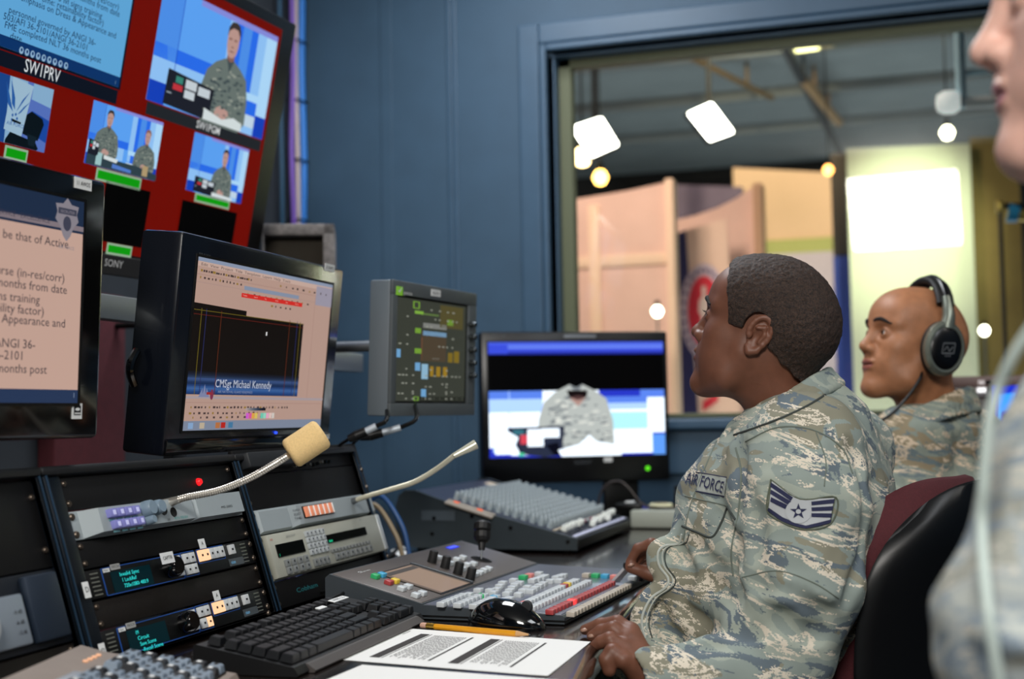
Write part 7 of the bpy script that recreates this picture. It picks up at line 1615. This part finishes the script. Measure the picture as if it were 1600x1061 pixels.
# chevron patch
PN = mat('patch_navy', '#262a4a', 0.85); PG_ = mat('patch_grey', '#b9bdc0', 0.85); PB_ = mat('patch_border', '#5f6656', 0.85); SEAM = mat('seam_thread', '#6f786f', 0.9); DKS = mat('dark_seam_shadow', '#3c423f', 0.9)
cP = lambda x, y: (900+x/2.519, 640+y/2.519)
outl = [cP(*p) for p in ((768, 276), (882, 352), (1022, 346), (1002, 448), (902, 474), (812, 444), (754, 394))]
mid_ = (sum(p[0] for p in outl)/7, sum(p[1] for p in outl)/7); shr = lambda f: [(mid_[0]+(x-mid_[0])*f, mid_[1]+(y-mid_[1])*f) for x, y in outl]
d = Decal(bvj, p1); d.poly(outl, PB_, .0012, 4); patch = d.build('rank_patch', jacket)
d = Decal(bvj, p1); d.poly(shr(.95), PG_, .0018, 4); d.build('patch_ground', patch)
for k in range(4):
    o_ = 29*k
    L_ = [(770, 288+o_*1.0), (856-4*k, 346+o_*.62), (846-6*k, 360+o_*.62), (767, 305+o_*1.0)] if k < 3 else [(762, 385), (815, 425), (872, 450), (904, 458), (904, 470), (868, 462), (808, 440), (757, 396)]
    R_ = [(925, 362+o_*.80), (1016-5*k, 352+o_*.97), (1013-5*k, 369+o_*.97), (926, 377+o_*.80)] if k < 3 else [(904, 458), (950, 446), (1003, 432), (1000, 446), (950, 460), (904, 470)]
    
    for q_ in (L_, R_): d = Decal(bvj, p1); d.poly([cP(*p) for p in q_], PN, .0024, 2); d.build('stripe', patch)
d = Decal(bvj, p1); c0 = cP(876, 402); d.poly([(c0[0]+20*math.cos(t*math.pi/12), c0[1]+19*math.sin(t*math.pi/12)) for t in range(24)], PG_, .0028, 2)
st = []
for k in range(10): rr = 13.5 if k % 2 == 0 else 5.4; a = -math.pi/2+k*math.pi/5; st.append((c0[0]+rr*math.cos(a), c0[1]+rr*math.sin(a)))
d.poly(st, PN, .0034, 2); d.poly([(c0[0]+4*math.cos(t*math.pi/6), c0[1]+4*math.sin(t*math.pi/6)) for t in range(12)], PG_, .0040, 1); d.build('star', patch)
d = Decal(bvj, p1); d.line(outl+[outl[0]], .0011, PB_, .0012, 6); d.build('patch_edge', patch)
d = Decal(bvj, p1); d.poly([(1086, 744), (1096, 739), (1136, 747), (1133, 775), (1090, 767)], mat('tape_cloth', '#a6aca6', 0.9), .001, 3); tape = d.build('name_tape', jacket)
d = Decal(bvj, p1); d.text('AIR FORCE', 1074, 756, 1132, 771, 18, PN, .0042); d.build('tape_lettering', tape)
d = Decal(bvj, p1); d.line([(1088, 738), (1136, 746)], .0008, PN, .001); d.line([(1088, 768), (1132, 776)], .0008, PN, .001); d.build('tape_edge', tape)
for nm, pts, r_, m_ in (('pocket_flap_edge', [(1066, 822), (1090, 832), (1113, 839), (1128, 815), (1137, 792)], .0018, DKS), ('pocket_seam', [(1070, 775), (1100, 782), (1136, 790)], .001, SEAM), ('pocket_side', [(1137, 792), (1145, 805), (1149, 812)], .0016, DKS), ('placket_seam', [(1120, 690), (1098, 740), (1076, 800), (1068, 850)], .0012, SEAM), ('shoulder_seam', [(1150, 700), (1158, 740), (1154, 800), (1143, 860), (1146, 900)], .0014, SEAM), ('sleeve_seam', [(1275, 675), (1290, 720), (1288, 760)], .0009, SEAM), ('armhole_seam', [(1165, 690), (1215, 668), (1270, 672), (1315, 700), (1332, 740)], .0012, SEAM), ('collar_shadow_line', [(1147, 680), (1182, 668), (1222, 653), (1262, 634), (1296, 613)], .0018, DKS), ('elbow_patch_seam', [(1160, 902), (1215, 892), (1270, 910), (1310, 935)], .0010, SEAM)):  # the collar's shadow is drawn in as a dark line below its edge
    d = Decal(bvj, p1); d.line(pts, r_, m_, .0003, 10)
    if d.mb.v: d.build(nm, jacket)
hl = [(x+4, y) for x, y, z in hem]; d = Decal(bvj, p1); d.line(hl, .0019, mat('pale_piping', '#b9beb6', 0.9), .0006, 8); d.line([(x+7, y) for x, y in hl], .0011, mat('pale_piping', '#b9beb6'), .0004, 8); d.line([(x+11, y) for x, y in hl], .0011, DKS, .0002, 8); d.build('front_piping', jacket)
hm = MB(); hm.tube([p-rootp for p in bez([q-ray(1030, 920).normalized()*.0105+Vector((-.005, 0, 0)) for q in hp_], 6)], .0026, mat('pale_piping', '#aeb3ab', 0.9))
# trousers and boots
Tr = Field((-.80, -.42, .02), (.34, .40, .80), .007)
for kn, sy in ((KN1, -.09), (KN2, .09)):
    hp = Vector((HI.x, HI.y+sy, HI.z-.01)); Tr.cap(rel(hp), rel(kn), .115, .088, .04).cap(rel(kn), rel((kn.x+.02, kn.y, .14)), .086, .07, .03)
Tr.disp(wr(.004, 16, 16, 16, 8)); tv, tf = Tr.mesh(); np_obj('trousers', tv, tf, [CAMO], p1, relax=2)
for kn in (KN1, KN2):
    Bo = Field((kn.x-.2-r0[0], kn.y-.09-r0[1], -.004), (kn.x+.12-r0[0], kn.y+.09-r0[1], .24), .005); Bo.cap(rel((kn.x+.02, kn.y, .17)), rel((kn.x+.03, kn.y, .06)), .058, .05, .02).cap(rel((kn.x+.05, kn.y, .04)), rel((kn.x-.12, kn.y, .034)), .044, .04, .02); Bo.D = np.maximum(Bo.D, (.001-Bo.ax[2])[None, None, :].astype(np.float32)); v, f = Bo.mesh(); np_obj('boot', v, f, [mat('sage_boot', '#7c8074', 0.8)], p1, relax=1)

# ------------------------------------------------------------------ 2: the man with headphones
SK2 = skin_mat('warm_brown_skin', '#ad7653', '#7d4c33', .48)
O2 = at(1428, 543, 2.74); HM2 = head_M(O2, (-math.cos(R(29)), -math.sin(R(29))), 11, 1.03)
root2 = Vector((.02, 2.95, 0)); p2 = person_root('bald person in tiger stripe uniform wearing headphones, seated in front of the window', root2); r0 = np.array(root2)
CH2 = at(1470, 800, 2.82); NB2 = at(1455, 655, 2.77); nb = HM2.inverted() @ (NB2+Vector((0, 0, -.02)))
HP2 = dict(neck=((-.018, 0, -.04), tuple(nb), .058, .064), cheek=.92, jaw=1.02, lips=.9, nw=1.05, eye=.0070, mouth=.0009, chin=-.010)
V, F = head_field(.0018, HP2).mesh(); lipm = lip_zone(V)
HEAD2 = (V, F); hv = xform(V, HM2)-r0
SA = CH2+Vector((-.06, -.17, .155)); SB_ = CH2+Vector((.08, .18, .14)); EA = SA+Vector((-.02, -.05, -.27)); WA = EA+Vector((-.24, .06, .06)); EB = SB_+Vector((-.02, .05, -.27)); WB = EB+Vector((-.24, -.04, .06)); HI2 = Vector((CH2.x+.04, CH2.y, .52))
B_ = Field((-.75, -.45, -.01), (.45, .45, 1.3), .009)
B_.cap(rel(NB2), rel(CH2), .07, .105, .04).cap(rel(CH2), rel(HI2), .11, .12, .05)
for S_, E_, W_ in ((SA, EA, WA), (SB_, EB, WB)):
    B_.cap(rel(NB2.lerp(CH2, .5)), rel(S_), .06, .055, .03).cap(rel(S_), rel(E_), .05, .042, .02).cap(rel(E_), rel(W_), .042, .028, .015)
    for k in range(4):
        q = W_+Vector((-.085, -.027+.018*k, -.004)); B_.cap(rel(W_), rel(q), .024, .012, .008); B_.chain([rel(q), rel(q+Vector((-.035, 0, -.008))), rel(q+Vector((-.05, 0, -.028)))], [.0115, .011, .010], .003)
    B_.chain([rel(W_+Vector((-.02, 0, 0))), rel(W_+Vector((-.06, (.04 if S_ is SA else -.04), -.005))), rel(W_+Vector((-.095, (.045 if S_ is SA else -.045), -.015)))], [.018, .014, .011], .006)
for sy in (-.09, .09):
    kn = Vector((HI2.x-.42, HI2.y+sy*1.3, .5)); B_.cap(rel((HI2.x, HI2.y+sy, HI2.z)), rel(kn), .085, .06, .04).cap(rel(kn), rel((kn.x+.02, kn.y, .1)), .055, .038, .03).cap(rel((kn.x+.03, kn.y, .055)), rel((kn.x-.13, kn.y, .03)), .035, .028, .02)
bv = B_.mesh(); allV, allF = join_np([(hv, F), bv]); mi = np.zeros(len(allF), int); lf = lipm[F].all(1); mi[:len(F)][lf] = 1
np_obj('body', allV, allF, [SK2, skin_mat('brown_lip', '#9a5c4e', '#6a3830', .35)], p2, mi, relax=1)
MH2 = Matrix.Translation(-root2) @ HM2; eyes(p2, MH2, dict(gaze=(1, -.12, .05)), mat('dark_iris', '#1c0f0a'))
brows(p2, MH2, mat('black_brow', '#1c1310', 0.8, bump=.6, bump_scale=900), head=HEAD2, eye=.0068)
J = Field(rel(CH2+Vector((-.42, -.36, -.42))), rel(CH2+Vector((.32, .36, .30))), .0055)
jc(CH2+yA(-.1), CH2+yA(.1), .13, .13, .05); jc(CH2+Vector((0, -.1, -.15)), CH2+Vector((0, .1, -.15)), .135, .135, .06); jc(CH2+Vector((0, -.1, -.3)), CH2+Vector((0, .1, -.3)), .14, .14, .06)
jc(NB2+Vector((.01, 0, -.035)), SA, .078, .075, .04); jc(NB2+Vector((.02, 0, -.035)), SB_, .078, .075, .04)
for S_, E_, W_ in ((SA, EA, WA), (SB_, EB, WB)): J.chain([rel(p) for p in (S_, S_.lerp(E_, .5), E_, E_.lerp(W_, .5), E_.lerp(W_, .88))], [.078, .08, .074, .064, .048], .03)
J.disp(wr(.004, 12, 12, 30, 41)); J.disp(wr(.0022, 40, 40, 24, 78)); v, f = J.mesh()
CAMO2 = camo_mat('tiger_stripe_cloth_tan', cols=('#8d968c', '#9fa596', '#6f7d80', '#dcc8ae', '#94876e'), rot=(0, -18, 30)); jk2 = np_obj('jacket', v, f, [CAMO2], p2, relax=2)
C_ = Field(rel(NB2-Vector((.17, .17, .12))), rel(NB2+Vector((.17, .17, .12))), .0035)
up_ = [(1372, 668, 2.68), (1400, 655, 2.655), (1440, 640, 2.65), (1480, 622, 2.67), (1510, 610, 2.73), (1518, 612, 2.8), (1500, 622, 2.86)]
lo_ = [(1366, 680, 2.67), (1402, 676, 2.635), (1446, 662, 2.63), (1490, 648, 2.65), (1520, 640, 2.72), (1528, 642, 2.8), (1508, 650, 2.88)]
ud = bez([at(*p) for p in up_], 5); ld = bez([at(*p) for p in lo_], 5)
for a, b_ in zip(ud, ld): C_.cap(rel(a), rel(b_), .007, .008, .008)
for a, b_, c_, d_ in zip(ud, ud[1:], ld, ld[1:]): C_.cap(rel(a.lerp(c_, .5)), rel(b_.lerp(d_, .5)), .007, .007, .006)
C_.chain([rel(p) for p in ud], [.0065]*len(ud), .004); C_.disp(wr(.0015, 30, 30, 30, 6)); v, f = C_.mesh(); np_obj('collar', v, f, [CAMO2], jk2, relax=2)
Tr = Field((-.72, -.42, .02), (.4, .42, .72), .009)
for sy in (-.09, .09):
    kn = Vector((HI2.x-.42, HI2.y+sy*1.3, .5)); Tr.cap(rel((HI2.x, HI2.y+sy, HI2.z)), rel(kn), .115, .086, .04).cap(rel(kn), rel((kn.x+.02, kn.y, .12)), .084, .07, .03)
tv, tf = Tr.mesh(); np_obj('trousers', tv, tf, [CAMO2], p2, relax=2)
# headphones worn by the second person: a thing of its own
hpR = thing('headphones', 'grey over-ear headphones with black oval cups on the bald person', 'headphones', HM2 @ T(-.012, 0, 0) @ Matrix.Scale(1/1.03, 4))
GMET = mat('champagne_metal', '#8e9488', 0.3, 0.7); PADM = mat('black_pad', '#0d0c0b', 0.6); CUPB = mat('cup_black', '#08080a', 0.25)
for s in (1, -1):
    Q = T(0, s*.094, -.006) @ Matrix.Rotation(R(-90*s), 4, 'X') @ Matrix.Diagonal((.82, 1.05, 1, 1)) @ Matrix.Rotation(R(8), 4, 'Z')
    b = MB(); b.lathe([(.03, -.016), (.05, -.014), (.056, -.006), (.055, .002)], PADM, Q, 40); b.build('ear_pad', hpR)
    b = MB(); b.lathe([(.052, -.002), (.0555, .004), (.054, .013), (.047, .019), (.043, .0185), (.042, .016)], GMET, Q, 44); cup = b.build('ear_cup', hpR)
    b = MB(); b.lathe([(.0435, .0165), (.036, .020), (.02, .0225), (0, .0232)], CUPB, Q, 40); b.build('cup_face', cup)
    b = MB(); q = Q @ T(0, 0, .0245) @ Matrix.Rotation(R(90), 4, 'X') @ (Matrix.Identity(4))
    LG = mat('logo_silver', '#a9adb0', 0.35, 0.5); sg = 1
    def lg(pts): b.add([Q @ Vector((-x if s < 0 else x, y, .0236)) for x, y in pts], [tuple(range(len(pts)))], LG); b.add([Q @ Vector((-x if s < 0 else x, y, .0236)) for x, y in pts], [tuple(range(len(pts)-1, -1, -1))], LG)
    for A_, B2 in (((-.016, .010), (.016, .010)), ((.016, .010), (.012, -.010)), ((.012, -.010), (-.02, -.010)), ((-.02, -.010), (-.016, .010)), ((-.014, -.003), (-.004, .006)), ((-.004, .006), (.002, -.004)), ((.002, -.004), (.011, .005))):
        A2 = Vector(A_); C2 = Vector(B2); dd = (C2-A2).normalized(); nn = Vector((-dd.y, dd.x))*.0011; lg([A2+nn, A2-nn, C2-nn, C2+nn])
    for x in (-.006, 0, .006): lg([(x-.0014, .0135), (x+.0014, .0135), (x+.0014, .0165), (x-.0014, .0165)])
    b.build('logo', cup, smooth=False)
    b = MB(); b.tube(bez([(.0, s*.101, .036), (-.002, s*.1, .06), (.0, s*.095, .08), (.002, s*.086, .104)], 5), [.0155-.0004*k for k in range(16)], GMET, 12); b.build('yoke', hpR); continue
    b = MB(); yk = [(-.05, s*.098, .0), (-.052, s*.099, .03), (-.036, s*.098, .055), (-.012, s*.094, .075), (-.002, s*.088, .095)]; b.tube(bez([(x+.012, y, z) for x, y, z in yk], 5), [.005]*20+[.008], GMET, 10)
    b.build('yoke', hpR); b = MB(); b.tube(bez([(.03, s*.1, .03), (.02, s*.1, .055), (.006, s*.095, .078), (.002, s*.086, .1)], 5), .0055, GMET, 10); b.build('yoke', hpR)
arc = [(.0, .090*math.cos(t), .052+.096*math.sin(t)) for t in [R(a) for a in range(22, 159, 8)]]
b = MB()
for i, off in enumerate((-.012, -.004, .004, .012)): b.tube([(x+off, y, z) for x, y, z in arc], .008, PADM, 10)
b.build('headband', hpR); b = MB(); b.tube([(.0, y*1.02, z+.008) for x, y, z in arc], .006, CUPB, 10); b.build('band_spine', hpR)
Mi = hpR.matrix_world.inverted()
cw = [Mi @ at(*p) for p in ((1440, 582, 2.66), (1437, 592, 2.65), (1420, 618, 2.64), (1395, 645, 2.63), (1370, 662, 2.625), (1352, 674, 2.63), (1340, 690, 2.66))]
b = MB(); b.tube(bez(cw, 6), .0032, BLK); b.build('cord', hpR)

# ------------------------------------------------------------------ 3: the person at the right edge, close to the camera
SK3 = skin_mat('fair_skin', '#e2b4a4', '#b06f60', .45)
O3 = at(1782, 22, .98); HM3 = head_M(O3, (-1, .0), 0, 1.03)
root3 = Vector((.25, 1.05, 0)); p3 = person_root('person in tiger stripe uniform cropped at right edge, nose and mouth in view', root3); r0 = np.array(root3)
NB3 = O3+Vector((.06, 0, -.17)); CH3 = O3+Vector((.09, 0, -.36)); HI3 = Vector((CH3.x+.03, CH3.y, .56)); nb = HM3.inverted() @ NB3
V, F = head_field(.002, dict(neck=((-.018, 0, -.04), tuple(nb), .056, .06), lips=1.0, eye=.0055)).mesh(); lipm = lip_zone(V)
HEAD3 = (V, F); hv = xform(V, HM3)-r0
SL = at(1800, 480, .90); EL = at(1622, 990, .855); WL = EL+Vector((-.03, .04, -.24)); SR = CH3+Vector((0, .19, .15)); ER = SR+Vector((0, .04, -.28)); WR = ER+Vector((-.05, -.05, -.24))
B_ = Field((-.75, -.5, -.01), (.5, .5, 1.3), .01); B_.cap(rel(NB3), rel(CH3), .065, .1, .04).cap(rel(CH3), rel(HI3), .105, .115, .05)
for S_, E_, W_ in ((SL, EL, WL), (SR, ER, WR)):
    B_.cap(rel(NB3.lerp(CH3, .5)), rel(S_), .055, .05, .03).cap(rel(S_), rel(E_), .045, .04, .02).cap(rel(E_), rel(W_), .04, .028, .015)
    dv = (W_-E_).normalized(); sd = dv.cross(Vector((0, 0, 1))).normalized()
    for k in range(4): q = W_+dv*.085+sd*(-.027+.018*k); B_.cap(rel(W_), rel(q), .024, .012, .008); B_.chain([rel(q), rel(q+dv*.03+Vector((0, 0, -.01))), rel(q+dv*.045+Vector((0, 0, -.03)))], [.0115, .011, .01], .003)
    B_.chain([rel(W_), rel(W_+dv*.045+sd*.04), rel(W_+dv*.08+sd*.045)], [.018, .014, .011], .006)
for sy in (-.09, .09):
    kn = Vector((HI3.x-.42, HI3.y+sy*1.3, .52)); B_.cap(rel((HI3.x, HI3.y+sy, HI3.z)), rel(kn), .085, .06, .04).cap(rel(kn), rel((kn.x+.02, kn.y, .1)), .055, .038, .03).cap(rel((kn.x+.03, kn.y, .055)), rel((kn.x-.13, kn.y, .03)), .035, .028, .02)
bv = B_.mesh(); allV, allF = join_np([(hv, F), bv]); mi = np.zeros(len(allF), int); lf = lipm[F].all(1); mi[:len(F)][lf] = 1
np_obj('body', allV, allF, [SK3, skin_mat('rose_lip', '#b9727a', '#8a4a50', .35)], p3, mi, relax=1)
MH3 = Matrix.Translation(-root3) @ HM3; eyes(p3, MH3, {}, mat('grey_iris', '#4a5a60', 0.1)); hair_cap(p3, MH3, .003, .006, (.974, -.225, .055, .1), mat('brown_hair', '#4a3626', 0.7, noise_amt=.3, noise_scale=300, bump=.6, bump_scale=500), .001); brows(p3, MH3, mat('brown_brow', '#5a4230', .8), head=HEAD3, eye=.0055)
J = Field(rel(CH3+Vector((-.36, -.42, -.46))), rel(CH3+Vector((.34, .4, .28))), .006)
jc(CH3+yA(-.1), CH3+yA(.1), .125, .125, .05); jc(CH3+Vector((0, -.1, -.15)), CH3+Vector((0, .1, -.15)), .13, .13, .06); jc(CH3+Vector((0, -.1, -.3)), CH3+Vector((0, .1, -.3)), .138, .138, .06); jc(NB3+Vector((.01, 0, -.03)), SL, .07, .066, .04); jc(NB3+Vector((.01, 0, -.03)), SR, .07, .07, .04)
for S_, E_, W_ in ((SL, EL, WL), (SR, ER, WR)): J.chain([rel(p) for p in (S_, S_.lerp(E_, .5), E_, E_.lerp(W_, .5), E_.lerp(W_, .88))], [.064, .063, .060, .055, .045], .03)
J.chain([rel(at(*p)) for p in ((1540, 985, .81), (1590, 1003, .795), (1660, 1010, .80))], [.008, .008, .008], .012)
J.disp(wr(.005, 10, 10, 22, 51)); J.disp(wr(.0025, 36, 36, 24, 79)); v, f = J.mesh()
CAMO3 = camo_mat('tiger_stripe_cloth_pale', cols=('#a9b1b2', '#b8beba', '#8c9aa6', '#cfccc0', '#a0a29a'), rot=(20, 0, 60), scale=1.3); jk3 = np_obj('jacket', v, f, [CAMO3], p3, relax=2)
Tr = Field((-.75, -.45, .02), (.42, .45, .74), .01)
for sy in (-.09, .09):
    kn = Vector((HI3.x-.42, HI3.y+sy*1.3, .52)); Tr.cap(rel((HI3.x, HI3.y+sy, HI3.z)), rel(kn), .112, .084, .04).cap(rel(kn), rel((kn.x+.02, kn.y, .12)), .082, .068, .03)
tv, tf = Tr.mesh(); np_obj('trousers', tv, tf, [CAMO3], p3, relax=1)
b = MB(); cw = [at(*p) for p in ((1790, 60, .87), (1760, 240, .81), (1700, 400, .78), (1640, 475, .77), (1603, 525, .78), (1578, 566, .79), (1560, 606, .80), (1548, 650, .80), (1541, 700, .80), (1537, 760, .80), (1534, 830, .80), (1545, 960, .76), (1570, 1120, .76))]
b.tube(bez(cw, 8), .0034, mat('pale_green_cord', '#c9d8d2', 0.4), 12); o = b.build('headset_cord'); tag(o, 'thick pale white cord hanging in front of the person at the right edge', 'cord')

# ================================================================== CHAIRS
MARO = mat('maroon_upholstery', '#4c181f', 0.85, noise_amt=.12, noise_scale=250, bump=.3, bump_scale=600); SHELL = mat('chair_shell_black', '#0a0b0d', 0.38, spec=.4)
def chair(label, loc, yaw, bx=0.0, tilt=14, up=0.0, seat_h=.385):
    """local -x is the way the sitter faces"""
    base = thing('office_chair', label, 'chair', Matrix.Translation(Vector(loc)) @ Matrix.Rotation(R(yaw), 4, 'Z'), 'maroon office chairs')
    def shell(name, off, th, m, W, Hh, puff, parent=base):
        b = MB(); n, k = 26, 22; fr = []; bk = []
        for j in range(k+1):
            for i in range(n+1):
                u, v = -1+2*i/n, -1+2*j/k
                # squircle outline
                a = math.sqrt(max(1-.5*v*v*abs(v)**1.2, 0)); c = math.sqrt(max(1-.5*u*u*abs(u)**1.2, 0)); y_ = u*W/2*a; z_ = v*Hh/2*c
                rim = max(abs(u), abs(v)); cur = -.055*(u*u)*1.0+.03*(v*v)-.035*v
                xf = cur+off-puff*(1-rim**4); xb = cur+off+th*(1-rim**6*.8); fr.append((xf, y_, z_)); bk.append((xb, y_, z_))
        nv = len(fr); fs = []
        for j in range(k):
            for i in range(n):
                q = j*(n+1)+i; fs.append((q, q+n+1, q+n+2, q+1)); fs.append((nv+q, nv+q+1, nv+q+n+2, nv+q+n+1))
        ed = [i for i in range(n+1)]+[(j+1)*(n+1)+n for j in range(k)]+[k*(n+1)+i for i in range(n-1, -1, -1)]+[j*(n+1) for j in range(k-1, 0, -1)]
        for a, c in zip(ed, ed[1:]+ed[:1]): fs.append((a, c, c+nv, a+nv))
        Mb = T(bx, 0, seat_h+.335+up) @ Matrix.Rotation(R(tilt), 4, 'Y')
        bm = bmesh.new(); vs = [bm.verts.new(Mb @ Vector(p)) for p in fr+bk]
        for f in fs: bm.faces.new([vs[i] for i in f])
        bmesh.ops.recalc_face_normals(bm, faces=bm.faces[:]); b.bm(bm, m); return b.build(name, parent, ang=50)
    shell('backrest_cushion', -.055, .06, MARO, .44, .46, .022); shell('backrest_shell', .012, .028, SHELL, .475, .50, .0)
    b = MB(); b.box((-.24, 0, seat_h-.035), (.46, .47, .07), MARO, .03, seg=4); b.build('seat_cushion', base); b = MB(); b.box((-.24, 0, seat_h-.085), (.44, .45, .03), SHELL, .012); b.build('seat_pan', base)
    b = MB(); b.tube(bez([(-.2, 0, seat_h-.1), (.02, 0, seat_h-.1), (bx+.04, 0, seat_h+.02), (bx+.06, 0, seat_h+.2)], 6), .018, SHELL, 10); b.build('back_bar', base)
    b = MB(); b.cyl((-.24, 0, .1), (-.24, 0, seat_h-.1), .028, m=SHELL); b.build('gas_column', base)
    for k in range(5):
        a = k*2*math.pi/5+math.pi; c_, s_ = math.cos(a), math.sin(a); b = MB(); b.tube([(-.24, 0, .1), (-.24+.15*c_, .15*s_, .1), (-.24+.25*c_, .25*s_, .075)], [.026, .022, .016], SHELL, 10); lg = b.build('base_leg', base)
        b = MB(); q = T(-.24+.25*c_, .25*s_, .03) @ Matrix.Rotation(a, 4, 'Z') @ Matrix.Rotation(R(90), 4, 'X'); b.lathe([(0, -.02), (.026, -.02), (.03, -.014), (.03, .014), (.026, .02), (0, .02)], BLKM, q, 18); b.cyl((-.24+.25*c_, .25*s_, .05), (-.24+.25*c_, .25*s_, .08), .008, m=SHELL); b.build('castor', lg)
    return base
c = at(1425, 930, 1.92)
chair('maroon office chair with black back shell behind the person at the switcher', (c.x+.058, c.y, 0), -24, bx=0.0, tilt=17, up=-.018, )
chair('maroon office chair under the bald person with headphones', (root2.x+.30, root2.y, 0), 0, tilt=12)
chair('maroon office chair under the person at the right edge', (root3.x+.33, root3.y, 0), 0, tilt=12)
# ------------------------------------------------------------------ second station behind the headphones man
GC = mat('grey_console', '#7d7876', 0.5, noise_amt=.04, noise_scale=20)
yc = 3.55; p = on('y', yc, 1496, 700); q = on('y', yc, 1640, 585); zb_, zt_ = .75, q.z
base = thing('side_console', 'grey equipment console with a blue screen behind the headphones man', 'console', (p.x-.02, yc, 0))
W = q.x-p.x+.5; H = zt_
b = MB(); b.bb(0, W, .004, .28, TZ+.001, H-.03, GC, .006); b.bb(-.01, W+.01, -.01, .29, H-.03, H, mat('console_top', '#6a5550', 0.5), .006); b.build('cabinet', base)
Mc = base.matrix_world.copy(); Mc = Matrix.Translation((p.x-.02, yc, 0))
cc = lambda x, y: (1480+x/5.3, 560+y/5.3)
q4 = R4(Mc, [cc(375, 220), cc(600, 225), cc(600, 560), cc(385, 560)]); b = MB(); b.bb(q4[0]-.012, q4[1]+.012, -.008, .01, q4[2]-.012, q4[3]+.012, mat('screen_surround', '#2b2a33', 0.4), .003); b.rect(q4[0], q4[1], q4[2], q4[3], -.009, G('#1230d8', 1.0)); w_, h_ = q4[1]-q4[0], q4[3]-q4[2]
b.rect(q4[0]+w_*.15, q4[0]+w_*.9, q4[2]+h_*.35, q4[2]+h_*.8, -.0095, G('#2f9aff', 1.3)); b.rect(q4[0]+w_*.15, q4[0]+w_*.3, q4[2]+h_*.12, q4[2]+h_*.4, -.0098, G('#3fb0ff', 1.3)); b.rect(q4[0]+w_*.4, q4[0]+w_*.75, q4[2]+h_*.1, q4[2]+h_*.28, -.0098, G('#0a1440', .6)); b.build('blue_screen', base, smooth=False)
q4 = R4(Mc, [cc(30, 190), cc(255, 190), cc(255, 640), cc(30, 640)]); b = MB(); b.bb(q4[0], q4[1], -.006, .006, q4[2], q4[3], mat('panel_grey', '#8a8482', 0.5), .004); b.build('left_panel', base)
for k, (x, y) in enumerate(((285, 200), (285, 265), (340, 200), (280, 300), (340, 300))):
    a = loc_on(Mc, *cc(x, y)); b = MB(); b.bb(a[0]-.011, a[0]+.011, -.01, .005, a[1]-.007, a[1]+.007, glow('lit_white_key', '#ffffff', 1.4) if k < 2 else mat('console_key', '#6e6a6c', 0.5), .002); b.build('console_button', base)
for k in range(5):
    a = loc_on(Mc, *cc(190+58*k, 690)); b = MB(); b.bb(a[0]-.016, a[0]+.016, -.02, .005, a[1]-.013, a[1]+.013, glow('lit_amber_key', '#ffc080', 1.6) if k == 0 else mat('lit_pale_key', '#d8d8dc', 0.4, emit=.35), .003); b.build('lit_button', base)
b = MB(); a = loc_on(Mc, *cc(420, 610)); b.bb(a[0]-.15, a[0]+.3, -.012, .005, a[1]-.012, a[1]+.008, BLKM, .003); b.build('slot', base)
